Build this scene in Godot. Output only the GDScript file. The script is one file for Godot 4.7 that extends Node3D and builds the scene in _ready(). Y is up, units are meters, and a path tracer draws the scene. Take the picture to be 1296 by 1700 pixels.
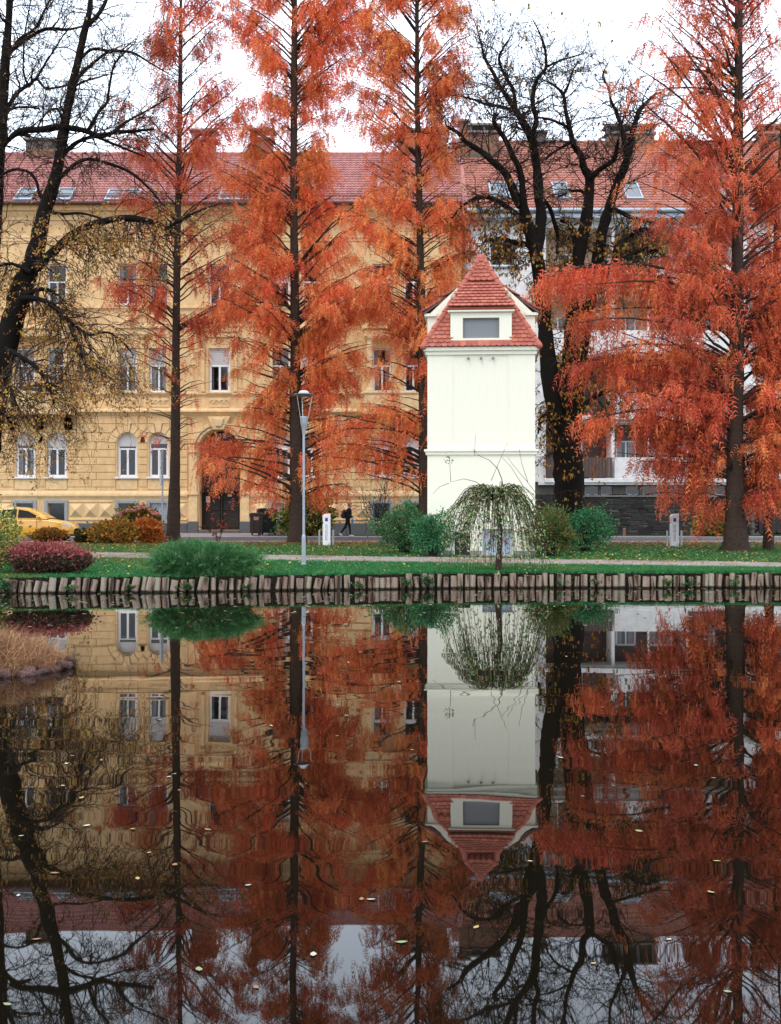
extends Node3D
# A pond with a log-edged bank, a white transformer tower, red-leaved conifers and two town houses behind.
# y up, metres. The camera stands at the water's edge; depth d runs along -z.

const F := 2000.0
const CAM_H := 1.83
const FD := 69.0                 # depth of both facades
var rng := RandomNumberGenerator.new()
var M := {}
var used := {}
var noise := FastNoiseLite.new()

class MB:
	var v := PackedVector3Array()
	var n := PackedVector3Array()
	var c := PackedColorArray()
	var ix := PackedInt32Array()
	var col := Color(1, 1, 1)
	func vert(p: Vector3, nn: Vector3) -> int:
		v.push_back(p); n.push_back(nn); c.push_back(col)
		return v.size() - 1
	func tri(a: Vector3, b: Vector3, d: Vector3, hint := Vector3.ZERO):
		var nn := (d - a).cross(b - a).normalized()
		if hint != Vector3.ZERO and nn.dot(hint) < 0.0:
			var t := b; b = d; d = t; nn = -nn
		var k := v.size()
		v.push_back(a); v.push_back(b); v.push_back(d)
		for q in 3: n.push_back(nn); c.push_back(col); ix.push_back(k + q)
	func quad(a: Vector3, b: Vector3, d: Vector3, e: Vector3, hint := Vector3.ZERO):
		var nn := (d - a).cross(b - a).normalized()
		if nn == Vector3.ZERO: nn = (e - a).cross(d - a).normalized()
		if hint != Vector3.ZERO and nn.dot(hint) < 0.0:
			var t := b; b = e; e = t; nn = -nn
		var k := v.size()
		v.push_back(a); v.push_back(b); v.push_back(d); v.push_back(e)
		for q in 4: n.push_back(nn); c.push_back(col)
		ix.append_array(PackedInt32Array([k, k + 1, k + 2, k, k + 2, k + 3]))
	func box(p: Vector3, q: Vector3):
		var a := p.min(q)
		var b := p.max(q)
		quad(Vector3(a.x, a.y, b.z), Vector3(a.x, b.y, b.z), Vector3(b.x, b.y, b.z), Vector3(b.x, a.y, b.z), Vector3(0, 0, 1))
		quad(Vector3(a.x, a.y, a.z), Vector3(a.x, b.y, a.z), Vector3(b.x, b.y, a.z), Vector3(b.x, a.y, a.z), Vector3(0, 0, -1))
		quad(Vector3(a.x, a.y, a.z), Vector3(a.x, b.y, a.z), Vector3(a.x, b.y, b.z), Vector3(a.x, a.y, b.z), Vector3(-1, 0, 0))
		quad(Vector3(b.x, a.y, a.z), Vector3(b.x, b.y, a.z), Vector3(b.x, b.y, b.z), Vector3(b.x, a.y, b.z), Vector3(1, 0, 0))
		quad(Vector3(a.x, b.y, a.z), Vector3(a.x, b.y, b.z), Vector3(b.x, b.y, b.z), Vector3(b.x, b.y, a.z), Vector3(0, 1, 0))
		quad(Vector3(a.x, a.y, a.z), Vector3(a.x, a.y, b.z), Vector3(b.x, a.y, b.z), Vector3(b.x, a.y, a.z), Vector3(0, -1, 0))
	# a polygon (x, y) pushed out from z0 to z1, with a chamfer ch round its front
	func slab(poly: PackedVector2Array, z0: float, z1: float, ch := 0.0, back := false):
		if poly.size() < 3: return
		if Geometry2D.is_polygon_clockwise(poly): poly.reverse()
		var front := poly
		if ch > 0.0:
			var off := Geometry2D.offset_polygon(poly, -ch, Geometry2D.JOIN_MITER)
			if off.size() == 1 and off[0].size() == poly.size():
				var o: PackedVector2Array = off[0]
				if Geometry2D.is_polygon_clockwise(o): o.reverse()
				var best := 0
				for k in o.size():
					if o[k].distance_squared_to(poly[0]) < o[best].distance_squared_to(poly[0]): best = k
				front = PackedVector2Array()
				for k in o.size(): front.push_back(o[(k + best) % o.size()])
			else: ch = 0.0
		var tr := Geometry2D.triangulate_polygon(front)
		for k in range(0, tr.size(), 3):
			tri(Vector3(front[tr[k]].x, front[tr[k]].y, z1), Vector3(front[tr[k + 1]].x, front[tr[k + 1]].y, z1), Vector3(front[tr[k + 2]].x, front[tr[k + 2]].y, z1), Vector3(0, 0, 1))
			if back:
				tri(Vector3(front[tr[k]].x, front[tr[k]].y, z0), Vector3(front[tr[k + 1]].x, front[tr[k + 1]].y, z0), Vector3(front[tr[k + 2]].x, front[tr[k + 2]].y, z0), Vector3(0, 0, -1))
		for k in poly.size():
			var a := poly[k]
			var b := poly[(k + 1) % poly.size()]
			var h := Vector3(b.y - a.y, a.x - b.x, 0)
			quad(Vector3(a.x, a.y, z0), Vector3(b.x, b.y, z0), Vector3(b.x, b.y, z1 - ch), Vector3(a.x, a.y, z1 - ch), h)
			if ch > 0.0:
				var a2 := front[k]
				var b2 := front[(k + 1) % front.size()]
				quad(Vector3(a.x, a.y, z1 - ch), Vector3(b.x, b.y, z1 - ch), Vector3(b2.x, b2.y, z1), Vector3(a2.x, a2.y, z1), h + Vector3(0, 0, 0.001))
	func rect(x0: float, y0: float, x1: float, y1: float, z0: float, z1: float, ch := 0.0):
		slab(PackedVector2Array([Vector2(minf(x0, x1), minf(y0, y1)), Vector2(maxf(x0, x1), minf(y0, y1)), Vector2(maxf(x0, x1), maxf(y0, y1)), Vector2(minf(x0, x1), maxf(y0, y1))]), z0, z1, ch)
	func tube(pts: PackedVector3Array, rad: PackedFloat32Array, sides := 6, cap := true, wob := 0.0):
		var m := pts.size()
		if m < 2: return
		var t0 := (pts[1] - pts[0]).normalized()
		var u := t0.cross(Vector3.UP if absf(t0.y) < 0.9 else Vector3.RIGHT).normalized()
		var start := v.size()
		for k in m:
			var t := (pts[mini(k + 1, m - 1)] - pts[maxi(k - 1, 0)]).normalized()
			u = (u - t * u.dot(t)).normalized()
			var w := t.cross(u)
			for s in sides:
				var a := TAU * s / sides
				var dir := u * cos(a) + w * sin(a)
				var r := rad[k]
				if wob > 0.0: r *= 1.0 + wob * sin(s * 2.3 + k * 1.7) * cos(s * 4.1 - k * 0.9)
				vert(pts[k] + dir * r, dir)
		for k in m - 1:
			for s in sides:
				var a := start + k * sides + s
				var b := start + k * sides + (s + 1) % sides
				ix.append_array(PackedInt32Array([a, b + sides, b, a, a + sides, b + sides]))
		if cap:
			for e in 2:
				var k := 0 if e == 0 else m - 1
				var dir := (pts[0] - pts[1]).normalized() if e == 0 else (pts[m - 1] - pts[m - 2]).normalized()
				var cc := vert(pts[k], dir)
				var ring := []
				for s in sides: ring.append(vert(v[start + k * sides + s], dir))
				for s in sides:
					if e == 0: ix.append_array(PackedInt32Array([cc, ring[s], ring[(s + 1) % sides]]))
					else: ix.append_array(PackedInt32Array([cc, ring[(s + 1) % sides], ring[s]]))
	# profile of (radius, height) turned about a vertical axis at o
	func lathe(o: Vector3, prof: PackedVector2Array, sides := 14):
		for k in prof.size() - 1:
			var p := prof[k]
			var q := prof[k + 1]
			var nn := Vector2(q.y - p.y, p.x - q.x).normalized()
			var start := v.size()
			for s in sides + 1:
				var a := TAU * s / sides
				var d := Vector3(cos(a), 0, sin(a))
				vert(o + d * p.x + Vector3(0, p.y, 0), d * nn.x + Vector3(0, nn.y, 0))
				vert(o + d * q.x + Vector3(0, q.y, 0), d * nn.x + Vector3(0, nn.y, 0))
			for s in sides:
				var b := start + s * 2
				ix.append_array(PackedInt32Array([b, b + 3, b + 1, b, b + 2, b + 3]))
	func ball(o: Vector3, r: Vector3, rings := 6, sides := 10):
		var start := v.size()
		for i in rings + 1:
			var th := PI * i / rings
			for s in sides:
				var a := TAU * s / sides
				var d := Vector3(sin(th) * cos(a), cos(th), sin(th) * sin(a))
				vert(o + d * r, (d / r).normalized())
		for i in rings:
			for s in sides:
				var a := start + i * sides + s
				var b := start + i * sides + (s + 1) % sides
				ix.append_array(PackedInt32Array([a, b + sides, b, a, a + sides, b + sides]))
	func mesh(m: Material) -> ArrayMesh:
		var arr := []
		arr.resize(Mesh.ARRAY_MAX)
		arr[Mesh.ARRAY_VERTEX] = v; arr[Mesh.ARRAY_NORMAL] = n; arr[Mesh.ARRAY_COLOR] = c; arr[Mesh.ARRAY_INDEX] = ix
		var o := ArrayMesh.new()
		o.add_surface_from_arrays(Mesh.PRIMITIVE_TRIANGLES, arr)
		o.surface_set_material(0, m)
		return o

# ---------- places
func P(px: float, py: float, d: float) -> Vector3:
	var s := F / d
	return Vector3((px - 648.0) / s, CAM_H - (py - 850.0) / s, -d)
func gh(d: float) -> float:
	if d < 27.0: return 0.345
	if d < 45.0: return lerpf(0.345, 0.5, smoothstep(27.0, 45.0, d))
	return lerpf(0.5, 0.52, clampf((d - 45.0) / 7.0, 0, 1))
func G(px: float, d: float) -> Vector3:
	return Vector3((px - 648.0) * d / F, gh(d), -d)
func bank_d(x: float) -> float:
	return 27.1 + 1.9 * smoothstep(-8.5, 4.0, x) + 0.06 * sin(x * 1.7)
func fx(px: float) -> float: return (px - 648.0) * FD / F
func fy(py: float) -> float: return CAM_H - (py - 850.0) * FD / F
func rf(a: float, b: float) -> float: return rng.randf_range(a, b)
func pick(a: Array): return a[rng.randi() % a.size()]

# ---------- nodes
func numbered(called: String) -> String:
	var k: int = used.get(called, 0)
	used[called] = k + 1
	return called if k == 0 else "%s_%03d" % [called, k]
func meta(o: Node, label := "", category := "", group := "", kind := ""):
	if label: o.set_meta("label", label)
	if category: o.set_meta("category", category)
	if group: o.set_meta("group", group)
	if kind: o.set_meta("kind", kind)
func thing(called: String, label: String, category: String, at := Vector3.ZERO, group := "") -> Node3D:
	var o := Node3D.new()
	o.name = numbered(called)
	add_child(o, true)
	o.position = at
	meta(o, label, category, group)
	return o
# a mesh whose vertices are in world coordinates, under parent (or at the top)
func part(called: String, mb, mat: Material, parent: Node = null, local := false) -> MeshInstance3D:
	var o := MeshInstance3D.new()
	o.mesh = mb.mesh(mat) if mb is MB else mb
	o.name = called if parent else numbered(called)
	if parent:
		parent.add_child(o, true)
		if not local: o.global_position = Vector3.ZERO
	else: add_child(o, true)
	return o
# a top-level one-mesh thing, its origin moved to at
func single(called: String, mb: MB, mat: Material, at: Vector3, label: String, category: String, group := "", kind := "") -> MeshInstance3D:
	for k in mb.v.size(): mb.v[k] -= at
	var o := part(called, mb, mat)
	o.position = at
	meta(o, label, category, group, kind)
	return o
func structure(called: String, mb, mat: Material) -> MeshInstance3D:
	var o := part(called, mb, mat)
	o.set_meta("kind", "structure")
	return o
func inst(called: String, mesh: Mesh, tr: Transform3D, parent: Node) -> MeshInstance3D:
	var o := MeshInstance3D.new()
	o.mesh = mesh
	o.name = called
	parent.add_child(o, true)
	o.transform = tr
	return o
func copies(called: String, mesh: Mesh, trs: Array, cols: Array, parent: Node, kind := "") -> MultiMeshInstance3D:
	var mm := MultiMesh.new()
	mm.transform_format = MultiMesh.TRANSFORM_3D
	mm.use_colors = true
	mm.mesh = mesh
	mm.instance_count = trs.size()
	for k in trs.size():
		mm.set_instance_transform(k, trs[k])
		mm.set_instance_color(k, cols[k])
	var o := MultiMeshInstance3D.new()
	o.multimesh = mm
	if parent:
		o.name = called
		parent.add_child(o, true)
		o.global_position = Vector3.ZERO
	else:
		o.name = numbered(called)
		add_child(o, true)
	if kind: o.set_meta("kind", kind)
	return o

# many small shapes joined into one real mesh: items are [source index, transform]
func joined(called: String, srcs: Array, items: Array, m: Material, parent: Node) -> MeshInstance3D:
	var st := SurfaceTool.new()
	for it in items: st.append_from(srcs[it[0]], 0, it[1])
	var mesh := st.commit()
	mesh.surface_set_material(0, m)
	return part(called, mesh, m, parent)
# leaves given as transforms and colours, joined; colours are gathered into at most 12 tints
func leaves_joined(called: String, shape: Callable, trs: Array, cols: Array, m: Material, parent: Node) -> MeshInstance3D:
	var srcs := []
	var keys := {}
	var items := []
	for k in trs.size():
		var c: Color = cols[k]
		var key := Vector3i(roundi(sqrt(c.r) * 22), roundi(sqrt(c.g) * 22), roundi(sqrt(c.b) * 22))
		if not keys.has(key):
			keys[key] = srcs.size()
			srcs.append(shape.call(c))
		items.append([keys[key], trs[k]])
	return joined(called, srcs, items, m, parent)

# ---------- materials; colours given as linear base colours
func lin(r: float, g: float, b: float) -> Color: return Color(r, g, b).linear_to_srgb()
func noise_tex(seed_: int, freq: float, lo: float, hi: float, size := 512, oct := 5, tint := Vector3.ONE) -> ImageTexture:
	var f := FastNoiseLite.new()
	f.seed = seed_; f.frequency = freq; f.fractal_octaves = oct
	var src := f.get_seamless_image(size, size)
	var im := Image.create(size, size, true, Image.FORMAT_RGB8)
	for y in size:
		for x in size:
			var t := lerpf(lo, hi, src.get_pixel(x, y).r)
			im.set_pixel(x, y, Color(pow(t, tint.x), pow(t, tint.y), pow(t, tint.z)))
	im.generate_mipmaps()
	return ImageTexture.create_from_image(im)
func mat(called: String, c: Color, rough := 0.85, tex: Texture2D = null, scale := 0.3, spec := 0.5, vcol := true) -> StandardMaterial3D:
	var m := StandardMaterial3D.new()
	m.albedo_color = c
	m.roughness = rough
	m.metallic_specular = spec
	m.vertex_color_use_as_albedo = vcol
	m.cull_mode = BaseMaterial3D.CULL_DISABLED
	if tex:
		m.albedo_texture = tex
		m.uv1_triplanar = true
		m.uv1_world_triplanar = true
		m.uv1_scale = Vector3.ONE * scale
	m.resource_name = called
	M[called] = m
	return m
func leaf_mat(called: String, back := 0.5) -> StandardMaterial3D:
	var m := mat(called, Color(1, 1, 1), 0.7, null, 1.0, 0.3)
	m.backlight_enabled = true
	m.backlight = Color(back, back, back)
	return m
func bump(m: StandardMaterial3D, tex: Texture2D, h: float):
	m.heightmap_enabled = true
	m.heightmap_texture = tex
	m.heightmap_scale = h

func make_materials():
	var soft := noise_tex(3, 0.016, 0.88, 1.0)
	var mottle := noise_tex(5, 0.03, 0.76, 1.0)
	var strong := noise_tex(8, 0.05, 0.36, 1.0)
	var fine := noise_tex(11, 0.2, 0.5, 1.0, 256, 3)
	var leafy := noise_tex(21, 0.04, 0.3, 1.0, 512, 6, Vector3(0.7, 1, 1.3))
	mat("plaster", lin(0.86, 0.575, 0.295), 0.9, soft, 0.23, 0.3)
	mat("trim", lin(0.88, 0.615, 0.335), 0.9, soft, 0.31, 0.3)
	mat("white_wall", lin(0.86, 0.845, 0.83), 0.9, soft, 0.2, 0.3)
	mat("cream", lin(0.84, 0.81, 0.665), 0.9, noise_tex(14, 0.02, 0.977, 1.0), 0.35, 0.3)
	M.cream.uv1_scale = Vector3(0.8, 0.13, 0.8)
	M.plaster.uv1_scale = Vector3(0.3, 0.12, 0.3)
	mat("beige", lin(0.55, 0.40, 0.27), 0.9, soft, 0.3, 0.3)
	mat("granite", lin(0.24, 0.235, 0.24), 0.8, strong, 0.8)
	mat("grey_frame", lin(0.36, 0.37, 0.38), 0.8, soft, 0.6)
	mat("basalt", lin(0.06, 0.052, 0.047), 0.85, strong, 0.7)
	mat("mortar", lin(0.15, 0.135, 0.12), 0.95, mottle, 0.9)
	mat("paint_white", lin(0.80, 0.80, 0.82), 0.5)
	mat("blind", lin(0.56, 0.53, 0.52), 0.7)
	mat("curtain", lin(0.62, 0.62, 0.60), 0.9)
	mat("room_wall", lin(0.2, 0.18, 0.155), 0.95)
	mat("dark_wood", lin(0.02, 0.015, 0.012), 0.6, mottle, 0.5)
	mat("brown_rail", lin(0.12, 0.075, 0.065), 0.7, mottle, 0.7)
	mat("tile_red", lin(0.54, 0.155, 0.105), 0.75, mottle, 0.45, 0.4)
	mat("roof_red", lin(0.52, 0.215, 0.19), 0.8, mottle, 0.21, 0.4)
	mat("roof_orange", lin(0.54, 0.215, 0.155), 0.8, mottle, 0.21, 0.4)
	mat("brick", lin(0.36, 0.19, 0.125), 0.9, mottle, 0.7)
	mat("concrete", lin(0.32, 0.30, 0.28), 0.9, mottle, 0.6)
	mat("copper_gutter", lin(0.09, 0.028, 0.026), 0.6)
	mat("zinc", lin(0.38, 0.42, 0.47), 0.4); M.zinc.metallic = 0.4
	mat("lamp_grey", lin(0.33, 0.36, 0.39), 0.45); M.lamp_grey.metallic = 0.3
	mat("steel", lin(0.42, 0.40, 0.38), 0.35); M.steel.metallic = 0.8
	mat("lamp_dark", lin(0.10, 0.11, 0.12), 0.4)
	mat("bark", lin(0.15, 0.10, 0.078), 0.95, strong, 1.3, 0.2)
	bump(M.bark, strong, 3.0)
	M.bark.uv1_scale = Vector3(2.4, 0.3, 2.4)
	mat("bark_dark", lin(0.03, 0.025, 0.021), 0.95, strong, 1.1, 0.2)
	M.bark_dark.uv1_scale = Vector3(2.0, 0.5, 2.0)
	mat("twig", lin(0.05, 0.035, 0.028), 0.95, null, 1.0, 0.2)
	mat("log", lin(0.85, 0.80, 0.76), 0.9, noise_tex(31, 0.06, 0.3, 1.0, 512, 5), 1.5, 0.2)
	bump(M.log, strong, 2.0)
	mat("soil", lin(0.06, 0.045, 0.03), 0.95, strong, 0.6, 0.2)
	mat("lawn", lin(0.042, 0.155, 0.043), 0.95, leafy, 0.45, 0.2)
	mat("gravel", lin(0.46, 0.39, 0.36), 0.95, noise_tex(41, 0.35, 0.6, 1.0, 512, 4), 0.7, 0.2)
	mat("pavement", lin(0.40, 0.33, 0.315), 0.9, mottle, 0.3, 0.3)
	mat("asphalt", lin(0.13, 0.115, 0.115), 0.9, mottle, 0.3, 0.3)
	mat("kerb", lin(0.34, 0.31, 0.30), 0.9, mottle, 0.8, 0.3)
	mat("plastic_black", lin(0.014, 0.014, 0.015), 0.4)
	mat("plastic_brown", lin(0.032, 0.019, 0.014), 0.5)
	mat("sticker", lin(0.42, 0.19, 0.15), 0.6)
	mat("paper", lin(0.7, 0.7, 0.72), 0.7)
	mat("ink", lin(0.05, 0.05, 0.07), 0.7)
	mat("logo_purple", lin(0.05, 0.03, 0.16), 0.6)
	mat("logo_red", lin(0.45, 0.05, 0.05), 0.6)
	mat("panel_grey", lin(0.52, 0.50, 0.49), 0.5)
	mat("mesh_grey", lin(0.30, 0.31, 0.33), 0.7, noise_tex(51, 0.3, 0.7, 1.0, 256, 3), 2.0)
	mat("blue_door", lin(0.48, 0.55, 0.66), 0.6, mottle, 0.8)
	mat("car_paint", lin(0.72, 0.34, 0.015), 0.3)
	M.car_paint.clearcoat_enabled = true; M.car_paint.clearcoat = 0.8; M.car_paint.clearcoat_roughness = 0.05
	mat("rubber", lin(0.012, 0.012, 0.012), 0.8)
	mat("car_glass", lin(0.015, 0.017, 0.02), 0.04)
	mat("headlight", lin(0.6, 0.6, 0.62), 0.1)
	mat("person_mat", Color(1, 1, 1), 0.85, null, 1.0, 0.3)
	mat("fabric_dark", lin(0.018, 0.016, 0.018), 0.9)
	mat("bag_blue", lin(0.05, 0.16, 0.42), 0.6)
	mat("skylight_glass", lin(0.05, 0.055, 0.06), 0.04, null, 1.0, 0.71)
	var g := mat("glass", Color(0.05, 0.055, 0.06, 0.42), 0.03)
	g.transparency = BaseMaterial3D.TRANSPARENCY_ALPHA
	var w := mat("water", lin(0.005, 0.0038, 0.0022), 0.012, null, 1.0, 0.39)
	w.vertex_color_use_as_albedo = false
	leaf_mat("needles", 0.8)
	leaf_mat("leaves", 0.5)
	leaf_mat("grass_blades", 0.5)

# ---------- camera, air, light
func make_view():
	var cam := Camera3D.new()
	cam.name = "camera"
	cam.position = Vector3(0, CAM_H, 0)
	cam.fov = 46.05
	cam.near = 0.1
	cam.far = 1500.0
	add_child(cam)
	cam.current = true
	var sky := ProceduralSkyMaterial.new()
	sky.sky_top_color = Color(0.87, 0.925, 1.0)
	sky.sky_horizon_color = Color(0.92, 0.955, 1.0)
	sky.sky_curve = 0.2
	sky.ground_bottom_color = Color(0.22, 0.23, 0.2)
	sky.ground_horizon_color = Color(0.45, 0.45, 0.44)
	sky.sun_angle_max = 0.0
	sky.energy_multiplier = 1.0
	var env := Environment.new()
	env.background_mode = Environment.BG_SKY
	env.sky = Sky.new()
	env.sky.sky_material = sky
	env.tonemap_mode = Environment.TONE_MAPPER_LINEAR
	env.tonemap_exposure = 2.65
	env.sdfgi_enabled = true
	env.ssao_enabled = true
	env.ssil_enabled = true
	var we := WorldEnvironment.new()
	we.name = "world"
	we.environment = env
	add_child(we)
	var sun := DirectionalLight3D.new()
	sun.name = "sun"
	sun.light_energy = 0.2
	sun.light_angular_distance = 30.0
	sun.light_color = Color(1.0, 0.98, 0.95)
	sun.shadow_enabled = true
	add_child(sun)
	sun.look_at_from_position(Vector3(-14, 40, 26), Vector3.ZERO)

# ---------- ground and water
func strip(x0: float, x1: float, nx: int, near: Callable, far: Callable, nd: int, lift: float, ease_ := 1.0, tint := Color(1, 1, 1)) -> MB:
	var mb := MB.new()
	for i in nx + 1:
		var x := lerpf(x0, x1, float(i) / nx)
		var a: float = near.call(x)
		var b: float = far.call(x)
		for j in nd + 1:
			var d := lerpf(a, b, pow(float(j) / nd, ease_))
			var h := gh(d) + lift + 0.012 * noise.get_noise_2d(x * 18.0, d * 18.0)
			var worn := smoothstep(0.08, 0.4, noise.get_noise_2d(x * 22.0 + 70.0, d * 22.0))
			mb.col = Color(1, 1, 1).lerp(tint, worn)
			mb.vert(Vector3(x, h, -d), Vector3.UP)
	for i in nx:
		for j in nd:
			var k := i * (nd + 1) + j
			mb.ix.append_array(PackedInt32Array([k, k + 1, k + nd + 2, k, k + nd + 2, k + nd + 1]))
	return mb
func path_near(x: float) -> float: return 34.0 - 0.285 * x + 0.22 * noise.get_noise_1d(x * 90.0) + 0.12 * noise.get_noise_1d(x * 400.0)
func path_far(x: float) -> float: return 37.3 - 0.30 * x + 0.3 * noise.get_noise_1d(x * 80.0 + 900.0) + 0.15 * noise.get_noise_1d(x * 380.0)
func make_ground():
	# the pond: a sheet with slow ripples
	var mb := MB.new()
	var zs := []
	var z := 6.0
	while z > -31.0:
		zs.append(z)
		z -= 0.09 if z < 0.0 else 0.5
	var xs := []
	for k in 151: xs.append(lerpf(-14.0, 14.0, k / 150.0))
	xs.push_front(-60.0); xs.push_back(60.0)
	var waves := []
	for k in 22:
		var lam := pow(2.0, rf(-1.6, 1.5))
		var a := PI / 2 + rng.randfn(0, 0.55)
		waves.append([cos(a) * TAU / lam, sin(a) * TAU / lam, rf(0, TAU), rf(0.4, 1.0) * 0.00042 * pow(lam, 0.25)])
	for zz in zs:
		for x in xs:
			var sx := 0.0
			var sz := 0.0
			for w in waves:
				var ph: float = w[0] * x + w[1] * zz + w[2]
				var c := cos(ph) * float(w[3])
				sx += c * w[0] / TAU * 2.0
				sz += c * w[1] / TAU * 2.0
			var calm := lerpf(0.7, 0.25, clampf((-zz - 6.0) / 18.0, 0, 1)) * (0.35 + 0.65 * smoothstep(0.35, 0.65, 0.5 + 0.8 * noise.get_noise_2d(x * 9.0, zz * 6.0)))
			mb.vert(Vector3(x, 0, zz), Vector3(-sx * calm, 1, -sz * calm).normalized())
	var nx := xs.size()
	for j in zs.size() - 1:
		for i in nx - 1:
			var k := j * nx + i
			mb.ix.append_array(PackedInt32Array([k, k + nx, k + nx + 1, k, k + nx + 1, k + 1]))
	structure("pond_water", mb, M.water)
	# lawn, path, pavement, road
	var g := strip(-110, 110, 300, func(x): return bank_d(x) + 0.1, func(_x): return 52.0, 90, 0.0, 1.0, Color(2.6, 0.85, 1.0))
	structure("lawn_ground", g, M.lawn)
	g = strip(-160, 160, 60, func(_x): return 52.0, func(_x): return 260.0, 30, 0.0, 2.0)
	structure("far_ground", g, M.lawn)
	g = strip(-40, 30, 500, path_near, path_far, 14, 0.014, 1.0, Color(0.72, 0.66, 0.6))
	structure("gravel_path", g, M.gravel)
	g = strip(-60, 60, 60, func(_x): return 50.6, func(_x): return 53.4, 4, 0.03)
	structure("pavement", g, M.pavement)
	g = strip(-60, 60, 60, func(_x): return 53.4, func(_x): return 57.2, 4, 0.016)
	structure("road", g, M.asphalt)
	g = strip(-60, 60, 60, func(_x): return 57.45, func(_x): return 60.6, 4, 0.1)
	structure("far_pavement", g, M.pavement)
	var k1 := MB.new()
	k1.box(Vector3(-60, gh(57), -57.44), Vector3(60, gh(57) + 0.125, -57.2))
	structure("kerb", k1, M.kerb)
	# a paved apron before the entrance and the bins
	var ap := MB.new()
	ap.box(Vector3(fx(300), gh(65), -68.9), Vector3(fx(446), gh(65) + 0.11, -60.6))
	structure("entrance_paving", ap, M.pavement)
	# earth behind the logs
	var b := MB.new()
	var n := 160
	for i in n:
		var xa := lerpf(-40, 40, float(i) / n)
		var xb := lerpf(-40, 40, float(i + 1) / n)
		var a0 := Vector3(xa, -0.5, -bank_d(xa) - 0.1)
		var b0 := Vector3(xb, -0.5, -bank_d(xb) - 0.1)
		b.quad(a0, b0, Vector3(xb, gh(27) + 0.012, b0.z), Vector3(xa, gh(27) + 0.012, a0.z), Vector3(0, 0, 1))
	structure("bank_earth", b, M.soil)

func log_mesh(k: int) -> ArrayMesh:
	var mb := MB.new()
	var sides := 9
	var hs := [-0.35, 0.0, 0.03, 0.075, 0.33, 0.355]
	var cols := []
	for s in sides:
		var t := rf(0.5, 1.0)
		cols.append(Color(1.35 * t, 0.98 * t, 0.79 * t) if rng.randf() < 0.88 else Color(0.26 * t, 0.19 * t, 0.15 * t))
	var rr := []
	for s in sides: rr.append(rf(0.85, 1.12))
	for i in hs.size():
		for s in sides:
			var a := TAU * s / sides
			var r: float = 0.062 * rr[s] * (1.0 - (0.12 if i == 5 else 0.0) + 0.05 * sin(i * 2.0 + s + k))
			mb.col = cols[s]
			if i < 3: mb.col = Color(0.09, 0.07, 0.055) if rng.randf() < 0.6 else Color(0.06, 0.10, 0.035)
			elif rng.randf() < 0.09: mb.col = Color(0.1, 0.08, 0.06)
			mb.vert(Vector3(cos(a) * r, hs[i], sin(a) * r), Vector3(cos(a), 0, sin(a)))
	for i in hs.size() - 1:
		for s in sides:
			var a := i * sides + s
			var b := i * sides + (s + 1) % sides
			mb.ix.append_array(PackedInt32Array([a, b + sides, a + sides, a, b, b + sides]))
	mb.col = Color(0.40, 0.31, 0.24)
	var cc := mb.vert(Vector3(0, 0.36, 0), Vector3.UP)
	var ring := []
	for s in sides: ring.append(mb.vert(mb.v[(hs.size() - 1) * sides + s], Vector3.UP))
	for s in sides: mb.ix.append_array(PackedInt32Array([cc, ring[s], ring[(s + 1) % sides]]))
	return mb.mesh(M.log)
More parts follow.
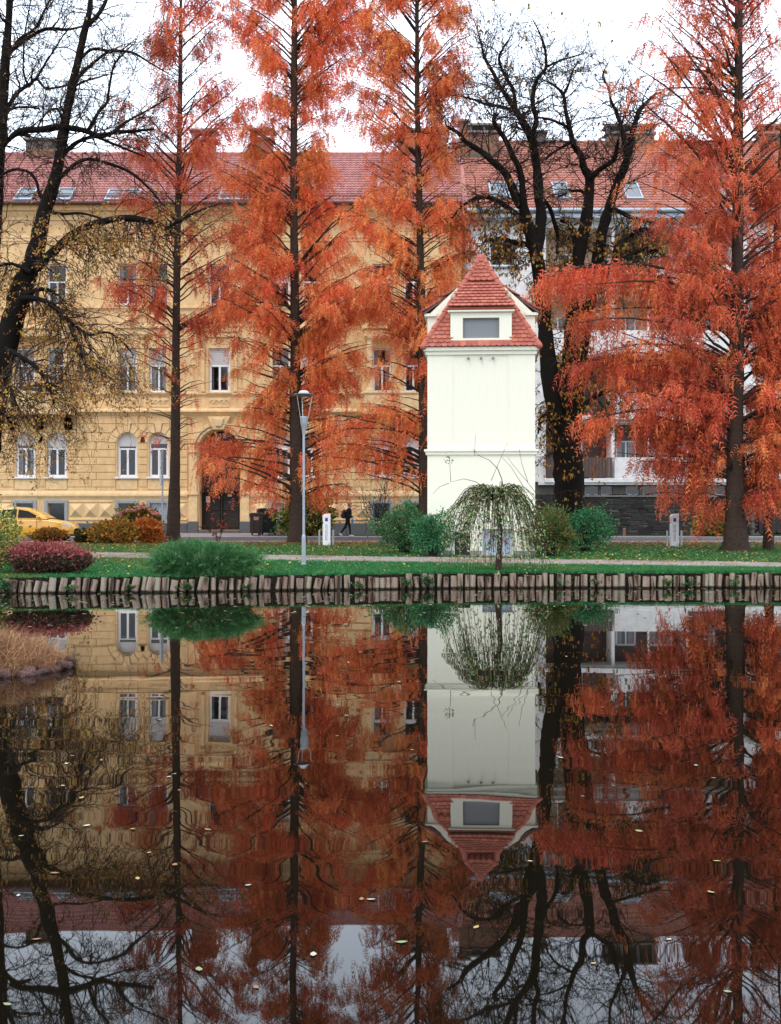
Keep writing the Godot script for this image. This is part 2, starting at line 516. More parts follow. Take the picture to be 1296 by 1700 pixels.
func make_palisade():
	var t := thing("log_palisade", "row of short upright weathered logs edging the pond bank", "palisade", Vector3(0, 0, -28))
	var meshes := []
	for k in 10: meshes.append(log_mesh(k))
	var x := -10.6
	while x < 10.8:
		var d := bank_d(x)
		var w := rf(0.82, 1.4)
		var hgt := rf(0.76, 1.05)
		var lean := rng.randfn(0.0, 0.05) + (0.24 if x < -1.5 else 0.02) * rf(0.2, 1.0)
		var b := Basis(Vector3(0, 0, 1), -lean) * Basis(Vector3(1, 0, 0), rf(-0.09, 0.05)) * Basis(Vector3.UP, rf(0, TAU))
		b = b.scaled_local(Vector3(w, hgt, w * rf(0.8, 1.2)))
		inst("log", pick(meshes), Transform3D(b, Vector3(x, 0, -d + rf(-0.03, 0.03)) - t.position), t)
		x += w * 0.125 + absf(rng.randfn(0.03, 0.022))
	# weeds growing between the logs
	var shape := func(c): return leaf_mesh(0.07, 0.026, null, c)
	for w in [[12, 30, 1.0, "green weed on the bank logs at the far left"], [120, 9, 0.4, "small weed on the logs under the purple-red bush"], [215, 9, 0.5, "weed on the logs left of the blue-green evergreen"], [312, 18, 0.7, "leafy weed on the logs under the blue-green evergreen"], [412, 8, 0.5, "weed on the logs under the evergreen's right end"], [600, 7, 0.5, "small weed on the logs right of the park lamp"], [674, 12, 0.8, "weed on the logs in front of the tower's left corner"], [708, 20, 1.1, "large leafy weed on the logs below the white tower"], [930, 8, 0.6, "weed on the logs right of the weeping tree"], [990, 8, 0.6, "weed on the logs before the hedge's right end"], [1108, 12, 0.7, "leafy weed on the logs below the right charging post"], [1142, 10, 0.6, "weed on the logs right of the charging post"], [1215, 7, 0.5, "small weed on the logs below the flared trunk"]]:
		var dd := 28.0
		var x0 := (float(w[0]) - 648.0) * dd / F
		dd = bank_d(x0)
		x0 = (float(w[0]) - 648.0) * dd / F
		var trs := []
		var cols := []
		var root := Vector3(x0, 0.05, -dd + 0.1)
		var wt := thing("bank_weed", w[3], "weed", root, "weeds between the bank logs")
		var sm := MB.new()
		for k in int(w[1]):
			var tip := root + Vector3(rng.randfn(0, 0.1), rf(0.05, 0.28) * float(w[2]), rf(0.0, 0.07))
			sm.tube(PackedVector3Array([root + Vector3(rng.randfn(0, 0.03), 0, -0.03), root.lerp(tip, 0.5) + Vector3(0, 0.03, 0.02), tip]), PackedFloat32Array([0.004, 0.003, 0.002]), 3, false)
			for q in 5:
				trs.append(Transform3D(Basis.from_euler(Vector3(rf(-1, 1), rf(0, TAU), rf(-1, 1))).scaled(Vector3.ONE * rf(0.6, 1.2)), root.lerp(tip, rf(0.3, 1.1)) + Vector3(rng.randfn(0, 0.02), 0, rng.randfn(0, 0.02))))
				cols.append(pick([Color(0.03, 0.10, 0.03), Color(0.05, 0.15, 0.05), Color(0.02, 0.07, 0.03), Color(0.12, 0.14, 0.03)]))
		part("stems", sm, M.twig, wt)
		leaves_joined("leaves", shape, trs, cols, M.leaves, wt)

# ---------- leaf shapes
func leaf_mesh(l: float, w: float, m: Material = null, c := Color(1, 1, 1)) -> ArrayMesh:
	var mb := MB.new()
	mb.col = c
	var a := Vector3(0, 0, 0)
	var t := Vector3(0, l, -0.12 * l)
	var le := Vector3(-w, 0.45 * l, 0.25 * w)
	var ri := Vector3(w, 0.45 * l, 0.25 * w)
	for q in [[a, le, t], [a, t, ri]]: mb.tri(q[0], q[1], q[2])
	return mb.mesh(m if m else M.leaves)
# a feathery twig that points along +y: a rib with pairs of narrow leaflets
func spray_mesh(l: float, pairs: int, ll: float, lw: float, droop: float, m: Material, c := Color(1, 1, 1)) -> ArrayMesh:
	var mb := MB.new()
	mb.col = c
	var prev := Vector3.ZERO
	for k in pairs:
		var t := float(k + 1) / pairs
		var p := Vector3(0.04 * l * sin(k * 2.1), l * t, -droop * t * t * l)
		mb.tri(prev + Vector3(-0.004, 0, 0), p, prev + Vector3(0.004, 0, 0))
		for s in [-1.0, 1.0]:
			var q := prev.lerp(p, rf(0.2, 0.9))
			var len_ := ll * (1.0 - 0.55 * absf(t - 0.45)) * rf(0.75, 1.2)
			var dir := Vector3(s * rf(0.6, 0.95), rf(0.25, 0.7), rf(-0.5, 0.4)).normalized()
			var side := Vector3(dir.y, -dir.x, rf(-0.5, 0.5)).normalized() * lw
			mb.tri(q - side * 0.4, q + dir * len_ * 0.5 + side, q + dir * len_)
			mb.tri(q - side * 0.4, q + dir * len_, q + dir * len_ * 0.45 - side * 0.7)
		prev = p
	return mb.mesh(m)
func align(dir: Vector3, roll: float, s: float) -> Basis:
	var y := dir.normalized()
	var x := y.cross(Vector3(0.31, 0.2, 0.93)).normalized()
	if x == Vector3.ZERO: x = Vector3.RIGHT
	return Basis(y, roll) * Basis(x, y, x.cross(y)).scaled_local(Vector3.ONE * s)

# ---------- walls with openings; an opening is {x0, x1, y0, y1, arch}
func top_at(o: Dictionary, x: float) -> float:
	if not o.get("arch", false): return o.y1
	var r: float = (o.x1 - o.x0) / 2.0
	var c: float = (o.x1 + o.x0) / 2.0
	return o.y1 - r + sqrt(maxf(0.0, r * r - (x - c) * (x - c)))
func wall(mb: MB, x0: float, y0: float, x1: float, y1: float, z: float, depth: float, holes: Array):
	var xs := [x0, x1]
	for o in holes:
		xs.append(o.x0); xs.append(o.x1)
		if o.get("arch", false):
			for k in range(1, 14): xs.append((o.x0 + o.x1) / 2.0 - cos(PI * k / 14.0) * (o.x1 - o.x0) / 2.0)
	xs.sort()
	for k in xs.size() - 1:
		var a: float = xs[k]
		var b: float = xs[k + 1]
		if b - a < 1e-5: continue
		var here := []
		for o in holes:
			if o.x0 < b - 1e-5 and o.x1 > a + 1e-5: here.append(o)
		here.sort_custom(func(p, q): return p.y0 < q.y0)
		var la := y0
		var lb := y0
		for o in here:
			mb.quad(Vector3(a, la, z), Vector3(a, o.y0, z), Vector3(b, o.y0, z), Vector3(b, lb, z), Vector3(0, 0, 1))
			la = top_at(o, a); lb = top_at(o, b)
			mb.quad(Vector3(a, la, z), Vector3(b, lb, z), Vector3(b, lb, z - depth), Vector3(a, la, z - depth), Vector3(0, -1, 0))
			mb.quad(Vector3(a, o.y0, z), Vector3(b, o.y0, z), Vector3(b, o.y0, z - depth), Vector3(a, o.y0, z - depth), Vector3(0, 1, 0))
		mb.quad(Vector3(a, la, z), Vector3(a, y1, z), Vector3(b, y1, z), Vector3(b, lb, z), Vector3(0, 0, 1))
	for o in holes:
		mb.quad(Vector3(o.x0, o.y0, z), Vector3(o.x0, top_at(o, o.x0), z), Vector3(o.x0, top_at(o, o.x0), z - depth), Vector3(o.x0, o.y0, z - depth), Vector3(1, 0, 0))
		mb.quad(Vector3(o.x1, o.y0, z), Vector3(o.x1, top_at(o, o.x1), z), Vector3(o.x1, top_at(o, o.x1), z - depth), Vector3(o.x1, o.y0, z - depth), Vector3(-1, 0, 0))
func arch_poly(x0: float, y0: float, x1: float, y1: float, n := 14) -> PackedVector2Array:
	var r := (x1 - x0) / 2.0
	var p := PackedVector2Array([Vector2(x0, y0), Vector2(x1, y0)])
	for k in n + 1:
		var a := PI * k / n
		p.push_back(Vector2((x0 + x1) / 2 + cos(a) * r, y1 - r + sin(a) * r))
	return p
# a window in a facade hole: its frame is the part, panes, blind, sill and curtain its sub-parts
func window(parent: Node, o: Dictionary, z: float, style: Dictionary):
	var mb := MB.new()
	var fw: float = style.get("fw", 0.09)
	var x0: float = o.x0 + 0.004
	var x1: float = o.x1 - 0.004
	var y0: float = o.y0 + 0.004
	var y1: float = o.y1 - 0.004
	var zf := z + 0.05
	var cx := (x0 + x1) / 2
	var tr: float = lerpf(y1, y0, style.get("transom", 0.4))
	var arch: bool = o.get("arch", false)
	mb.rect(x0, y0, x0 + fw, y1 if not arch else y1 - (x1 - x0) / 2, z, zf, 0.01)
	mb.rect(x1 - fw, y0, x1, y1 if not arch else y1 - (x1 - x0) / 2, z, zf, 0.01)
	mb.rect(x0 + fw, y0, x1 - fw, y0 + fw * 1.3, z, zf, 0.01)
	if arch:
		var r := (x1 - x0) / 2
		for k in 14:
			var a := PI * k / 14.0
			var b := PI * (k + 1) / 14.0
			mb.slab(PackedVector2Array([Vector2(cx + cos(a) * (r - fw), y1 - r + sin(a) * (r - fw)), Vector2(cx + cos(a) * r, y1 - r + sin(a) * r), Vector2(cx + cos(b) * r, y1 - r + sin(b) * r), Vector2(cx + cos(b) * (r - fw), y1 - r + sin(b) * (r - fw))]), z, zf)
	else: mb.rect(x0 + fw, y1 - fw, x1 - fw, y1, z, zf, 0.01)
	if style.get("mullion", true):
		mb.rect(x0 + fw, tr - fw * 0.5, x1 - fw, tr + fw * 0.5, z + 0.01, zf + 0.02, 0.01)
		mb.rect(cx - fw * 0.62, y0 + fw * 1.3, cx + fw * 0.62, tr - fw * 0.5, z, zf + 0.015, 0.01)
		mb.rect(x0 + fw, y0 + fw * 1.3, x0 + fw * 1.5, tr - fw * 0.5, z, zf - 0.01)
		mb.rect(x1 - fw * 1.5, y0 + fw * 1.3, x1 - fw, tr - fw * 0.5, z, zf - 0.01)
	var w := part("window", mb, style.get("mat", M.paint_white), parent)
	var zp := z + 0.02
	var panes := [[x0 + fw, y0 + fw, x1 - fw, y1 - fw]]
	if style.get("mullion", true): panes = [[x0 + fw, y0 + fw, cx, tr], [cx, y0 + fw, x1 - fw, tr], [x0 + fw, tr, x1 - fw, y1 - fw]]
	for k in panes.size():
		var q: Array = panes[k]
		var pm := MB.new()
		if arch and k == panes.size() - 1:
			pm.slab(arch_poly(x0 + fw, q[1], x1 - fw, y1 - fw * 0.5), zp - 0.004, zp)
		else: pm.slab(PackedVector2Array([Vector2(q[0], q[1]), Vector2(q[2], q[1]), Vector2(q[2], q[3]), Vector2(q[0], q[3])]), zp - 0.004, zp)
		part("pane", pm, M.glass, w)
	var bl: float = style.get("blind", 0.0)
	if bl > 0.0:
		var bm := MB.new()
		var yb := lerpf(y1, y0, bl)
		var zb := z + 0.06
		if arch:
			bm.slab(arch_poly(x0 + fw * 0.55, yb, x1 - fw * 0.55, y1 - fw * 0.55), z + 0.03, zb)
		else:
			var ny := 9
			for k in ny: bm.rect(x0 + fw * 0.9, lerpf(yb, y1 - 0.02, float(k) / ny), x1 - fw * 0.9, lerpf(yb, y1 - 0.02, (k + 0.93) / ny), z + 0.03, zb, 0.008)
		part("blind", bm, style.get("blind_mat", M.blind), w)
	if style.get("sill", false):
		var sm := MB.new()
		sm.rect(o.x0 - 0.1, o.y0 - 0.1, o.x1 + 0.1, o.y0 - 0.004, z, z + style.get("reveal", 0.25) + 0.12, 0.02)
		part("sill", sm, style.get("sill_mat", M.trim), w)
	if style.get("curtain", 0.0) > 0.0:
		var cm := MB.new()
		for s in [0, 1]:
			var ww: float = (x1 - x0) * float(style.curtain) * rf(0.6, 1.1)
			var a0: float = x0 + fw if s == 0 else x1 - fw - ww
			for k in 8:
				var za := z - 0.1 - 0.04 * (k % 2)
				var zb := z - 0.1 - 0.04 * ((k + 1) % 2)
				cm.quad(Vector3(a0 + ww * k / 8, y0, za), Vector3(a0 + ww * k / 8, y1, za), Vector3(a0 + ww * (k + 1) / 8, y1, zb), Vector3(a0 + ww * (k + 1) / 8, y0, zb), Vector3(0, 0, 1))
		part("curtain", cm, M.curtain, w)
	return w
func hole(px0: float, px1: float, pt: float, pb: float, arch := false) -> Dictionary:
	return {"x0": fx(px0), "x1": fx(px1), "y0": fy(pb), "y1": fy(pt), "arch": arch}
# a moulding that runs along the facade: profile of (y px, out in m) steps
func moulding(mb: MB, px0: float, px1: float, steps: Array, z: float):
	for k in steps.size() - 1:
		var a: Array = steps[k]
		var b: Array = steps[k + 1]
		mb.quad(Vector3(fx(px0), fy(a[0]), z + a[1]), Vector3(fx(px1), fy(a[0]), z + a[1]), Vector3(fx(px1), fy(b[0]), z + b[1]), Vector3(fx(px0), fy(b[0]), z + b[1]), Vector3(0, 0.02, 1) if absf(a[0] - b[0]) > 0.01 else Vector3(0, 1 if b[1] > a[1] else -1, 0))
	for e in [px0, px1]:
		for k in steps.size() - 1:
			var a: Array = steps[k]
			var b: Array = steps[k + 1]
			mb.quad(Vector3(fx(e), fy(a[0]), z - 0.02), Vector3(fx(e), fy(a[0]), z + a[1]), Vector3(fx(e), fy(b[0]), z + b[1]), Vector3(fx(e), fy(b[0]), z - 0.02), Vector3(-1 if e == px0 else 1, 0, 0))
# rows of wavy interlocking tiles on a slope that rises from (y0, z0) to (y1, z1)
func tiled_roof(x0: float, x1: float, y0: float, z0: float, y1: float, z1: float, rows: int, tw: float) -> MB:
	var mb := MB.new()
	var up := Vector3(0, y1 - y0, z1 - z0)
	var nrm := Vector3(0, -(z1 - z0), y1 - y0).normalized()
	var cols := int((x1 - x0) / tw)
	var step := up / rows
	for r in rows:
		var o := Vector3(0, y0, z0) + step * r
		var tone := []
		for k in cols + 1: tone.append(rf(0.72, 1.12))
		for k in cols:
			var t: float = tone[k]
			mb.col = Color(t, t * rf(0.94, 1.02), t * rf(0.92, 1.02))
			var a := x0 + k * tw
			var prof := [[0.0, 0.0], [0.28, 0.004], [0.5, 0.035], [0.72, 0.035], [1.0, 0.0]]
			for q in 4:
				var xa: float = a + prof[q][0] * tw
				var xb: float = a + prof[q + 1][0] * tw
				var la := nrm * (0.055 + float(prof[q][1]))
				var lb := nrm * (0.055 + float(prof[q + 1][1]))
				var ua := nrm * (0.012 + float(prof[q][1]))
				var ub := nrm * (0.012 + float(prof[q + 1][1]))
				mb.quad(o + Vector3(xa, 0, 0) + la, o + Vector3(xb, 0, 0) + lb, o + step * 1.04 + Vector3(xb, 0, 0) + ub, o + step * 1.04 + Vector3(xa, 0, 0) + ua, nrm)
				mb.quad(o + Vector3(xa, 0, 0), o + Vector3(xb, 0, 0), o + Vector3(xb, 0, 0) + lb, o + Vector3(xa, 0, 0) + la, Vector3(0, -0.3, 1))
	return mb
func skylight(parent: Node, px0: float, px1: float, pyb: float, pyt: float, eave: Vector3, ridge: Vector3, frame: Material):
	# find the points on the slope that these heights belong to
	var up := ridge - eave
	var nrm := Vector3(0, -up.z, up.y).normalized()
	var ts := []
	for py in [pyb, pyt]:
		var t := 0.0
		for k in 40:
			var p: Vector3 = eave + up * (k / 40.0)
			var y := 850.0 - (p.y - CAM_H) * F / (-p.z)
			if y > py: t = k / 40.0
		ts.append(t)
	var a: Vector3 = eave + up * float(ts[0])
	var b: Vector3 = eave + up * float(ts[1])
	var sc := -a.z / F
	var x0 := (px0 - 648.0) * sc
	var x1 := (px1 - 648.0) * sc
	var w := 0.09
	var uu := (b - a).normalized()
	var bl := (b - a).length()
	var mb := MB.new()
	var at := func(x: float, s: float, h: float) -> Vector3: return Vector3(x, 0, 0) + Vector3(0, a.y, a.z) + uu * s + nrm * h
	for q in [[x0, x0 + w, 0.0, bl], [x1 - w, x1, 0.0, bl], [x0 + w, x1 - w, 0.0, w * 1.6], [x0 + w, x1 - w, bl - w, bl]]:
		var p := []
		for h in [0.0, 0.19]:
			for c in [[0, 2], [1, 2], [1, 3], [0, 3]]: p.append(at.call(q[c[0]], q[c[1]], h))
		mb.quad(p[4], p[5], p[6], p[7], nrm)
		mb.quad(p[0], p[1], p[5], p[4], -uu)
		mb.quad(p[2], p[3], p[7], p[6], uu)
		mb.quad(p[0], p[3], p[7], p[4], Vector3(-1, 0, 0))
		mb.quad(p[1], p[2], p[6], p[5], Vector3(1, 0, 0))
	var s := part("skylight", mb, frame, parent)
	var g := MB.new()
	g.quad(at.call(x0 + w, w, 0.15), at.call(x1 - w, w, 0.15), at.call(x1 - w, bl - w, 0.15), at.call(x0 + w, bl - w, 0.15), nrm)
	part("pane", g, M.skylight_glass, s)
func chimney(parent: Node, px0: float, px1: float, pyt: float, pyb: float, d: float, kind: String):
	var a := P(px0, pyb, d)
	var b := P(px1, pyt, d)
	var w := b.x - a.x
	var mb := MB.new()
	var rows := int((b.y - a.y) / 0.14)
	var cap := 0.0
	if kind == "open": cap = 0.34 * (b.y - a.y)
	var top := b.y - cap - 0.12
	mb.box(Vector3(a.x + 0.012, a.y - 1.6, -d - 0.9), Vector3(b.x - 0.012, top, -d))
	var c := part("chimney", mb, M.mortar, parent)
	var bm := MB.new()
	var bl := 0.3
	for r in rows:
		var y := a.y - 0.6 + r * 0.14
		if y + 0.12 > top: break
		var x := a.x - (bl / 2 if r % 2 else 0.0)
		while x < b.x - 0.02:
			var t := rf(0.7, 1.15)
			bm.col = Color(t, t * rf(0.85, 1.05), t * rf(0.8, 1.05))
			bm.rect(maxf(x, a.x), y, minf(x + bl - 0.015, b.x), y + 0.125, -d - 0.02, -d + 0.014)
			x += bl
	var bp := part("brickwork", bm, M.brick, c)
	bp.set_meta("kind", "stuff")
	var cm := MB.new()
	cm.box(Vector3(a.x - 0.12, top, -d - 1.0), Vector3(b.x + 0.12, top + 0.13, -d + 0.12))
	if kind == "open":
		var n := maxi(2, int(w / 0.75))
		for k in n + 1:
			var x := lerpf(a.x + 0.08, b.x - 0.08, float(k) / n)
			cm.box(Vector3(x - 0.08, top + 0.13, -d - 0.75), Vector3(x + 0.08, b.y - 0.1, -d - 0.08))
		cm.box(Vector3(a.x - 0.16, b.y - 0.1, -d - 1.05), Vector3(b.x + 0.16, b.y + 0.02, -d + 0.16))
	part("cap", cm, M.concrete, c)

func make_yellow_house():
	var z := -FD
	var h := thing("yellow_townhouse", "long yellow plaster townhouse with arched ground floor windows and portal", "building", Vector3(fx(364), gh(69), -FD))
	var centers := [42.0, 94.0, 211.0, 263.0, 465.0, 517.0, 634.0, 686.0]
	var bays := [68.0, 660.0]
	var ends := [-150.0, 766.0]
	# openings
	var ground := []
	var first := []
	var second := []
	var cellar := []
	for c in [-118.0, -66.0] + centers:
		ground.append(hole(c - 16.5, c + 16.5, 719, 792, true))
		first.append(hole(c - 16, c + 16, 578, 651))
		second.append(hole(c - 16, c + 16, 438, 506))
		cellar.append(hole(c - 14, c + 13.5, 836, 867))
	first.append(hole(346, 382, 578, 651))
	second.append(hole(346, 382, 438, 506))
	var portal := hole(330, 398, 714, 880, true)
	var mb := MB.new()
	wall(mb, fx(ends[0]), fy(686), fx(ends[1]), fy(345), z, 0.3, first + second)
	part("wall", mb, M.plaster, h)
	mb = MB.new()
	wall(mb, fx(ends[0]), fy(822), fx(328), fy(686), z, 0.34, ground.filter(func(o): return o.x1 < fx(328)))
	wall(mb, fx(400), fy(822), fx(ends[1]), fy(686), z, 0.34, ground.filter(func(o): return o.x0 > fx(400)))
	wall(mb, fx(328), fy(890), fx(400), fy(686), z, 1.15, [portal])
	part("ground_floor_wall", mb, M.plaster, h)
	mb = MB.new()
	wall(mb, fx(ends[0]), fy(890), fx(328), fy(822), z + 0.08, 0.4, cellar.filter(func(o): return o.x1 < fx(328)))
	part("plinth_wall", mb, M.plaster, h)
	mb = MB.new()
	wall(mb, fx(400), fy(890), fx(ends[1]), fy(822), z + 0.08, 0.4, cellar.filter(func(o): return o.x0 > fx(400)))
	part("plinth_wall", mb, M.plaster, h)
	mb = MB.new()   # rooms behind the windows, the gable ends and the back
	mb.quad(Vector3(fx(ends[0]), 0.2, z - 5.2), Vector3(fx(ends[1]), 0.2, z - 5.2), Vector3(fx(ends[1]), fy(345), z - 5.2), Vector3(fx(ends[0]), fy(345), z - 5.2), Vector3(0, 0, 1))
	for yy in [892.0, 815.0, 672.0, 530.0, 380.0]:
		mb.quad(Vector3(fx(ends[0]), fy(yy), z - 0.31), Vector3(fx(ends[1]), fy(yy), z - 0.31), Vector3(fx(ends[1]), fy(yy), z - 5.2), Vector3(fx(ends[0]), fy(yy), z - 5.2), Vector3(0, 1, 0))
	part("interior", mb, M.room_wall, h)
	for e in ends:
		mb = MB.new()
		mb.quad(Vector3(fx(e), 0.2, z), Vector3(fx(e), fy(345), z), Vector3(fx(e), fy(345), z - 11.6), Vector3(fx(e), 0.2, z - 11.6), Vector3(signf(e), 0, 0))
		mb.tri(Vector3(fx(e), fy(345), z), Vector3(fx(e), 23.85, z - 5.5), Vector3(fx(e), fy(345), z - 11.6), Vector3(signf(e), 0, 0))
		part("gable_wall", mb, M.plaster, h)
	# windows
	var pm := [0.28, 0.34, 0.30, 0.24, 0.36, 0.20, 0.42, 1.0]
	for k in ground.size():
		var bl: float = ([0.3, 0.3] + pm)[k]
		window(h, ground[k], z - 0.2, {"fw": 0.1, "transom": 0.36, "blind": bl, "blind_mat": M.blind, "sill": true, "sill_mat": M.paint_white, "curtain": pick([0.0, 0.0, 0.2, 0.34])})
		window(h, first[k], z - 0.2, {"fw": 0.085, "transom": 0.4, "blind": 0.38 if k in [4, 5, 7] else 0.0, "curtain": pick([0.0, 0.15, 0.25, 0.38]), "sill": true})
		window(h, second[k], z - 0.2, {"fw": 0.075, "transom": 0.44, "curtain": pick([0.0, 0.0, 0.2, 0.3]), "blind": pick([0.0, 0.0, 0.0, 0.2, 0.45]), "sill": true})
		window(h, cellar[k], z - 0.12, {"fw": 0.05, "mullion": false, "mat": M.grey_frame, "blind": 0.98 if k in [5, 6, 7] else 0.0, "blind_mat": M.zinc})
	window(h, first[-1], z - 0.2, {"fw": 0.1, "transom": 0.4, "blind": 0.38, "curtain": 0.15, "sill": true})
	window(h, second[-1], z - 0.2, {"fw": 0.085, "transom": 0.42, "sill": true})
	# rustication
	var rows := [690.0, 704.0, 719.0, 734.0, 747.0, 759.5, 772.0, 784.5, 797.0, 809.0, 820.0]
	var zones := []
	for o in ground: zones.append(o)
	for r in rows.size() - 1:
		var ya: float = rows[r]
		var yb: float = rows[r + 1]
		var x := float(ends[0])
		var cuts := [x]
		var flip := (r % 2) * 15.0
		# piers between openings, split once or twice
		var stops := []
		for o in zones: stops.append([o.x0 / FD * F + 648.0 - 2.0, o.x1 / FD * F + 648.0 + 2.0])
		stops.append([312.0, 416.0])
		stops.sort_custom(func(p, q): return p[0] < q[0])
		var cur := x
		for s in stops + [[float(ends[1]), 2000.0]]:
			var a := cur
			var b: float = s[0]
			var open := yb <= 735.0
			if s[0] > 300 and s[0] < 320: open = false
			var n := maxi(1, roundi((b - a) / 34.0))
			for k in n:
				var xa := lerpf(a, b, float(k) / n) + (0.0 if k == 0 else flip * 0.5)
				var xb := lerpf(a, b, float(k + 1) / n) + (0.0 if k == n - 1 else flip * 0.5)
				_block(h, xa, xb, ya, yb, zones)
			if open and s[0] < 760: _block(h, b, s[1], ya, yb, zones)
			elif s[0] < 1000 and ya >= 795 and s[0] != 312.0:
				pass
			cur = s[1]
	# voussoirs round each arched window
	for o in zones:
		var cx: float = (o.x0 + o.x1) / 2
		var r: float = (o.x1 - o.x0) / 2
		var cy: float = o.y1 - r
		for k in 7:
			var a0 := PI * k / 7.0 + 0.03
			var a1 := PI * (k + 1) / 7.0 - 0.03
			var ro := r + (0.62 if k == 3 else (0.5 if k % 2 == 0 else 0.42))
			var poly := PackedVector2Array()
			for q in 4: poly.push_back(Vector2(cx + cos(lerpf(a0, a1, q / 3.0)) * (r + 0.05), cy + sin(lerpf(a0, a1, q / 3.0)) * (r + 0.05)))
			for q in 2: poly.push_back(Vector2(cx + cos(lerpf(a1, a0, q)) * ro, cy + sin(lerpf(a1, a0, q)) * ro))
			var vm := MB.new()
			vm.slab(poly, z - 0.01, z + (0.11 if k == 3 else 0.075), 0.018)
			part("voussoir", vm, M.trim, h)
		var apron := MB.new()
		apron.rect(o.x0 - 0.02, fy(813), o.x1 + 0.02, fy(796), z - 0.01, z + 0.05, 0.018)
		part("apron_panel", apron, M.trim, h)
	# bands and cornices
	var bands := [[ends[0], ends[1], [[678, 0.0], [680, 0.10], [682, 0.24], [682, 0.30], [684.5, 0.30], [684.5, 0.16], [688, 0.08], [691, 0.0]], "string_course"],
		[ends[0], 312.0, [[814.5, 0.02], [817, 0.14], [821, 0.20], [824, 0.20], [824, 0.15], [829, 0.09]], "plinth_course"],
		[416.0, ends[1], [[814.5, 0.02], [817, 0.14], [821, 0.20], [824, 0.20], [824, 0.15], [829, 0.09]], "plinth_course"],
		[ends[0], ends[1], [[651.5, 0.0], [652.5, 0.13], [655, 0.13], [655, 0.08], [658, 0.0]], "sill_course"],
		[ends[0], ends[1], [[508, 0.0], [509, 0.11], [512, 0.11], [513, 0.05], [516, 0.0]], "sill_course"],
		[ends[0], ends[1], [[392, 0.0], [393.5, 0.09], [395.5, 0.09], [395.5, 0.05], [400, 0.06], [402, 0.0]], "frieze_course"],
		[ends[0], ends[1], [[340, 0.62], [346, 0.62], [348, 0.52], [352, 0.45], [352, 0.30], [357, 0.22], [361, 0.10], [366, 0.08], [366, 0.0]], "eaves_cornice"]]
	for b in bands:
		var bm := MB.new()
		moulding(bm, b[0], b[1], b[2], z)
		part(b[3], bm, M.trim, h)
	mb = MB.new()   # soffit
	mb.quad(Vector3(fx(ends[0]), fy(341), z), Vector3(fx(ends[1]), fy(341), z), Vector3(fx(ends[1]), fy(341), z + 0.62), Vector3(fx(ends[0]), fy(341), z + 0.62), Vector3(0, -1, 0))
	part("soffit", mb, M.trim, h)
	# window heads: pediments over the pairs, an arch over the middle, hood moulds elsewhere
	for c in [-92.0, 237.0, 491.0]:
		var q := MB.new()
		q.rect(fx(c - 46), fy(546), fx(c + 46), fy(541), z, z + 0.2, 0.03)
		q.rect(fx(c - 43), fy(556), fx(c + 43), fy(546), z, z + 0.1, 0.02)
		q.slab(PackedVector2Array([Vector2(fx(c - 45), fy(541)), Vector2(fx(c + 45), fy(541)), Vector2(fx(c), fy(521))]), z, z + 0.07)
		for s in [-1.0, 1.0]:
			q.slab(PackedVector2Array([Vector2(fx(c + s * 46), fy(540.8)), Vector2(fx(c + s * 41), fy(540.8)), Vector2(fx(c), fy(523)), Vector2(fx(c), fy(519.5))]), z, z + 0.2, 0.02)
		part("pediment", q, M.trim, h)
		for e in [-41.0, 0.0, 41.0]: _pilaster(h, c + e, 5.0 if e else 4.0, 557, 651, z)
		_scroll(h, c - 26, 568, z); _scroll(h, c + 26, 568, z)
	var ar := MB.new()
	ar.rect(fx(332), fy(552), fx(396), fy(546.5), z, z + 0.22, 0.03)
	ar.rect(fx(335), fy(560), fx(393), fy(552), z, z + 0.12, 0.02)
	for k in 12:
		var a := PI * k / 12.0
		var b := PI * (k + 1) / 12.0
		var poly := PackedVector2Array()
		for q in [[a, 19.0], [a, 23.0], [b, 23.0], [b, 19.0]]: poly.push_back(Vector2(fx(364 + cos(q[0]) * q[1]), fy(546 - sin(q[0]) * q[1])))
		ar.slab(poly, z, z + 0.17)
	part("arched_pediment", ar, M.trim, h)
	_scroll(h, 355, 569, z); _scroll(h, 373, 569, z)
	for e in [337.0, 391.0]: _pilaster(h, e, 5.0, 560, 651, z)
	for s in [322.0, 406.0]:
		var rm := MB.new()
		for k in 10:
			var a := TAU * k / 10.0
			var b := TAU * (k + 1) / 10.0
			var poly := PackedVector2Array()
			for q in [[a, 7.0], [a, 9.5], [b, 9.5], [b, 7.0]]: poly.push_back(Vector2(fx(s + cos(q[0]) * q[1] * 0.8), fy(601 - sin(q[0]) * q[1])))
			rm.slab(poly, z, z + 0.05)
		part("relief_medallion", rm, M.trim, h)
	# flat panels under the first floor windows
	for c in [237.0, 364.0, 491.0]:
		for e in [-26.0, 26.0]:
			if c == 364.0 and e > 0: continue
			var xx: float = c + (e if c != 364.0 else 0.0)
			var q := MB.new()
			q.rect(fx(xx - 17), fy(676), fx(xx + 17), fy(661), z, z + 0.045, 0.02)
			part("apron_panel", q, M.trim, h)
			_scroll(h, xx - 8, 668, z + 0.045); _scroll(h, xx + 8, 668, z + 0.045)
	# projecting loggia bays
	for c in bays: _bay(h, c, z)
	# plinth: window surrounds, diamond panels, granite foot
	for o in cellar:
		var q := MB.new()
		var t := 0.2
		q.rect(o.x0 - t, o.y0 - 0.05, o.x0 - 0.003, o.y1 + t, z + 0.06, z + 0.16, 0.02)
		q.rect(o.x1 + 0.003, o.y0 - 0.05, o.x1 + t, o.y1 + t, z + 0.06, z + 0.16, 0.02)
		q.rect(o.x0 - 0.003, o.y1 + 0.003, o.x1 + 0.003, o.y1 + t, z + 0.06, z + 0.157, 0.02)
		part("cellar_window_surround", q, M.grey_frame, h)
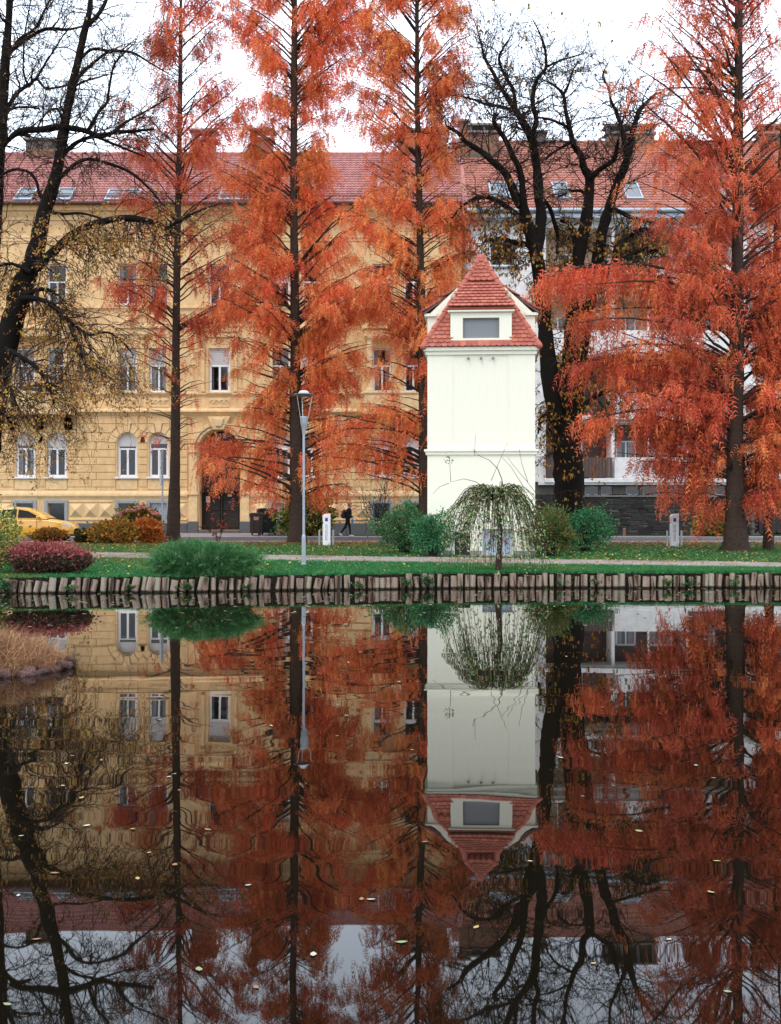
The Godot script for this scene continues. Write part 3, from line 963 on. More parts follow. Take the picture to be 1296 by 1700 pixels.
	for pr in [[114.0, 188.0], [-40.0, 20.0], [540.0, 614.0], [281.0, 311.0], [417.0, 446.0], [707.0, 764.0]]:
		var q := MB.new()
		q.rect(fx(pr[0]), fy(864), fx(pr[1]), fy(861), z + 0.06, z + 0.14, 0.02)
		q.rect(fx(pr[0]), fy(834), fx(pr[1]), fy(831), z + 0.06, z + 0.12, 0.02)
		part("plinth_panel_border", q, M.trim, h)
		var n := int((pr[1] - pr[0]) / 24.0)
		for k in n:
			var dm := MB.new()
			var x0 := fx(lerpf(pr[0], pr[1], float(k) / n) + 2)
			var x1 := fx(lerpf(pr[0], pr[1], float(k + 1) / n) - 2)
			var y0 := fy(858)
			var y1 := fy(836)
			var zz := z + 0.085
			var tip := Vector3((x0 + x1) / 2, (y0 + y1) / 2, zz + 0.24)
			var cs := [Vector3(x0, y0, zz), Vector3(x1, y0, zz), Vector3(x1, y1, zz), Vector3(x0, y1, zz)]
			for e in 4: dm.tri(cs[e], cs[(e + 1) % 4], tip, Vector3(0, 0, 1))
			part("diamond_stone", dm, M.trim, h)
	for q in [[float(ends[0]), 312.0], [416.0, float(ends[1])]]:
		var n := int((q[1] - q[0]) / 30.0)
		for k in n:
			var gm := MB.new()
			gm.rect(fx(lerpf(q[0], q[1], float(k) / n)) + 0.008, fy(892), fx(lerpf(q[0], q[1], float(k + 1) / n)) - 0.008, fy(868.5), z + 0.05, z + 0.2, 0.02)
			part("granite_block", gm, M.granite, h)
	_portal(h, z)
	# roof
	var eave := Vector3(0, fy(344) + 0.1, z + 0.72)
	var ridge := Vector3(0, 23.9, z - 5.4)
	part("roof_tiles", tiled_roof(fx(ends[0]) - 0.2, fx(767), eave.y, eave.z, ridge.y, ridge.z, 20, 0.2), M.roof_red, h).set_meta("kind", "stuff")
	mb = MB.new()
	mb.quad(Vector3(fx(ends[0]), ridge.y, ridge.z), Vector3(fx(767), ridge.y, ridge.z), Vector3(fx(767), eave.y, z - 11.6), Vector3(fx(ends[0]), eave.y, z - 11.6), Vector3(0, 1, -1))
	mb.tube(PackedVector3Array([Vector3(fx(ends[0]), ridge.y + 0.03, ridge.z), Vector3(fx(767), ridge.y + 0.03, ridge.z)]), PackedFloat32Array([0.13, 0.13]), 8)
	part("roof_back", mb, M.roof_red, h)
	mb = MB.new()
	mb.tube(PackedVector3Array([Vector3(fx(ends[0]), eave.y - 0.05, eave.z + 0.08), Vector3(fx(766), eave.y - 0.05, eave.z + 0.08)]), PackedFloat32Array([0.11, 0.11]), 8)
	mb.tube(PackedVector3Array([Vector3(fx(768.5), eave.y - 0.1, z + 0.75), Vector3(fx(768.5), eave.y - 0.8, z + 0.2), Vector3(fx(768.5), 3.0, z + 0.2), Vector3(fx(768.5), 0.55, z + 0.2)]), PackedFloat32Array([0.075, 0.075, 0.075, 0.075]), 8)
	part("gutter", mb, M.copper_gutter, h)
	mb = MB.new()   # snow guard rails near the eave
	for k in 2:
		var o := eave + (ridge - eave) * (0.05 + 0.035 * k) + Vector3(0, 0.2, 0.12)
		mb.tube(PackedVector3Array([Vector3(fx(ends[0]), o.y, o.z), Vector3(fx(766), o.y, o.z)]), PackedFloat32Array([0.025, 0.025]), 4)
	part("snow_guard", mb, M.copper_gutter, h)
	for s in [[22, 52, 336, 316], [88, 116, 336, 316], [173, 201, 335, 317], [202, 228, 335, 317], [362, 386, 335, 317], [387, 412, 335, 317], [626, 652, 337, 305], [654, 680, 337, 305], [-60, -34, 336, 316]]:
		skylight(h, s[0], s[1], s[2], s[3], eave, ridge, M.zinc)
	for c in [[42, 88, 229, 258, "plain"], [318, 356, 215, 258, "open"], [418, 452, 214, 258, "open"], [660, 742, 214, 250, "open"], [-70, -20, 214, 258, "open"]]:
		chimney(h, c[0], c[1], c[2], c[3], 74.0, c[4])

func _block(h: Node, xa: float, xb: float, ya: float, yb: float, zones: Array):
	var z := -FD
	var g := 0.02
	var p := PackedVector2Array([Vector2(fx(xa) + g, fy(yb) + g), Vector2(fx(xb) - g, fy(yb) + g), Vector2(fx(xb) - g, fy(ya) - g), Vector2(fx(xa) + g, fy(ya) - g)])
	if p[1].x - p[0].x < 0.08: return
	var todo := [p]
	for o in zones:
		var cx: float = (o.x0 + o.x1) / 2
		var r: float = (o.x1 - o.x0) / 2
		if o.x0 - 0.8 > fx(xb) or o.x1 + 0.8 < fx(xa): continue
		var cy: float = o.y1 - r
		if fy(yb) > cy + r + 0.7 or fy(ya) < cy + 0.01: continue
		var ring := PackedVector2Array()
		for k in 15: ring.push_back(Vector2(cx + cos(PI * k / 14.0) * (r + 0.53), cy - 0.02 + sin(PI * k / 14.0) * (r + 0.53)))
		ring.push_back(Vector2(cx - r - 0.53, cy - 0.03)); ring.push_back(Vector2(cx + r + 0.53, cy - 0.03))
		var next := []
		for q in todo: next.append_array(Geometry2D.clip_polygons(q, ring))
		todo = next
	for q in todo:
		if Geometry2D.is_polygon_clockwise(q): continue
		var mb := MB.new()
		var area := 0.0
		for k in q.size(): area += q[k].cross(q[(k + 1) % q.size()])
		if absf(area) < 0.03: continue
		var t := rf(0.94, 1.04)
		mb.col = Color(t, t, t)
		mb.slab(q, z - 0.01, z + 0.055, 0.018)
		part("rusticated_block", mb, M.plaster, h)
func _pilaster(h: Node, px: float, w: float, pt: float, pb: float, z: float):
	var mb := MB.new()
	mb.rect(fx(px - w / 2), fy(pb - 3), fx(px + w / 2), fy(pt + 4), z, z + 0.12, 0.015)
	mb.rect(fx(px - w / 2 - 1), fy(pb), fx(px + w / 2 + 1), fy(pb - 3), z, z + 0.16, 0.015)
	mb.rect(fx(px - w / 2 - 1), fy(pt + 4), fx(px + w / 2 + 1), fy(pt), z, z + 0.17, 0.015)
	part("pilaster", mb, M.trim, h)
func _scroll(h: Node, px: float, py: float, z: float):
	var mb := MB.new()
	for s in [-1.0, 1.0]:
		var pts := PackedVector3Array()
		var rad := PackedFloat32Array()
		for k in 9:
			var a := k * 0.85
			var r := 0.17 * (1.0 - k / 11.0)
			pts.push_back(Vector3(fx(px) + s * (0.12 + cos(a) * r), fy(py) + sin(a) * r, z + 0.02))
			rad.push_back(0.032 * (1.0 - k / 14.0))
		mb.tube(pts, rad, 5)
	part("relief_scroll", mb, M.trim, h)
func _bay(h: Node, c: float, z: float):
	var mb := MB.new()
	# balcony slab, parapet and consoles of the first floor; entablature over its columns
	mb.rect(fx(c - 58), fy(690), fx(c + 58), fy(682), z, z + 0.95, 0.03)
	part("balcony_slab", mb, M.trim, h)
	mb = MB.new()
	mb.rect(fx(c - 55), fy(682), fx(c + 55), fy(656), z + 0.62, z + 0.84, 0.02)
	mb.rect(fx(c - 57), fy(656), fx(c + 57), fy(652), z + 0.56, z + 0.9, 0.02)
	for s in [-1.0, 1.0]: mb.box(Vector3(fx(c + s * 55), fy(682), z), Vector3(fx(c + s * 49), fy(656), z + 0.61))
	for k in 4: mb.rect(fx(c - 48 + k * 25), fy(678), fx(c - 27 + k * 25), fy(660), z + 0.84, z + 0.87, 0.02)
	part("balcony_parapet", mb, M.trim, h)
	for s in [-46.0, 0.0, 46.0]:
		var k := MB.new()
		k.slab(PackedVector2Array([Vector2(0, fy(690)), Vector2(0.8, fy(690)), Vector2(0.8, fy(694)), Vector2(0.55, fy(699)), Vector2(0.4, fy(706)), Vector2(0.2, fy(712)), Vector2(0, fy(714))]), -0.2, 0.2, 0.0, true)
		for i in k.v.size():
			var p := k.v[i]
			k.v[i] = Vector3(fx(c + s) + p.z, p.y, z + p.x)
			var n := k.n[i]
			k.n[i] = Vector3(n.z, n.y, n.x)
		part("console", k, M.trim, h)
	for s in [-46.0, 46.0]:
		var k := MB.new()
		var o := Vector3(fx(c + s), fy(652), z + 0.62)
		var H := fy(562) - fy(652)
		k.lathe(o, PackedVector2Array([Vector2(0.24, 0), Vector2(0.24, 0.1), Vector2(0.19, 0.14), Vector2(0.17, 0.2), Vector2(0.145, H - 0.25), Vector2(0.18, H - 0.22), Vector2(0.15, H - 0.17), Vector2(0.24, H - 0.08), Vector2(0.24, H)]))
		part("column", k, M.trim, h)
	mb = MB.new()
	mb.rect(fx(c - 55), fy(562), fx(c + 55), fy(550), z, z + 0.82, 0.03)
	mb.rect(fx(c - 58), fy(550), fx(c + 58), fy(545), z, z + 0.95, 0.03)
	part("entablature", mb, M.trim, h)
	mb = MB.new()
	mb.rect(fx(c - 54), fy(516), fx(c + 54), fy(513), z + 0.6, z + 0.8, 0.02)
	for s in [-1.0, 1.0]: mb.rect(fx(c + s * 51) - 0.16, fy(545), fx(c + s * 51) + 0.16, fy(516), z + 0.58, z + 0.82, 0.02)
	part("balustrade_rail", mb, M.trim, h)
	for k in 15:
		var b := MB.new()
		b.lathe(Vector3(fx(c - 45 + k * 90.0 / 14.0), fy(545), z + 0.7), PackedVector2Array([Vector2(0.07, 0), Vector2(0.07, 0.08), Vector2(0.045, 0.12), Vector2(0.085, 0.35), Vector2(0.04, 0.75), Vector2(0.07, 0.9), Vector2(0.07, fy(516) - fy(545))]), 8)
		part("baluster", b, M.trim, h)
	if c < 100:
		for k in 2:
			var x: float = fx([c - 8, c + 28][k])
			var t := thing("flower_box", ["flower box with red blooms on the yellow balcony parapet", "flower box of green leaves on the yellow balcony parapet"][k], "flower box", Vector3(x, fy(652), z + 0.72), "flower boxes on the balcony")
			var fb := MB.new()
			fb.rect(x - 0.5, fy(652), x + 0.5, fy(652) + 0.2, z + 0.62, z + 0.82, 0.02)
			part("trough", fb, M.plastic_brown, t)
			var trs := []
			var cols := []
			for q in 240:
				trs.append(Transform3D(Basis.from_euler(Vector3(rf(-1, 1), rf(0, TAU), rf(-1, 1))), Vector3(x + rf(-0.55, 0.55), fy(652) + 0.2 + absf(rng.randfn(0, 0.16)), z + 0.72 + rng.randfn(0.03, 0.12))))
				cols.append(Color(0.6, 0.06, 0.03) if k == 0 and q % 3 == 0 else Color(0.03, 0.09, 0.03))
			leaves_joined("blooms", func(cc): return leaf_mesh(0.13, 0.05, null, cc), trs, cols, M.leaves, t)
func _portal(h: Node, z: float):
	# jambs, archivolt, keystone
	for s in [-1.0, 1.0]:
		var mb := MB.new()
		var x: float = 364 + s * 43.0
		mb.rect(fx(x - 7), fy(866), fx(x + 7), fy(822), z, z + 0.22, 0.02)
		mb.rect(fx(x - 8), fy(822), fx(x + 8), fy(817), z, z + 0.3, 0.02)
		mb.rect(fx(x - 6), fy(817), fx(x + 6), fy(752), z, z + 0.2, 0.02)
		mb.rect(fx(x - 8), fy(752), fx(x + 8), fy(747), z, z + 0.28, 0.02)
		part("portal_jamb", mb, M.trim, h)
		mb = MB.new()
		mb.rect(fx(x - 8.5), fy(892), fx(x + 8.5), fy(866), z, z + 0.3, 0.02)
		part("portal_foot", mb, M.granite, h)
	for k in 13:
		var mb := MB.new()
		for q in [[35.0, 40.0, 0.16], [40.5, 46.0, 0.24]]:
			var a := PI * k / 13.0 + 0.006
			var b := PI * (k + 1) / 13.0 - 0.006
			var poly := PackedVector2Array()
			for e in 4: poly.push_back(Vector2(fx(364 + cos(lerpf(a, b, e / 3.0)) * q[0]), fy(747 - sin(lerpf(a, b, e / 3.0)) * q[0])))
			for e in 4: poly.push_back(Vector2(fx(364 + cos(lerpf(b, a, e / 3.0)) * q[1]), fy(747 - sin(lerpf(b, a, e / 3.0)) * q[1])))
			mb.slab(poly, z, z + q[2], 0.012)
		part("archivolt_stone", mb, M.trim, h)
	var ks := MB.new()
	ks.slab(PackedVector2Array([Vector2(fx(356), fy(714)), Vector2(fx(372), fy(714)), Vector2(fx(383), fy(692)), Vector2(fx(345), fy(692))]), z, z + 0.3, 0.03)
	ks.slab(PackedVector2Array([Vector2(fx(359), fy(709)), Vector2(fx(369), fy(709)), Vector2(fx(373), fy(695)), Vector2(fx(355), fy(695))]), z + 0.3, z + 0.42, 0.04)
	part("keystone", ks, M.trim, h)
	# the door
	var d := MB.new()
	var zd := z - 1.0
	d.slab(arch_poly(fx(331), fy(880), fx(397), fy(715)), zd - 0.05, zd)
	var door := part("door", d, M.dark_wood, h)
	for s in 2:
		for pr in [[877.0, 852.0], [848.0, 828.0], [822.0, 770.0]]:
			var q := MB.new()
			var xa := fx(335 + s * 31)
			q.rect(xa, fy(pr[0]), xa + 27.0 * FD / F, fy(pr[1]), zd, zd + 0.045, 0.03)
			part("door_panel", q, M.dark_wood, door)
	var q := MB.new()
	q.rect(fx(331), fy(766), fx(397), fy(760), zd, zd + 0.12, 0.02)
	q.rect(fx(362.5), fy(879.5), fx(365.5), fy(766), zd, zd + 0.08, 0.01)
	part("door_transom", q, M.dark_wood, door)
	q = MB.new()
	q.slab(arch_poly(fx(334), fy(758), fx(394), fy(717)), zd, zd + 0.01)
	part("fanlight_pane", q, M.car_glass, door)
	q = MB.new()
	for k in 5:
		var a := PI * (k + 1) / 6.0
		q.tube(PackedVector3Array([Vector3(fx(364), fy(757), zd + 0.04), Vector3(fx(364 + cos(a) * 30), fy(750 - sin(a) * 31), zd + 0.04)]), PackedFloat32Array([0.025, 0.025]), 4)
	part("fanlight_bars", q, M.dark_wood, door)
	q = MB.new()
	q.rect(fx(337.5), fy(834), fx(344.5), fy(823.5), zd + 0.046, zd + 0.052)
	part("notice", q, M.paper, door)
	q = MB.new()
	q.rect(fx(374), fy(824), fx(381), fy(820.5), zd + 0.046, zd + 0.052)
	part("notice", q, M.paper, door)
	q = MB.new()
	q.slab(PackedVector2Array([Vector2(fx(374.5), fy(835)), Vector2(fx(379.5), fy(835)), Vector2(fx(377), fy(830.5))]), zd + 0.046, zd + 0.052)
	part("blue_mark", q, M.bag_blue, door)
	for k in 2:
		q = MB.new()
		q.box(Vector3(fx(331 - k * 2), 0.55 + 0.001 * k, z - 1.1), Vector3(fx(397 + k * 2), 0.79 - k * 0.085, z + 0.32 + 0.32 * k))
		part("step", q, M.granite, h)

func make_white_house():
	var z := -FD
	var h := thing("white_apartment_house", "white apartment house with long balconies over a dark stone base", "building", Vector3(fx(1080), gh(69), -FD))
	var xl := 770.5
	var xr := 1450.0
	var floors := [[378.0, 442.0, 486.0], [486.0, 550.0, 590.0], [590.0, 656.0, 696.0], [696.0, 760.0, 800.0]]   # opening top, parapet top, slab bottom
	var bl := 906.0
	var br := 1216.0
	var holes := []
	for f in floors: holes.append(hole(bl, br, f[0] + (0.0 if f[0] < 400 else 6.0), f[1] + 34.0))
	var wins := [hole(811, 858, 397, 442), hole(811, 858, 505, 552), hole(811, 858, 612, 658), hole(811, 858, 712, 752), hole(1286, 1330, 397, 442), hole(1286, 1330, 502, 550), hole(1286, 1330, 606, 652), hole(1286, 1330, 710, 752), hole(1370, 1410, 502, 550), hole(1370, 1410, 710, 752)]
	var mb := MB.new()
	wall(mb, fx(xl), fy(800), fx(xr), fy(355), z, 1.7, holes + wins)
	part("wall", mb, M.white_wall, h)
	for o in wins: window(h, o, z - 0.2, {"fw": 0.08, "transom": 0.02, "sill": true, "sill_mat": M.zinc, "curtain": 0.15})
	# balconies: back wall, doors, parapets
	for k in 4:
		var f: Array = floors[k]
		var o: Dictionary = holes[k]
		var b := MB.new()
		var doors := []
		for q in [[930.0, 975.0], [1030.0, 1066.0], [1084.0, 1128.0], [1150.0, 1200.0]]:
			doors.append({"x0": fx(q[0]), "x1": fx(q[1]), "y0": o.y0 + 0.1, "y1": o.y0 + 2.25, "arch": false})
		wall(b, o.x0, o.y0, o.x1, o.y1, z - 1.6, 0.2, doors)
		part("balcony_back_wall", b, M.beige if k < 2 else M.brown_rail, h)
		for d in doors: window(h, d, z - 1.75, {"fw": 0.08, "transom": 0.02, "curtain": 0.3 if k % 2 else 0.0})
		var s := MB.new()
		s.rect(fx(bl - 3), o.y0 - 0.26, fx(br + 3), o.y0 - 0.012, z - 0.05, z + 0.42, 0.02)
		part("balcony_slab", s, M.white_wall, h)
		var segs := [[1018.0, 1140.0, 0]]
		if k < 3: segs = [[bl - 1, 1016.0, 0 if k == 1 else 1], [1018.0, 1138.0, 0], [1140.0, br + 1, 1 if k == 2 else 0]]
		else: segs = [[bl - 1, 1016.0, 2], [1018.0, 1138.0, 0], [1140.0, br + 1, 2]]
		for sg in segs:
			if sg[2] == 0:
				var p := MB.new()
				p.rect(fx(sg[0]), o.y0 - 0.01, fx(sg[1]), fy(f[1]), z + 0.28, z + 0.4, 0.02)
				part("balcony_parapet", p, M.white_wall, h)
			else:
				var r := MB.new()
				r.rect(fx(sg[0]), fy(f[1]) - 0.05, fx(sg[1]), fy(f[1]), z + 0.3, z + 0.36)
				r.rect(fx(sg[0]), o.y0 + 0.06, fx(sg[1]), o.y0 + 0.11, z + 0.3, z + 0.36)
				var rail := part("balcony_railing", r, M.dark_wood if sg[2] == 1 else M.brown_rail, h)
				var n := int((float(sg[1]) - float(sg[0])) / (3.0 if sg[2] == 1 else 5.6))
				for i in n:
					var bm := MB.new()
					var x := lerpf(fx(sg[0]) + 0.05, fx(sg[1]) - 0.05, (i + 0.5) / n)
					if sg[2] == 1: bm.box(Vector3(x - 0.012, o.y0 + 0.11, z + 0.31), Vector3(x + 0.012, fy(f[1]) - 0.05, z + 0.34))
					else: bm.rect(x - 0.085, o.y0 + 0.03, x + 0.085, fy(f[1]) - 0.02, z + 0.361, z + 0.385, 0.008)
					part("baluster" if sg[2] == 1 else "railing_board", bm, M.dark_wood if sg[2] == 1 else M.brown_rail, rail)
		for cx in [1017.0, 1139.0]:
			var c := MB.new()
			c.box(Vector3(fx(cx) - 0.09, o.y0, z - 1.58), Vector3(fx(cx) + 0.09, o.y1, z + 0.1))
			part("balcony_divider", c, M.white_wall, h)
		var th := MB.new()
		th.box(Vector3(fx(1075) - 0.05, o.y0, z + 0.1), Vector3(fx(1075) + 0.05, o.y1 - 0.005, z + 0.2))
		part("balcony_post", th, M.white_wall, h)
	# stone base with a band of low windows
	mb = MB.new()
	mb.rect(fx(893), fy(805), fx(1222), fy(799.5), z - 0.1, z + 0.3)
	part("base_slab", mb, M.white_wall, h)
	mb = MB.new()
	var low := []
	for q in [[925.0, 966.0], [972.0, 995.0], [999.0, 1018.0], [1112.0, 1141.0], [1146.0, 1170.0], [1175.0, 1206.0], [1040.0, 1062.0], [1068.0, 1105.0]]: low.append(hole(q[0], q[1], 806.5, 822))
	wall(mb, fx(xl), fy(892), fx(1250), fy(800), z - 0.15, 0.25, low)
	part("base_wall", mb, M.mortar, h)
	for o in low: window(h, o, z - 0.36, {"fw": 0.05, "mullion": false, "mat": M.panel_grey})
	mb = MB.new()
	mb.rect(fx(920), fy(824.5), fx(1210), fy(822.2), z - 0.2, z - 0.02)
	part("base_sill", mb, M.concrete, h)
	# the stones
	var cells := []
	var y := 891.0
	while y > 826.0:
		var rh := rf(6.5, 10.0)
		var x := 872.0 + rf(0, 12)
		while x < 1240.0:
			var w := rf(9.0, 25.0)
			if rng.randf() < 0.22 and y - rh * 1.7 > 826.0: cells.append([x, y, w, rh * 1.7])
			elif rng.randf() < 0.25: cells.append([x, y, w, rh * 0.55]); cells.append([x, y - rh * 0.55, w, rh * 0.45])
			else: cells.append([x, y, w, rh])
			x += w
		y -= rh
	for q in cells:
		var poly := PackedVector2Array()
		var cs := [[0.0, 0.0], [0.5, -0.04], [1.0, 0.0], [1.03, 0.5], [1.0, 1.0], [0.5, 1.05], [0.0, 1.0], [-0.03, 0.5]]
		for c in cs: poly.push_back(Vector2(fx(q[0] + c[0] * q[2] + rf(-1.5, 1.5)), fy(q[1] - c[1] * q[3] + rf(-1.2, 1.2))))
		var off := Geometry2D.offset_polygon(poly, -0.026)
		if off.size() != 1: continue
		var s := MB.new()
		var t := rf(0.45, 1.9)
		s.col = Color(t, t * rf(0.88, 1.0), t * rf(0.82, 1.0))
		s.slab(off[0], z - 0.16, z - 0.15 + rf(0.02, 0.1), 0.02)
		part("base_stone", s, M.basalt, h)
	# driveway at the right
	mb = MB.new()
	mb.quad(Vector3(fx(1250), fy(892), z - 9.0), Vector3(fx(xr), fy(892), z - 9.0), Vector3(fx(xr), fy(800), z - 9.0), Vector3(fx(1250), fy(800), z - 9.0), Vector3(0, 0, 1))
	mb.quad(Vector3(fx(1250), fy(892), z - 9.0), Vector3(fx(1250), fy(800), z - 9.0), Vector3(fx(1250), fy(800), z - 0.1), Vector3(fx(1250), fy(892), z - 0.1), Vector3(1, 0, 0))
	mb.quad(Vector3(fx(1222), fy(800), z - 9.0), Vector3(fx(xr), fy(800), z - 9.0), Vector3(fx(xr), fy(800), z), Vector3(fx(1222), fy(800), z), Vector3(0, -1, 0))
	part("passage", mb, M.room_wall, h)
	for k in 7:
		var pb := MB.new()
		pb.rect(fx(1246), fy(891 - k * 13), fx(1261), fy(879.5 - k * 13), z - 0.14, z + 0.16, 0.03)
		part("pillar_stone", pb, M.granite, h)
	mb = MB.new()
	mb.rect(fx(1261.5), fy(857), fx(1270), fy(838), z + 0.0, z + 0.03)
	single("white_poster", mb, M.paper, Vector3(fx(1266), fy(857), z), "small blank white board beside the dark passage", "board")
	# inside, sides
	mb = MB.new()
	mb.quad(Vector3(fx(xl), 0.2, z - 6.2), Vector3(fx(xr), 0.2, z - 6.2), Vector3(fx(xr), fy(360), z - 6.2), Vector3(fx(xl), fy(360), z - 6.2), Vector3(0, 0, 1))
	for yy in [690.0, 583.0, 478.0]:
		mb.quad(Vector3(fx(xl), fy(yy), z - 1.72), Vector3(fx(xr), fy(yy), z - 1.72), Vector3(fx(xr), fy(yy), z - 6.2), Vector3(fx(xl), fy(yy), z - 6.2), Vector3(0, 1, 0))
	part("interior", mb, M.room_wall, h)
	for e in [xl, xr]:
		mb = MB.new()
		mb.quad(Vector3(fx(e), 0.2, z), Vector3(fx(e), fy(355), z), Vector3(fx(e), fy(355), z - 16.0), Vector3(fx(e), 0.2, z - 16.0), Vector3(-1 if e == xl else 1, 0, 0))
		mb.tri(Vector3(fx(e), fy(355), z), Vector3(fx(e), 25.2, z - 7.6), Vector3(fx(e), fy(355), z - 16.0), Vector3(-1 if e == xl else 1, 0, 0))
		part("gable_wall", mb, M.white_wall, h)
	# roof
	var eave := Vector3(0, fy(356) + 0.05, z + 0.75)
	var ridge := Vector3(0, 25.32, z - 7.66)
	part("roof_tiles", tiled_roof(fx(772), fx(xr), eave.y, eave.z, ridge.y, ridge.z, 29, 0.21), M.roof_orange, h).set_meta("kind", "stuff")
	mb = MB.new()
	mb.quad(Vector3(fx(771), ridge.y, ridge.z), Vector3(fx(xr), ridge.y, ridge.z), Vector3(fx(xr), eave.y, z - 16.0), Vector3(fx(771), eave.y, z - 16.0), Vector3(0, 1, -1))
	mb.tube(PackedVector3Array([Vector3(fx(771), ridge.y + 0.03, ridge.z), Vector3(fx(xr), ridge.y + 0.03, ridge.z)]), PackedFloat32Array([0.13, 0.13]), 8)
	part("roof_back", mb, M.roof_orange, h)
	mb = MB.new()   # the party wall coping between the two roofs
	var e0 := Vector3(fx(768.5), eave.y, eave.z - 0.1)
	var r0 := Vector3(fx(768.5), ridge.y + 0.1, ridge.z)
	mb.quad(e0 + Vector3(-0.26, 0.2, 0), e0 + Vector3(0.26, 0.2, 0), r0 + Vector3(0.26, 0.2, 0), r0 + Vector3(-0.26, 0.2, 0), Vector3(0, 1, 1))
	mb.quad(e0 + Vector3(-0.26, 0.2, 0), r0 + Vector3(-0.26, 0.2, 0), r0 + Vector3(-0.26, -2.0, 0), e0 + Vector3(-0.26, -0.5, 0), Vector3(-1, 0, 0))
	mb.quad(e0 + Vector3(0.26, 0.2, 0), r0 + Vector3(0.26, 0.2, 0), r0 + Vector3(0.26, -1, 0), e0 + Vector3(0.26, -0.5, 0), Vector3(1, 0, 0))
	mb.quad(e0 + Vector3(-0.26, 0.2, 0), e0 + Vector3(0.26, 0.2, 0), e0 + Vector3(0.26, -0.5, 0), e0 + Vector3(-0.26, -0.5, 0), Vector3(0, 0, 1))
	part("party_wall_coping", mb, M.roof_red, h)
	mb = MB.new()
	mb.tube(PackedVector3Array([Vector3(fx(771), eave.y - 0.02, eave.z + 0.1), Vector3(fx(xr), eave.y - 0.02, eave.z + 0.1)]), PackedFloat32Array([0.13, 0.13]), 8)
	mb.rect(fx(771), eave.y - 0.42, fx(xr), eave.y - 0.12, z + 0.6, z + 0.72, 0.01)
	part("gutter", mb, M.zinc, h)
	mb = MB.new()
	mb.quad(Vector3(fx(771), eave.y - 0.42, z), Vector3(fx(xr), eave.y - 0.42, z), Vector3(fx(xr), eave.y - 0.42, z + 0.7), Vector3(fx(771), eave.y - 0.42, z + 0.7), Vector3(0, -1, 0))
	part("soffit", mb, M.white_wall, h)
	mb = MB.new()
	mb.tube(PackedVector3Array([Vector3(fx(774.5), eave.y - 0.2, z + 0.7), Vector3(fx(774.5), eave.y - 1.0, z + 0.12), Vector3(fx(774.5), 0.55, z + 0.12)]), PackedFloat32Array([0.07, 0.07, 0.07]), 8)
	part("downpipe", mb, M.zinc, h)
	for s in [[814, 842, 331, 306], [844, 872, 331, 306], [921, 948, 331, 306], [1040, 1068, 331, 306], [1190, 1216, 331, 306]]:
		skylight(h, s[0], s[1], s[2], s[3], eave, ridge, M.zinc)
	for c in [[763, 778, 199, 245, "plain"], [779, 828, 206, 240, "open"], [890, 906, 217, 250, "plain"], [1008, 1086, 207, 243, "open"], [1262, 1330, 207, 243, "open"]]:
		chimney(h, c[0], c[1], c[2], c[3], 76.0 if c[0] > 800 else 74.5, c[4])

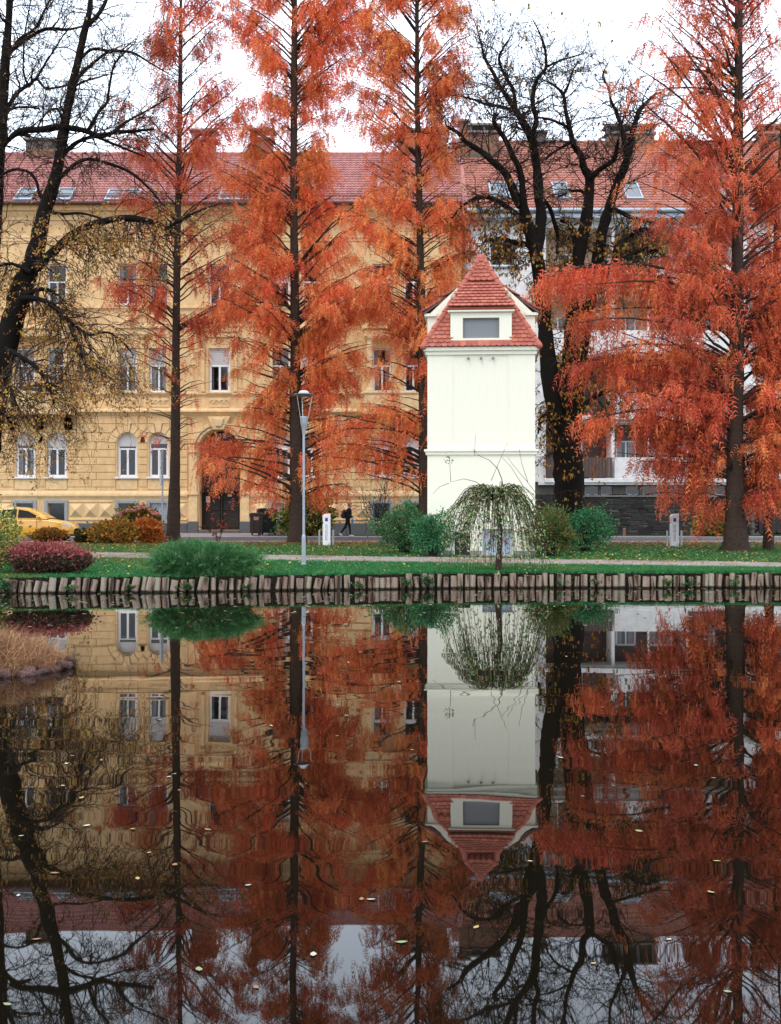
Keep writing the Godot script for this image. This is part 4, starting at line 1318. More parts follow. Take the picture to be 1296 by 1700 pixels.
# ---------- the tower
func tile_mesh() -> ArrayMesh:
	# a beaver-tail tile: x across, y up the slope, z out; its rounded foot at y = 0
	var mb := MB.new()
	var poly := PackedVector2Array()
	for k in 9:
		var a := PI + PI * k / 8.0
		poly.push_back(Vector2(cos(a) * 0.093, 0.06 + sin(a) * 0.06))
	poly.push_back(Vector2(0.093, 0.3)); poly.push_back(Vector2(-0.093, 0.3))
	mb.slab(poly, 0.0, 0.034)
	for k in mb.v.size(): mb.v[k].z += 0.072 - 0.066 * mb.v[k].y / 0.3
	return mb.mesh(M.tile_red)
func make_tower():
	var dc := 39.38
	var g := gh(39.0)
	var o := Vector3((805.0 - 648.0) / 53.05, g, -dc)
	var t := thing("transformer_tower", "white square transformer tower with red tiled pyramid roof and dormers", "tower", o)
	t.rotation.y = -0.0745
	var hy := func(py: float) -> float: return CAM_H - (py - 850.0) / 53.05 - g
	var lx := func(px: float) -> float: return (px - 804.0) / 53.05
	var a := 1.68
	var mb := MB.new()
	# walls: upper shaft with a shallow panel, ledge, lower shaft with a door recess
	var yl: float = hy.call(752)
	var ye: float = hy.call(579)
	var doors := [{"x0": lx.call(760), "x1": lx.call(786), "y0": 0.0, "y1": hy.call(884), "arch": false}, {"x0": lx.call(806), "x1": lx.call(856), "y0": 0.0, "y1": hy.call(878), "arch": false}]
	wall(mb, -a, -0.3, a, yl, a, 0.22, doors)
	wall(mb, -a, yl, a, ye, a, 0.022, [{"x0": lx.call(757), "x1": lx.call(850), "y0": hy.call(746), "y1": hy.call(588), "arch": false}])
	for s in [[-a, -1.0], [a, 1.0]]:
		mb.quad(Vector3(s[0], -0.3, -a), Vector3(s[0], ye, -a), Vector3(s[0], ye, a), Vector3(s[0], -0.3, a), Vector3(s[1], 0, 0))
	mb.quad(Vector3(-a, -0.3, -a), Vector3(a, -0.3, -a), Vector3(a, ye, -a), Vector3(-a, ye, -a), Vector3(0, 0, -1))
	mb.quad(Vector3(-a, -0.3, 0), Vector3(a, -0.3, 0), Vector3(a, ye, 0), Vector3(-a, ye, 0), Vector3(0, 0, 1))
	part("wall", mb, M.cream, t, true)
	mb = MB.new()
	mb.rect(lx.call(757), hy.call(746), lx.call(850), hy.call(588), a - 0.12, a - 0.022)
	part("recessed_panel", mb, M.cream, t, true)
	mb = MB.new()   # ledge all round
	for q in [[0.0, 0.1, 0.055], [0.1, 0.17, 0.1]]:
		mb.box(Vector3(-a - q[2], yl - 0.05 + q[0], -a - q[2]), Vector3(a + q[2], yl - 0.05 + q[1], a + q[2]))
	part("ledge", mb, M.cream, t, true)
	mb = MB.new()
	for q in [[-0.18, -0.06, 0.05], [-0.06, 0.05, 0.12]]:
		mb.box(Vector3(-a - q[2], ye + q[0], -a - q[2]), Vector3(a + q[2], ye + q[1], a + q[2]))
	part("cornice", mb, M.cream, t, true)
	for q in [[760, 786, 884, "dark_wood", "side_door"], [806, 856, 878, "blue_door", "door"]]:
		mb = MB.new()
		mb.rect(lx.call(q[0]), -0.2, lx.call(q[1]), hy.call(q[2]), a - 0.2, a - 0.12)
		var d := part(q[4], mb, M[q[3]], t, true)
		if q[4] == "door":
			d.set_meta("label", "pale blue metal door with red and dark scrawls")
			for k in 16:
				var s := MB.new()
				var p0 := Vector3(lx.call(rf(811, 850)), rf(0.3, 0.62), a - 0.114)
				var pts := PackedVector3Array([p0, p0 + Vector3(rf(-0.06, 0.06), rf(0.04, 0.1), 0), p0 + Vector3(rf(-0.1, 0.1), rf(0.08, 0.16), 0)])
				s.tube(pts, PackedFloat32Array([0.012, 0.012, 0.008]), 4)
				part("scrawl", s, M.logo_red if k % 2 else M.logo_purple, d, true)
	mb = MB.new()
	mb.box(Vector3(-a - 0.03, -0.3, -a - 0.03), Vector3(lx.call(759), 0.16, a + 0.03))
	mb.box(Vector3(lx.call(787), -0.3, 0), Vector3(lx.call(805), 0.16, a + 0.03))
	mb.box(Vector3(lx.call(857), -0.3, -a - 0.03), Vector3(a + 0.03, 0.16, a + 0.03))
	part("plinth", mb, M.concrete, t, true)
	for px in [783.0, 804.0, 824.0]:
		mb = MB.new()
		var p := Vector3(lx.call(px), hy.call(594.5), a - 0.022)
		mb.tube(PackedVector3Array([p, p + Vector3(0, 0, 0.1), p + Vector3(0, -0.05, 0.15)]), PackedFloat32Array([0.04, 0.035, 0.022]), 8)
		part("cable_bushing", mb, M.concrete, t, true)
	mb = MB.new()
	mb.ball(Vector3(lx.call(805.5), hy.call(609), a - 0.05), Vector3(0.024, 0.024, 0.03))
	part("bolt", mb, M.ink, t, true)
	# the pyramid
	var R := 1.79
	var yb: float = ye + 0.03
	var yt: float = 10.14 - g
	var apex := Vector3(0, yt, 0)
	mb = MB.new()
	for k in 4:
		var b := Basis(Vector3.UP, k * PI / 2)
		mb.tri(b * Vector3(-R, yb, R), apex, b * Vector3(R, yb, R), b * Vector3(0, 1, 1))
	mb.box(Vector3(-R + 0.01, yb - 0.07, -R + 0.01), Vector3(R - 0.01, yb - 0.012, R - 0.01))
	part("roof_deck", mb, M.tile_red, t, true)
	var tm := tile_mesh()
	var H := yt - yb
	var L := sqrt(H * H + R * R)
	var up := Vector3(0, H, -R) / L
	var nz := Vector3(0, R, H) / L
	var bas := Basis(Vector3.RIGHT, up, nz)
	var fw := 0.955          # half width of a dormer
	var d_out := 1.71        # where its face stands
	var h0: float = hy.call(567.5)
	var h1: float = hy.call(517)
	var tiles := []
	var step := 0.155
	for r in 24:
		var s := r * step - 0.02
		var hw := R * (1.0 - (s + 0.05) / L)
		var n := int(hw / 0.19) + 2
		for k in range(-n, n + 1):
			var x := k * 0.19 + (0.095 if r % 2 else 0.0)
			if absf(x) > hw - 0.03: continue
			var p := Vector3(x, yb, R) + up * s
			if absf(x) < fw - 0.02 and p.y > h0 - 0.14 and p.y < 9.15 - g: continue
			if absf(x) < 1.09 and p.y > h1 - 0.05 and p.y < 9.05 - g: continue
			tiles.append(Transform3D(bas * Basis(Vector3(0, 0, 1), rf(-0.015, 0.015)), p))
	# the dormer roof in front
	var s0 := Vector3(0, h1 + 0.08, 1.85)
	var s1 := Vector3(0, 9.12 - g, 0.61)
	var su := (s1 - s0).normalized()
	var sn := Vector3(0, -su.z, su.y)
	var sl := (s1 - s0).length()
	var sb := Basis(Vector3.RIGHT, su, sn)
	for r in 8:
		var s := r * 0.205
		var hw := lerpf(1.09, 0.58, s / sl)
		var n := int(hw / 0.19) + 2
		for k in range(-n, n + 1):
			var x := k * 0.19 + (0.095 if r % 2 else 0.0)
			if absf(x) > hw - 0.05: continue
			tiles.append(Transform3D(sb * Basis(Vector3(0, 0, 1), rf(-0.015, 0.015)), s0 + su * s + Vector3(x, 0, 0)))
	var tone := []   # firing tones, dealt to the tiles at random
	for k in 4:
		var m: StandardMaterial3D = M.tile_red.duplicate()
		var c: Color = Color(0.54, 0.155, 0.105) * [1.0, 0.86, 1.14, 0.94][k]
		m.albedo_color = lin(c.r, c.g * [1, 1.0, 1.08, 0.95][k], c.b)
		var mm: ArrayMesh = tm.duplicate()
		mm.surface_set_material(0, m)
		tone.append(mm)
	for tr in tiles: inst("roof_tile", pick(tone), tr, t)
	var rest := []
	var rc := []
	for k in [1, 2, 3]:
		var b := Basis(Vector3.UP, k * PI / 2)
		for tr in tiles:
			rest.append(Transform3D(t.transform.basis * b * tr.basis, t.transform * (b * tr.origin)))
			var q := rf(0.85, 1.1)
			rc.append(Color(q, q, q))
	copies("roof_tiles", tm, rest, rc, t, "stuff").global_transform = Transform3D.IDENTITY
	# dormers on all four sides
	for k in 4:
		var b := Basis(Vector3.UP, k * PI / 2)
		var dm := MB.new()
		wall(dm, -fw, h0, fw, h1, d_out, 0.2, [{"x0": -0.57, "x1": 0.57, "y0": h0 + 0.115, "y1": h1 - 0.2, "arch": false}])
		for s in [-1.0, 1.0]:   # cheeks
			var X: float = s * fw
			dm.quad(Vector3(X, h0, d_out), Vector3(X, h1, d_out), Vector3(X, 9.0 - g, 0.75), Vector3(X, h0, 0.75), Vector3(s, 0, 0))
		_turn(dm, b)
		var dn := part("dormer", dm, M.cream, t, true)
		dm = MB.new()
		dm.rect(-fw - 0.09, h1 - 0.03, fw + 0.09, h1 + 0.06, d_out - 0.3, d_out + 0.1, 0.015)
		_turn(dm, b)
		part("dormer_cornice", dm, M.cream, dn, true)
		dm = MB.new()
		dm.rect(-0.57, h0 + 0.115, 0.57, h1 - 0.2, d_out - 0.14, d_out - 0.1)
		_turn(dm, b)
		part("vent_screen", dm, M.mesh_grey, dn, true)
		dm = MB.new()
		for q in [[-0.57, -0.535, h0 + 0.115, h1 - 0.2], [0.535, 0.57, h0 + 0.115, h1 - 0.2], [-0.535, 0.535, h1 - 0.235, h1 - 0.2]]:
			dm.rect(q[0], q[2], q[1], q[3], d_out - 0.1, d_out - 0.06)
		_turn(dm, b)
		part("screen_frame", dm, M.concrete, dn, true)
		dm = MB.new()
		var A0 := Vector3(-1.1, s0.y, s0.z)
		var A1 := Vector3(1.1, s0.y, s0.z)
		var B0 := Vector3(-0.6, s1.y, s1.z)
		var B1 := Vector3(0.6, s1.y, s1.z)
		dm.quad(A0, A1, B1, B0, sn)
		dm.quad(A0 - sn * 0.06, A1 - sn * 0.06, B1 - sn * 0.06, B0 - sn * 0.06, -sn)
		dm.quad(A0, A1, A1 - sn * 0.06, A0 - sn * 0.06, Vector3(0, 0, 1))
		dm.quad(A0, B0, B0 - sn * 0.06, A0 - sn * 0.06, Vector3(-1, 0, 0))
		dm.quad(A1, B1, B1 - sn * 0.06, A1 - sn * 0.06, Vector3(1, 0, 0))
		_turn(dm, b)
		part("dormer_roof", dm, M.copper_gutter if k else M.tile_red, dn, true)
	# hip caps
	for k in 4:
		var b := Basis(Vector3.UP, k * PI / 2)
		var c0: Vector3 = b * Vector3(R + 0.02, yb - 0.02, R + 0.02)
		var n := 11
		for i in n:
			var p0 := c0.lerp(apex, float(i) / n)
			var p1 := c0.lerp(apex, (i + 1.12) / n)
			var lift := Vector3(0, 0.05, 0)
			var hm := MB.new()
			hm.tube(PackedVector3Array([p0 + lift, p0.lerp(p1, 0.05) + lift, p1 + lift * 0.6]), PackedFloat32Array([0.098, 0.108, 0.082]), 10)
			if i == 0: hm.ball(p0 + lift, Vector3(0.1, 0.1, 0.1))
			part("hip_tile", hm, M.tile_red, t, true)
	mb = MB.new()
	mb.lathe(apex + Vector3(0, -0.14, 0), PackedVector2Array([Vector2(0.22, 0), Vector2(0.19, 0.14), Vector2(0.13, 0.23), Vector2(0.0, 0.27)]))
	part("roof_cap", mb, M.tile_red, t, true)
func _turn(mb: MB, b: Basis):
	for k in mb.v.size():
		mb.v[k] = b * mb.v[k]
		mb.n[k] = b * mb.n[k]

# ---------- trees
func bend(pts: PackedVector3Array, t: float) -> Vector3:
	var f := clampf(t, 0, 1) * (pts.size() - 1)
	var k := mini(int(f), pts.size() - 2)
	return pts[k].lerp(pts[k + 1], f - k)
func row_at(rows: Array, y: float) -> Array:
	if y <= rows[0][0]: return rows[0]
	for k in rows.size() - 1:
		if y <= rows[k + 1][0]:
			var t: float = (y - rows[k][0]) / (rows[k + 1][0] - rows[k][0])
			var out := []
			for q in rows[k].size(): out.append(lerpf(rows[k][q], rows[k + 1][q], t))
			return out
	return rows[-1]
var clumps := {}
# a drooping twig of feathery sprays along +x, one metre long, in one tint
func clump_mesh(c: Color) -> ArrayMesh:
	var mb := MB.new()
	for k in 7:
		var u := (k + rng.randf()) / 7.0
		var at := Vector3(u * 0.9, 0.1 * sin(u * 2.6) - 0.42 * u * u, rng.randfn(0, 0.1))
		var dir := Vector3(rng.randfn(0.25, 0.25), -1.0, rng.randfn(0, 0.3)).normalized()
		var j := rf(0.78, 1.2)
		mb.col = Color(c.r * j, c.g * j * rf(0.85, 1.2), c.b * j)
		var L := rf(0.34, 0.62)
		var side := dir.cross(Vector3(cos(k * 2.4), 0.2, sin(k * 2.4))).normalized()
		for q in 5:
			var t := (q + 0.4) / 5.0
			var p := at + dir * L * t + Vector3(0.05 * t * t, 0, 0)
			for e in [-1.0, 1.0]:
				var l := 0.21 * (1.0 - 0.45 * t) * rf(0.8, 1.25)
				var out: Vector3 = (side * float(e) * rf(0.55, 1.0) + dir * rf(0.5, 1.0)).normalized()
				var w := dir.cross(out).normalized().rotated(out, rf(-0.9, 0.9)).cross(out) * 0.027
				mb.tri(p - w, p + out * l, p + w + dir * 0.03)
	return mb.mesh(M.needles)
# trunk rows [y, x, width] and crown rows [y, left, right, density], both in picture units at the tree's own distance d
func redwood(label: String, d: float, trunk: Array, crown: Array, n_br: int, tints: Array, extra := [], dens := 1.0):
	var s := F / d
	var base := P(trunk[-1][1], trunk[-1][0], d)
	var root := thing("dawn_redwood", label, "tree", Vector3(base.x, gh(d), -d), "red-leaved conifers behind the pond")
	var pts := PackedVector3Array()
	var rad := PackedFloat32Array()
	for k in range(trunk.size() - 1, -1, -1):
		pts.push_back(P(trunk[k][1], trunk[k][0], d))
		rad.push_back(trunk[k][2] / s / 2.0)
	pts[0].y = gh(d) - 0.15
	# finer rings with a fluted foot
	var p2 := PackedVector3Array()
	var r2 := PackedFloat32Array()
	for k in pts.size() - 1:
		for q in 4:
			p2.push_back(pts[k].lerp(pts[k + 1], q / 4.0))
			r2.push_back(lerpf(rad[k], rad[k + 1], q / 4.0))
	p2.push_back(pts[-1]); r2.push_back(rad[-1])
	var tm := MB.new()
	tm.tube(p2, r2, 14, true, 0.10)
	part("trunk", tm, M.bark, root)
	var bm := MB.new()
	var srcs := []
	for c in tints:
		for j in [0.8, 0.95, 1.1]:
			for k in 3: srcs.append(clump_mesh(Color(c.r * j, c.g * j, c.b * j)))
	var items := []
	var jobs := []
	var ytop: float = trunk[0][0]
	for k in n_br:
		var y := lerpf(ytop, crown[-1][0], pow((k + rng.randf()) / n_br, 0.9))
		jobs.append([y, (0.0 if rng.randf() < 0.5 else PI) + rng.randfn(0, 0.6), -1.0, pick([0.12, 0.5, 0.9, 1.0, 1.2, 1.3, 1.35])])
	for e in extra: jobs.append(e)
	for j in jobs:
		var y: float = j[0]
		var row := row_at(crown, y)
		var tx: float = row_at(trunk, y)[1]
		var az: float = j[1]
		var ca := cos(az)
		var left: float = maxf(6.0, tx - row[1])
		var right: float = maxf(6.0, row[2] - tx)
		var reach := (right if ca > 0 else left) * absf(ca) + 0.5 * (left + right) * (1.0 - absf(ca)) * 0.85
		reach *= 1.2 * pow(rng.randf(), 0.42) if j[2] < 0 else 1.0
		var R := reach / s
		if j[2] > 0: R = j[2] / s
		var den: float = row[3] * j[3] * dens
		var high := clampf((850.0 - y) / 850.0, 0, 1.3)
		var tip := P(tx, y, d) + Vector3(ca, 0, sin(az)) * R
		var rise := lerpf(0.2, 0.95, high) * R * rf(0.7, 1.2)
		if j[2] > 0: rise = 0.05 * R
		var by := tip.y - rise
		var o := P(row_at(trunk, 850.0 - (by - CAM_H) * s)[1], 850.0 - (by - CAM_H) * s, d)
		var mid := o.lerp(tip, 0.5) + Vector3(rf(-0.1, 0.1), R * (rf(0.06, 0.2) if j[2] < 0 else rf(0.1, 0.22)), rf(-0.1, 0.1))
		var br := PackedVector3Array()
		var rr := PackedFloat32Array()
		var r0 := clampf(0.012 + R * 0.013, 0.015, 0.075)
		for q in 7:
			var t := q / 6.0
			br.push_back(o.lerp(mid, t).lerp(mid.lerp(tip, t), t) + Vector3(rng.randfn(0, 0.03), rng.randfn(0, 0.03), rng.randfn(0, 0.03)))
			rr.push_back(lerpf(r0, 0.006, t))
		bm.tube(br, rr, 5, false)
		var bt := rng.randi() % (tints.size() * 3)
		var nt := int(R * 8.8 * clampf(den, 0.25, 1.3)) + 4
		for q in nt:
			var t := rf(0.08, 1.0) if R < 2.0 else rf(0.16, 1.0)
			if rng.randf() > den * 1.15 or noise.get_noise_3d(bend(br, t).x * 55.0, bend(br, t).y * 75.0, bend(br, t).z * 40.0) < -0.19: continue
			var p := bend(br, t)
			var yaw := az + rf(-1.35, 1.35)
			var tl := rf(0.5, 1.25) * lerpf(1.0, 0.75, t)
			var dirh := Vector3(cos(yaw), 0, sin(yaw))
			bm.tube(PackedVector3Array([p, p + (dirh * 0.45 + Vector3(0, 0.04, 0)) * tl, p + (dirh * 0.9 + Vector3(0, -0.36, 0)) * tl]), PackedFloat32Array([0.009, 0.006, 0.003]), 3, false)
			var tilt := Basis(Vector3(0, 0, 1), rf(-0.3, 0.35)) * Basis(Vector3(1, 0, 0), rf(-0.35, 0.35))
			items.append([bt * 3 + rng.randi() % 3 if rng.randf() < 0.7 else rng.randi() % srcs.size(), Transform3D((Basis(Vector3.UP, -yaw) * tilt).scaled(Vector3(tl, tl * (rf(1.0, 1.7) if j[2] < 0 else rf(1.5, 2.6)), tl)), p)])
	part("branches", bm, M.twig, root)
	joined("crown", srcs, items, M.needles, root)
	print(label.substr(0, 20), " ", items.size())
	return root
func make_redwoods():
	var orange := [Color(0.94, 0.25, 0.10), Color(0.97, 0.30, 0.11), Color(0.90, 0.205, 0.095), Color(0.95, 0.34, 0.115)]
	var red := [Color(0.72, 0.155, 0.08), Color(0.64, 0.13, 0.075), Color(0.82, 0.19, 0.085), Color(0.88, 0.25, 0.095)]
	redwood("slender sparse red conifer with bare lower trunk left of the portal", 51.5,
		[[-330, 302, 1], [-150, 301, 3], [0, 300, 5], [150, 299, 7], [260, 297, 9], [400, 294, 11], [560, 292, 13], [700, 291, 15], [800, 290, 18], [860, 288, 21], [885, 287, 24], [902, 286, 30]],
		[[-330, 296, 308, 0.9], [-200, 272, 345, 0.9], [-60, 262, 390, 1.0], [60, 262, 405, 1.0], [110, 262, 410, 0.85], [150, 225, 415, 0.75], [220, 195, 410, 0.65], [290, 210, 405, 0.55], [340, 210, 405, 0.45], [390, 215, 400, 0.42], [430, 195, 400, 0.55], [500, 185, 385, 0.55], [540, 215, 345, 0.30], [600, 225, 345, 0.16], [680, 225, 340, 0.11], [740, 235, 330, 0.06]],
		190, red, [[470, PI, 95, 1.1], [485, PI - 0.4, 92, 1.0], [440, PI + 0.2, 80, 0.9]])
	redwood("tallest bright orange conifer behind the park lamp", 51.0,
		[[-330, 490, 2], [-150, 489, 6], [0, 489, 9], [130, 488, 11], [300, 487, 12], [480, 489, 14], [600, 490, 17], [700, 491, 21], [800, 493, 25], [860, 493, 27], [885, 493, 30], [902, 493, 37]],
		[[-330, 484, 498, 0.9], [-200, 450, 530, 1.0], [-60, 405, 585, 1.0], [20, 395, 600, 1.0], [75, 420, 600, 0.95], [115, 450, 545, 0.8], [150, 450, 545, 0.9], [190, 415, 545, 0.95], [230, 375, 545, 1.0], [290, 375, 560, 1.05], [340, 380, 625, 1.1], [420, 385, 630, 1.1], [500, 350, 625, 1.1], [560, 375, 620, 1.05], [620, 400, 590, 1.0], [660, 405, 575, 0.8], [700, 400, 600, 0.5], [740, 335, 600, 0.55], [790, 350, 590, 0.5], [812, 400, 560, 0.4]],
		330, orange, [[735, PI, 165, 1.8], [750, PI + 0.2, 150, 1.7], [770, PI - 0.25, 155, 1.2], [745, 0.1, 125, 1.2], [700, 0.2, 140, 1.0], [505, PI, 140, 1.4], [520, PI - 0.3, 120, 1.3]], 0.95)
	redwood("orange conifer with thin straight trunk left of the white tower", 49.5,
		[[-330, 693, 1], [-150, 692, 4], [0, 692, 6], [130, 692, 8], [260, 694, 10], [400, 697, 12], [550, 700, 14], [700, 703, 16], [800, 704, 18], [880, 704, 21], [903, 704, 28]],
		[[-330, 688, 698, 0.9], [-200, 650, 735, 1.0], [-60, 610, 775, 1.0], [20, 600, 790, 1.0], [70, 590, 782, 1.0], [120, 590, 762, 0.85], [180, 578, 762, 0.7], [230, 575, 745, 0.6], [270, 600, 745, 0.6], [310, 600, 760, 0.75], [360, 605, 770, 0.95], [450, 610, 772, 0.95], [520, 615, 765, 0.95], [600, 605, 760, 0.9], [660, 580, 745, 0.8], [720, 560, 720, 0.65], [765, 560, 712, 0.45], [800, 600, 705, 0.25]],
		300, orange, [[720, PI, 150, 1.2], [745, PI + 0.2, 140, 1.0], [770, PI - 0.2, 110, 0.6]])
	redwood("broad dark red conifer with flared trunk on the right lawn", 41.5,
		[[-330, 1228, 3], [-150, 1227, 8], [0, 1226, 12], [130, 1226, 14], [280, 1225, 17], [420, 1224, 20], [560, 1223, 23], [700, 1221, 26], [800, 1220, 29], [860, 1220, 33], [890, 1221, 39], [905, 1221, 46], [917, 1221, 56]],
		[[-330, 1218, 1238, 0.9], [-200, 1150, 1300, 0.8], [-40, 1105, 1300, 0.65], [20, 1090, 1305, 0.5], [60, 1055, 1310, 0.55], [120, 1045, 1330, 0.55], [190, 1055, 1340, 0.5], [240, 1075, 1340, 0.55], [290, 1075, 1345, 0.8], [340, 1100, 1345, 0.9], [400, 1095, 1350, 1.0], [460, 1075, 1355, 1.0], [520, 1040, 1360, 1.05], [600, 1030, 1360, 1.05], [660, 1030, 1350, 0.9], [720, 1050, 1345, 0.8], [770, 1060, 1330, 0.8], [820, 1080, 1290, 0.6], [835, 1090, 1270, 0.5]],
		300, red, [[465, PI, 325, 1.5], [470, PI + 0.12, 310, 1.4], [480, PI - 0.12, 270, 1.4], [520, PI + 0.05, 250, 1.4], [540, PI - 0.1, 265, 1.3], [590, PI, 235, 1.4], [600, PI + 0.15, 260, 1.3], [610, PI - 0.15, 200, 1.3], [690, PI + 0.1, 230, 1.3], [700, PI - 0.1, 245, 1.3], [715, PI, 190, 1.2], [745, PI + 0.1, 150, 0.8], [765, PI, 125, 0.9], [770, PI + 0.15, 120, 0.7], [130, PI, 165, 1.1], [150, PI + 0.1, 160, 0.9], [110, PI - 0.1, 155, 0.8], [240, PI, 120, 1.3]], 0.82)
	redwood("thin young conifer at the right edge of the lawn", 42.5,
		[[150, 1300, 2], [350, 1290, 8], [600, 1281, 12], [750, 1279, 14], [850, 1277, 15], [914, 1275, 19]],
		[[150, 1290, 1310, 0.6], [300, 1262, 1345, 0.7], [420, 1250, 1370, 0.8], [560, 1255, 1365, 0.8], [700, 1255, 1350, 0.7], [810, 1252, 1330, 0.5], [835, 1262, 1310, 0.3]],
		80, red)

# bare trees: limbs are drawn as rows [x, y, width] in picture units at distance d, with a depth drift
func twig_run(mb: MB, ends: Array, p: Vector3, dir: Vector3, length: float, r: float, level: int, upward: float, wild: float):
	var n := 5 if level > 1 else 4
	var pts := PackedVector3Array([p])
	var rad := PackedFloat32Array([r])
	var q := p
	var dd := dir.normalized()
	for k in n:
		dd = (dd + Vector3(rng.randfn(0, wild), rng.randfn(0, wild) + upward, rng.randfn(0, wild))).normalized()
		q += dd * length / n
		pts.push_back(q)
		rad.push_back(maxf(0.004, r * (1.0 - (k + 1.0) / (n + 0.6))))
	mb.tube(pts, rad, 4 if level > 1 else 3, false)
	if level <= 0:
		ends.append(pts[n]); ends.append(pts[n - 2])
		return
	var kids := int(rf(2.5, 4.9)) + (1 if level > 1 else 0)
	for k in kids:
		var t := rf(0.25, 1.0)
		var at := bend(pts, t)
		var kd := (dd + Vector3(rng.randfn(0, 0.75), rng.randfn(0, 0.6), rng.randfn(0, 0.75))).normalized()
		twig_run(mb, ends, at, kd, length * rf(0.35, 0.65), maxf(0.005, r * 0.55), level - 1, upward, wild)
func bare_tree(called: String, label: String, d: float, limbs: Array, per_m: float, tw_len: float, base_px: float):
	var s := F / d
	var root := thing(called, label, "tree", G(base_px, d))
	var tm := MB.new()
	var bm := MB.new()
	var fm := MB.new()
	var ends := []
	for L in limbs:
		var opt: Dictionary = L[0]
		var pts := PackedVector3Array()
		var rad := PackedFloat32Array()
		var n: int = L.size() - 1
		var za: float = opt.get("z", 0.0)
		var zb: float = opt.get("z2", za + rf(-1.2, 1.2))
		for k in n:
			var t := float(k) / maxi(1, n - 1)
			var dd := d - lerpf(za, zb, t)
			var c: Array = L[k + 1]
			pts.push_back(P(c[0], c[1], dd))
			rad.push_back(c[2] / s / 2.0)
		var pp := PackedVector3Array()
		var rr := PackedFloat32Array()
		for k in n - 1:       # Catmull-Rom
			for q in 4:
				var t := q / 4.0
				pp.push_back(pts[k].cubic_interpolate(pts[k + 1], pts[maxi(k - 1, 0)], pts[mini(k + 2, n - 1)], t))
				rr.push_back(lerpf(rad[k], rad[k + 1], t) * rf(0.93, 1.09))
		pp.push_back(pts[n - 1]); rr.push_back(rad[n - 1])
		(tm if opt.get("trunk", false) else bm).tube(pp, rr, 10 if opt.get("trunk", false) else 7, true, 0.08)
		var tot := 0.0
		for k in pp.size() - 1: tot += pp[k].distance_to(pp[k + 1])
		var cnt := int(tot * per_m * opt.get("den", 1.0))
		for k in cnt:
			var t := rf(opt.get("from", 0.1), 1.0)
			var at := bend(pp, t)
			var tan := (bend(pp, t + 0.04) - bend(pp, t - 0.04)).normalized()
			var side := Vector3(rng.randfn(0, 1), rng.randfn(0, 0.7) + opt.get("lift", 0.25), rng.randfn(0, 0.8))
			side = (side - tan * side.dot(tan) * 0.5 + tan * 0.5).normalized()
			var rloc: float = rr[int(t * (rr.size() - 1))]
			twig_run(fm, ends, at, side, tw_len * rf(0.5, 1.25) * opt.get("len", 1.0 if opt.has("lift") else 1.55), clampf(rloc * 0.35, 0.011, 0.03), 2 if rng.randf() < 0.85 else 1, opt.get("up", 0.06), 0.27)
	part("trunk", tm, M.bark_dark, root)
	part("limbs", bm, M.bark_dark, root)
	part("twigs", fm, M.twig, root)
	return [root, ends]
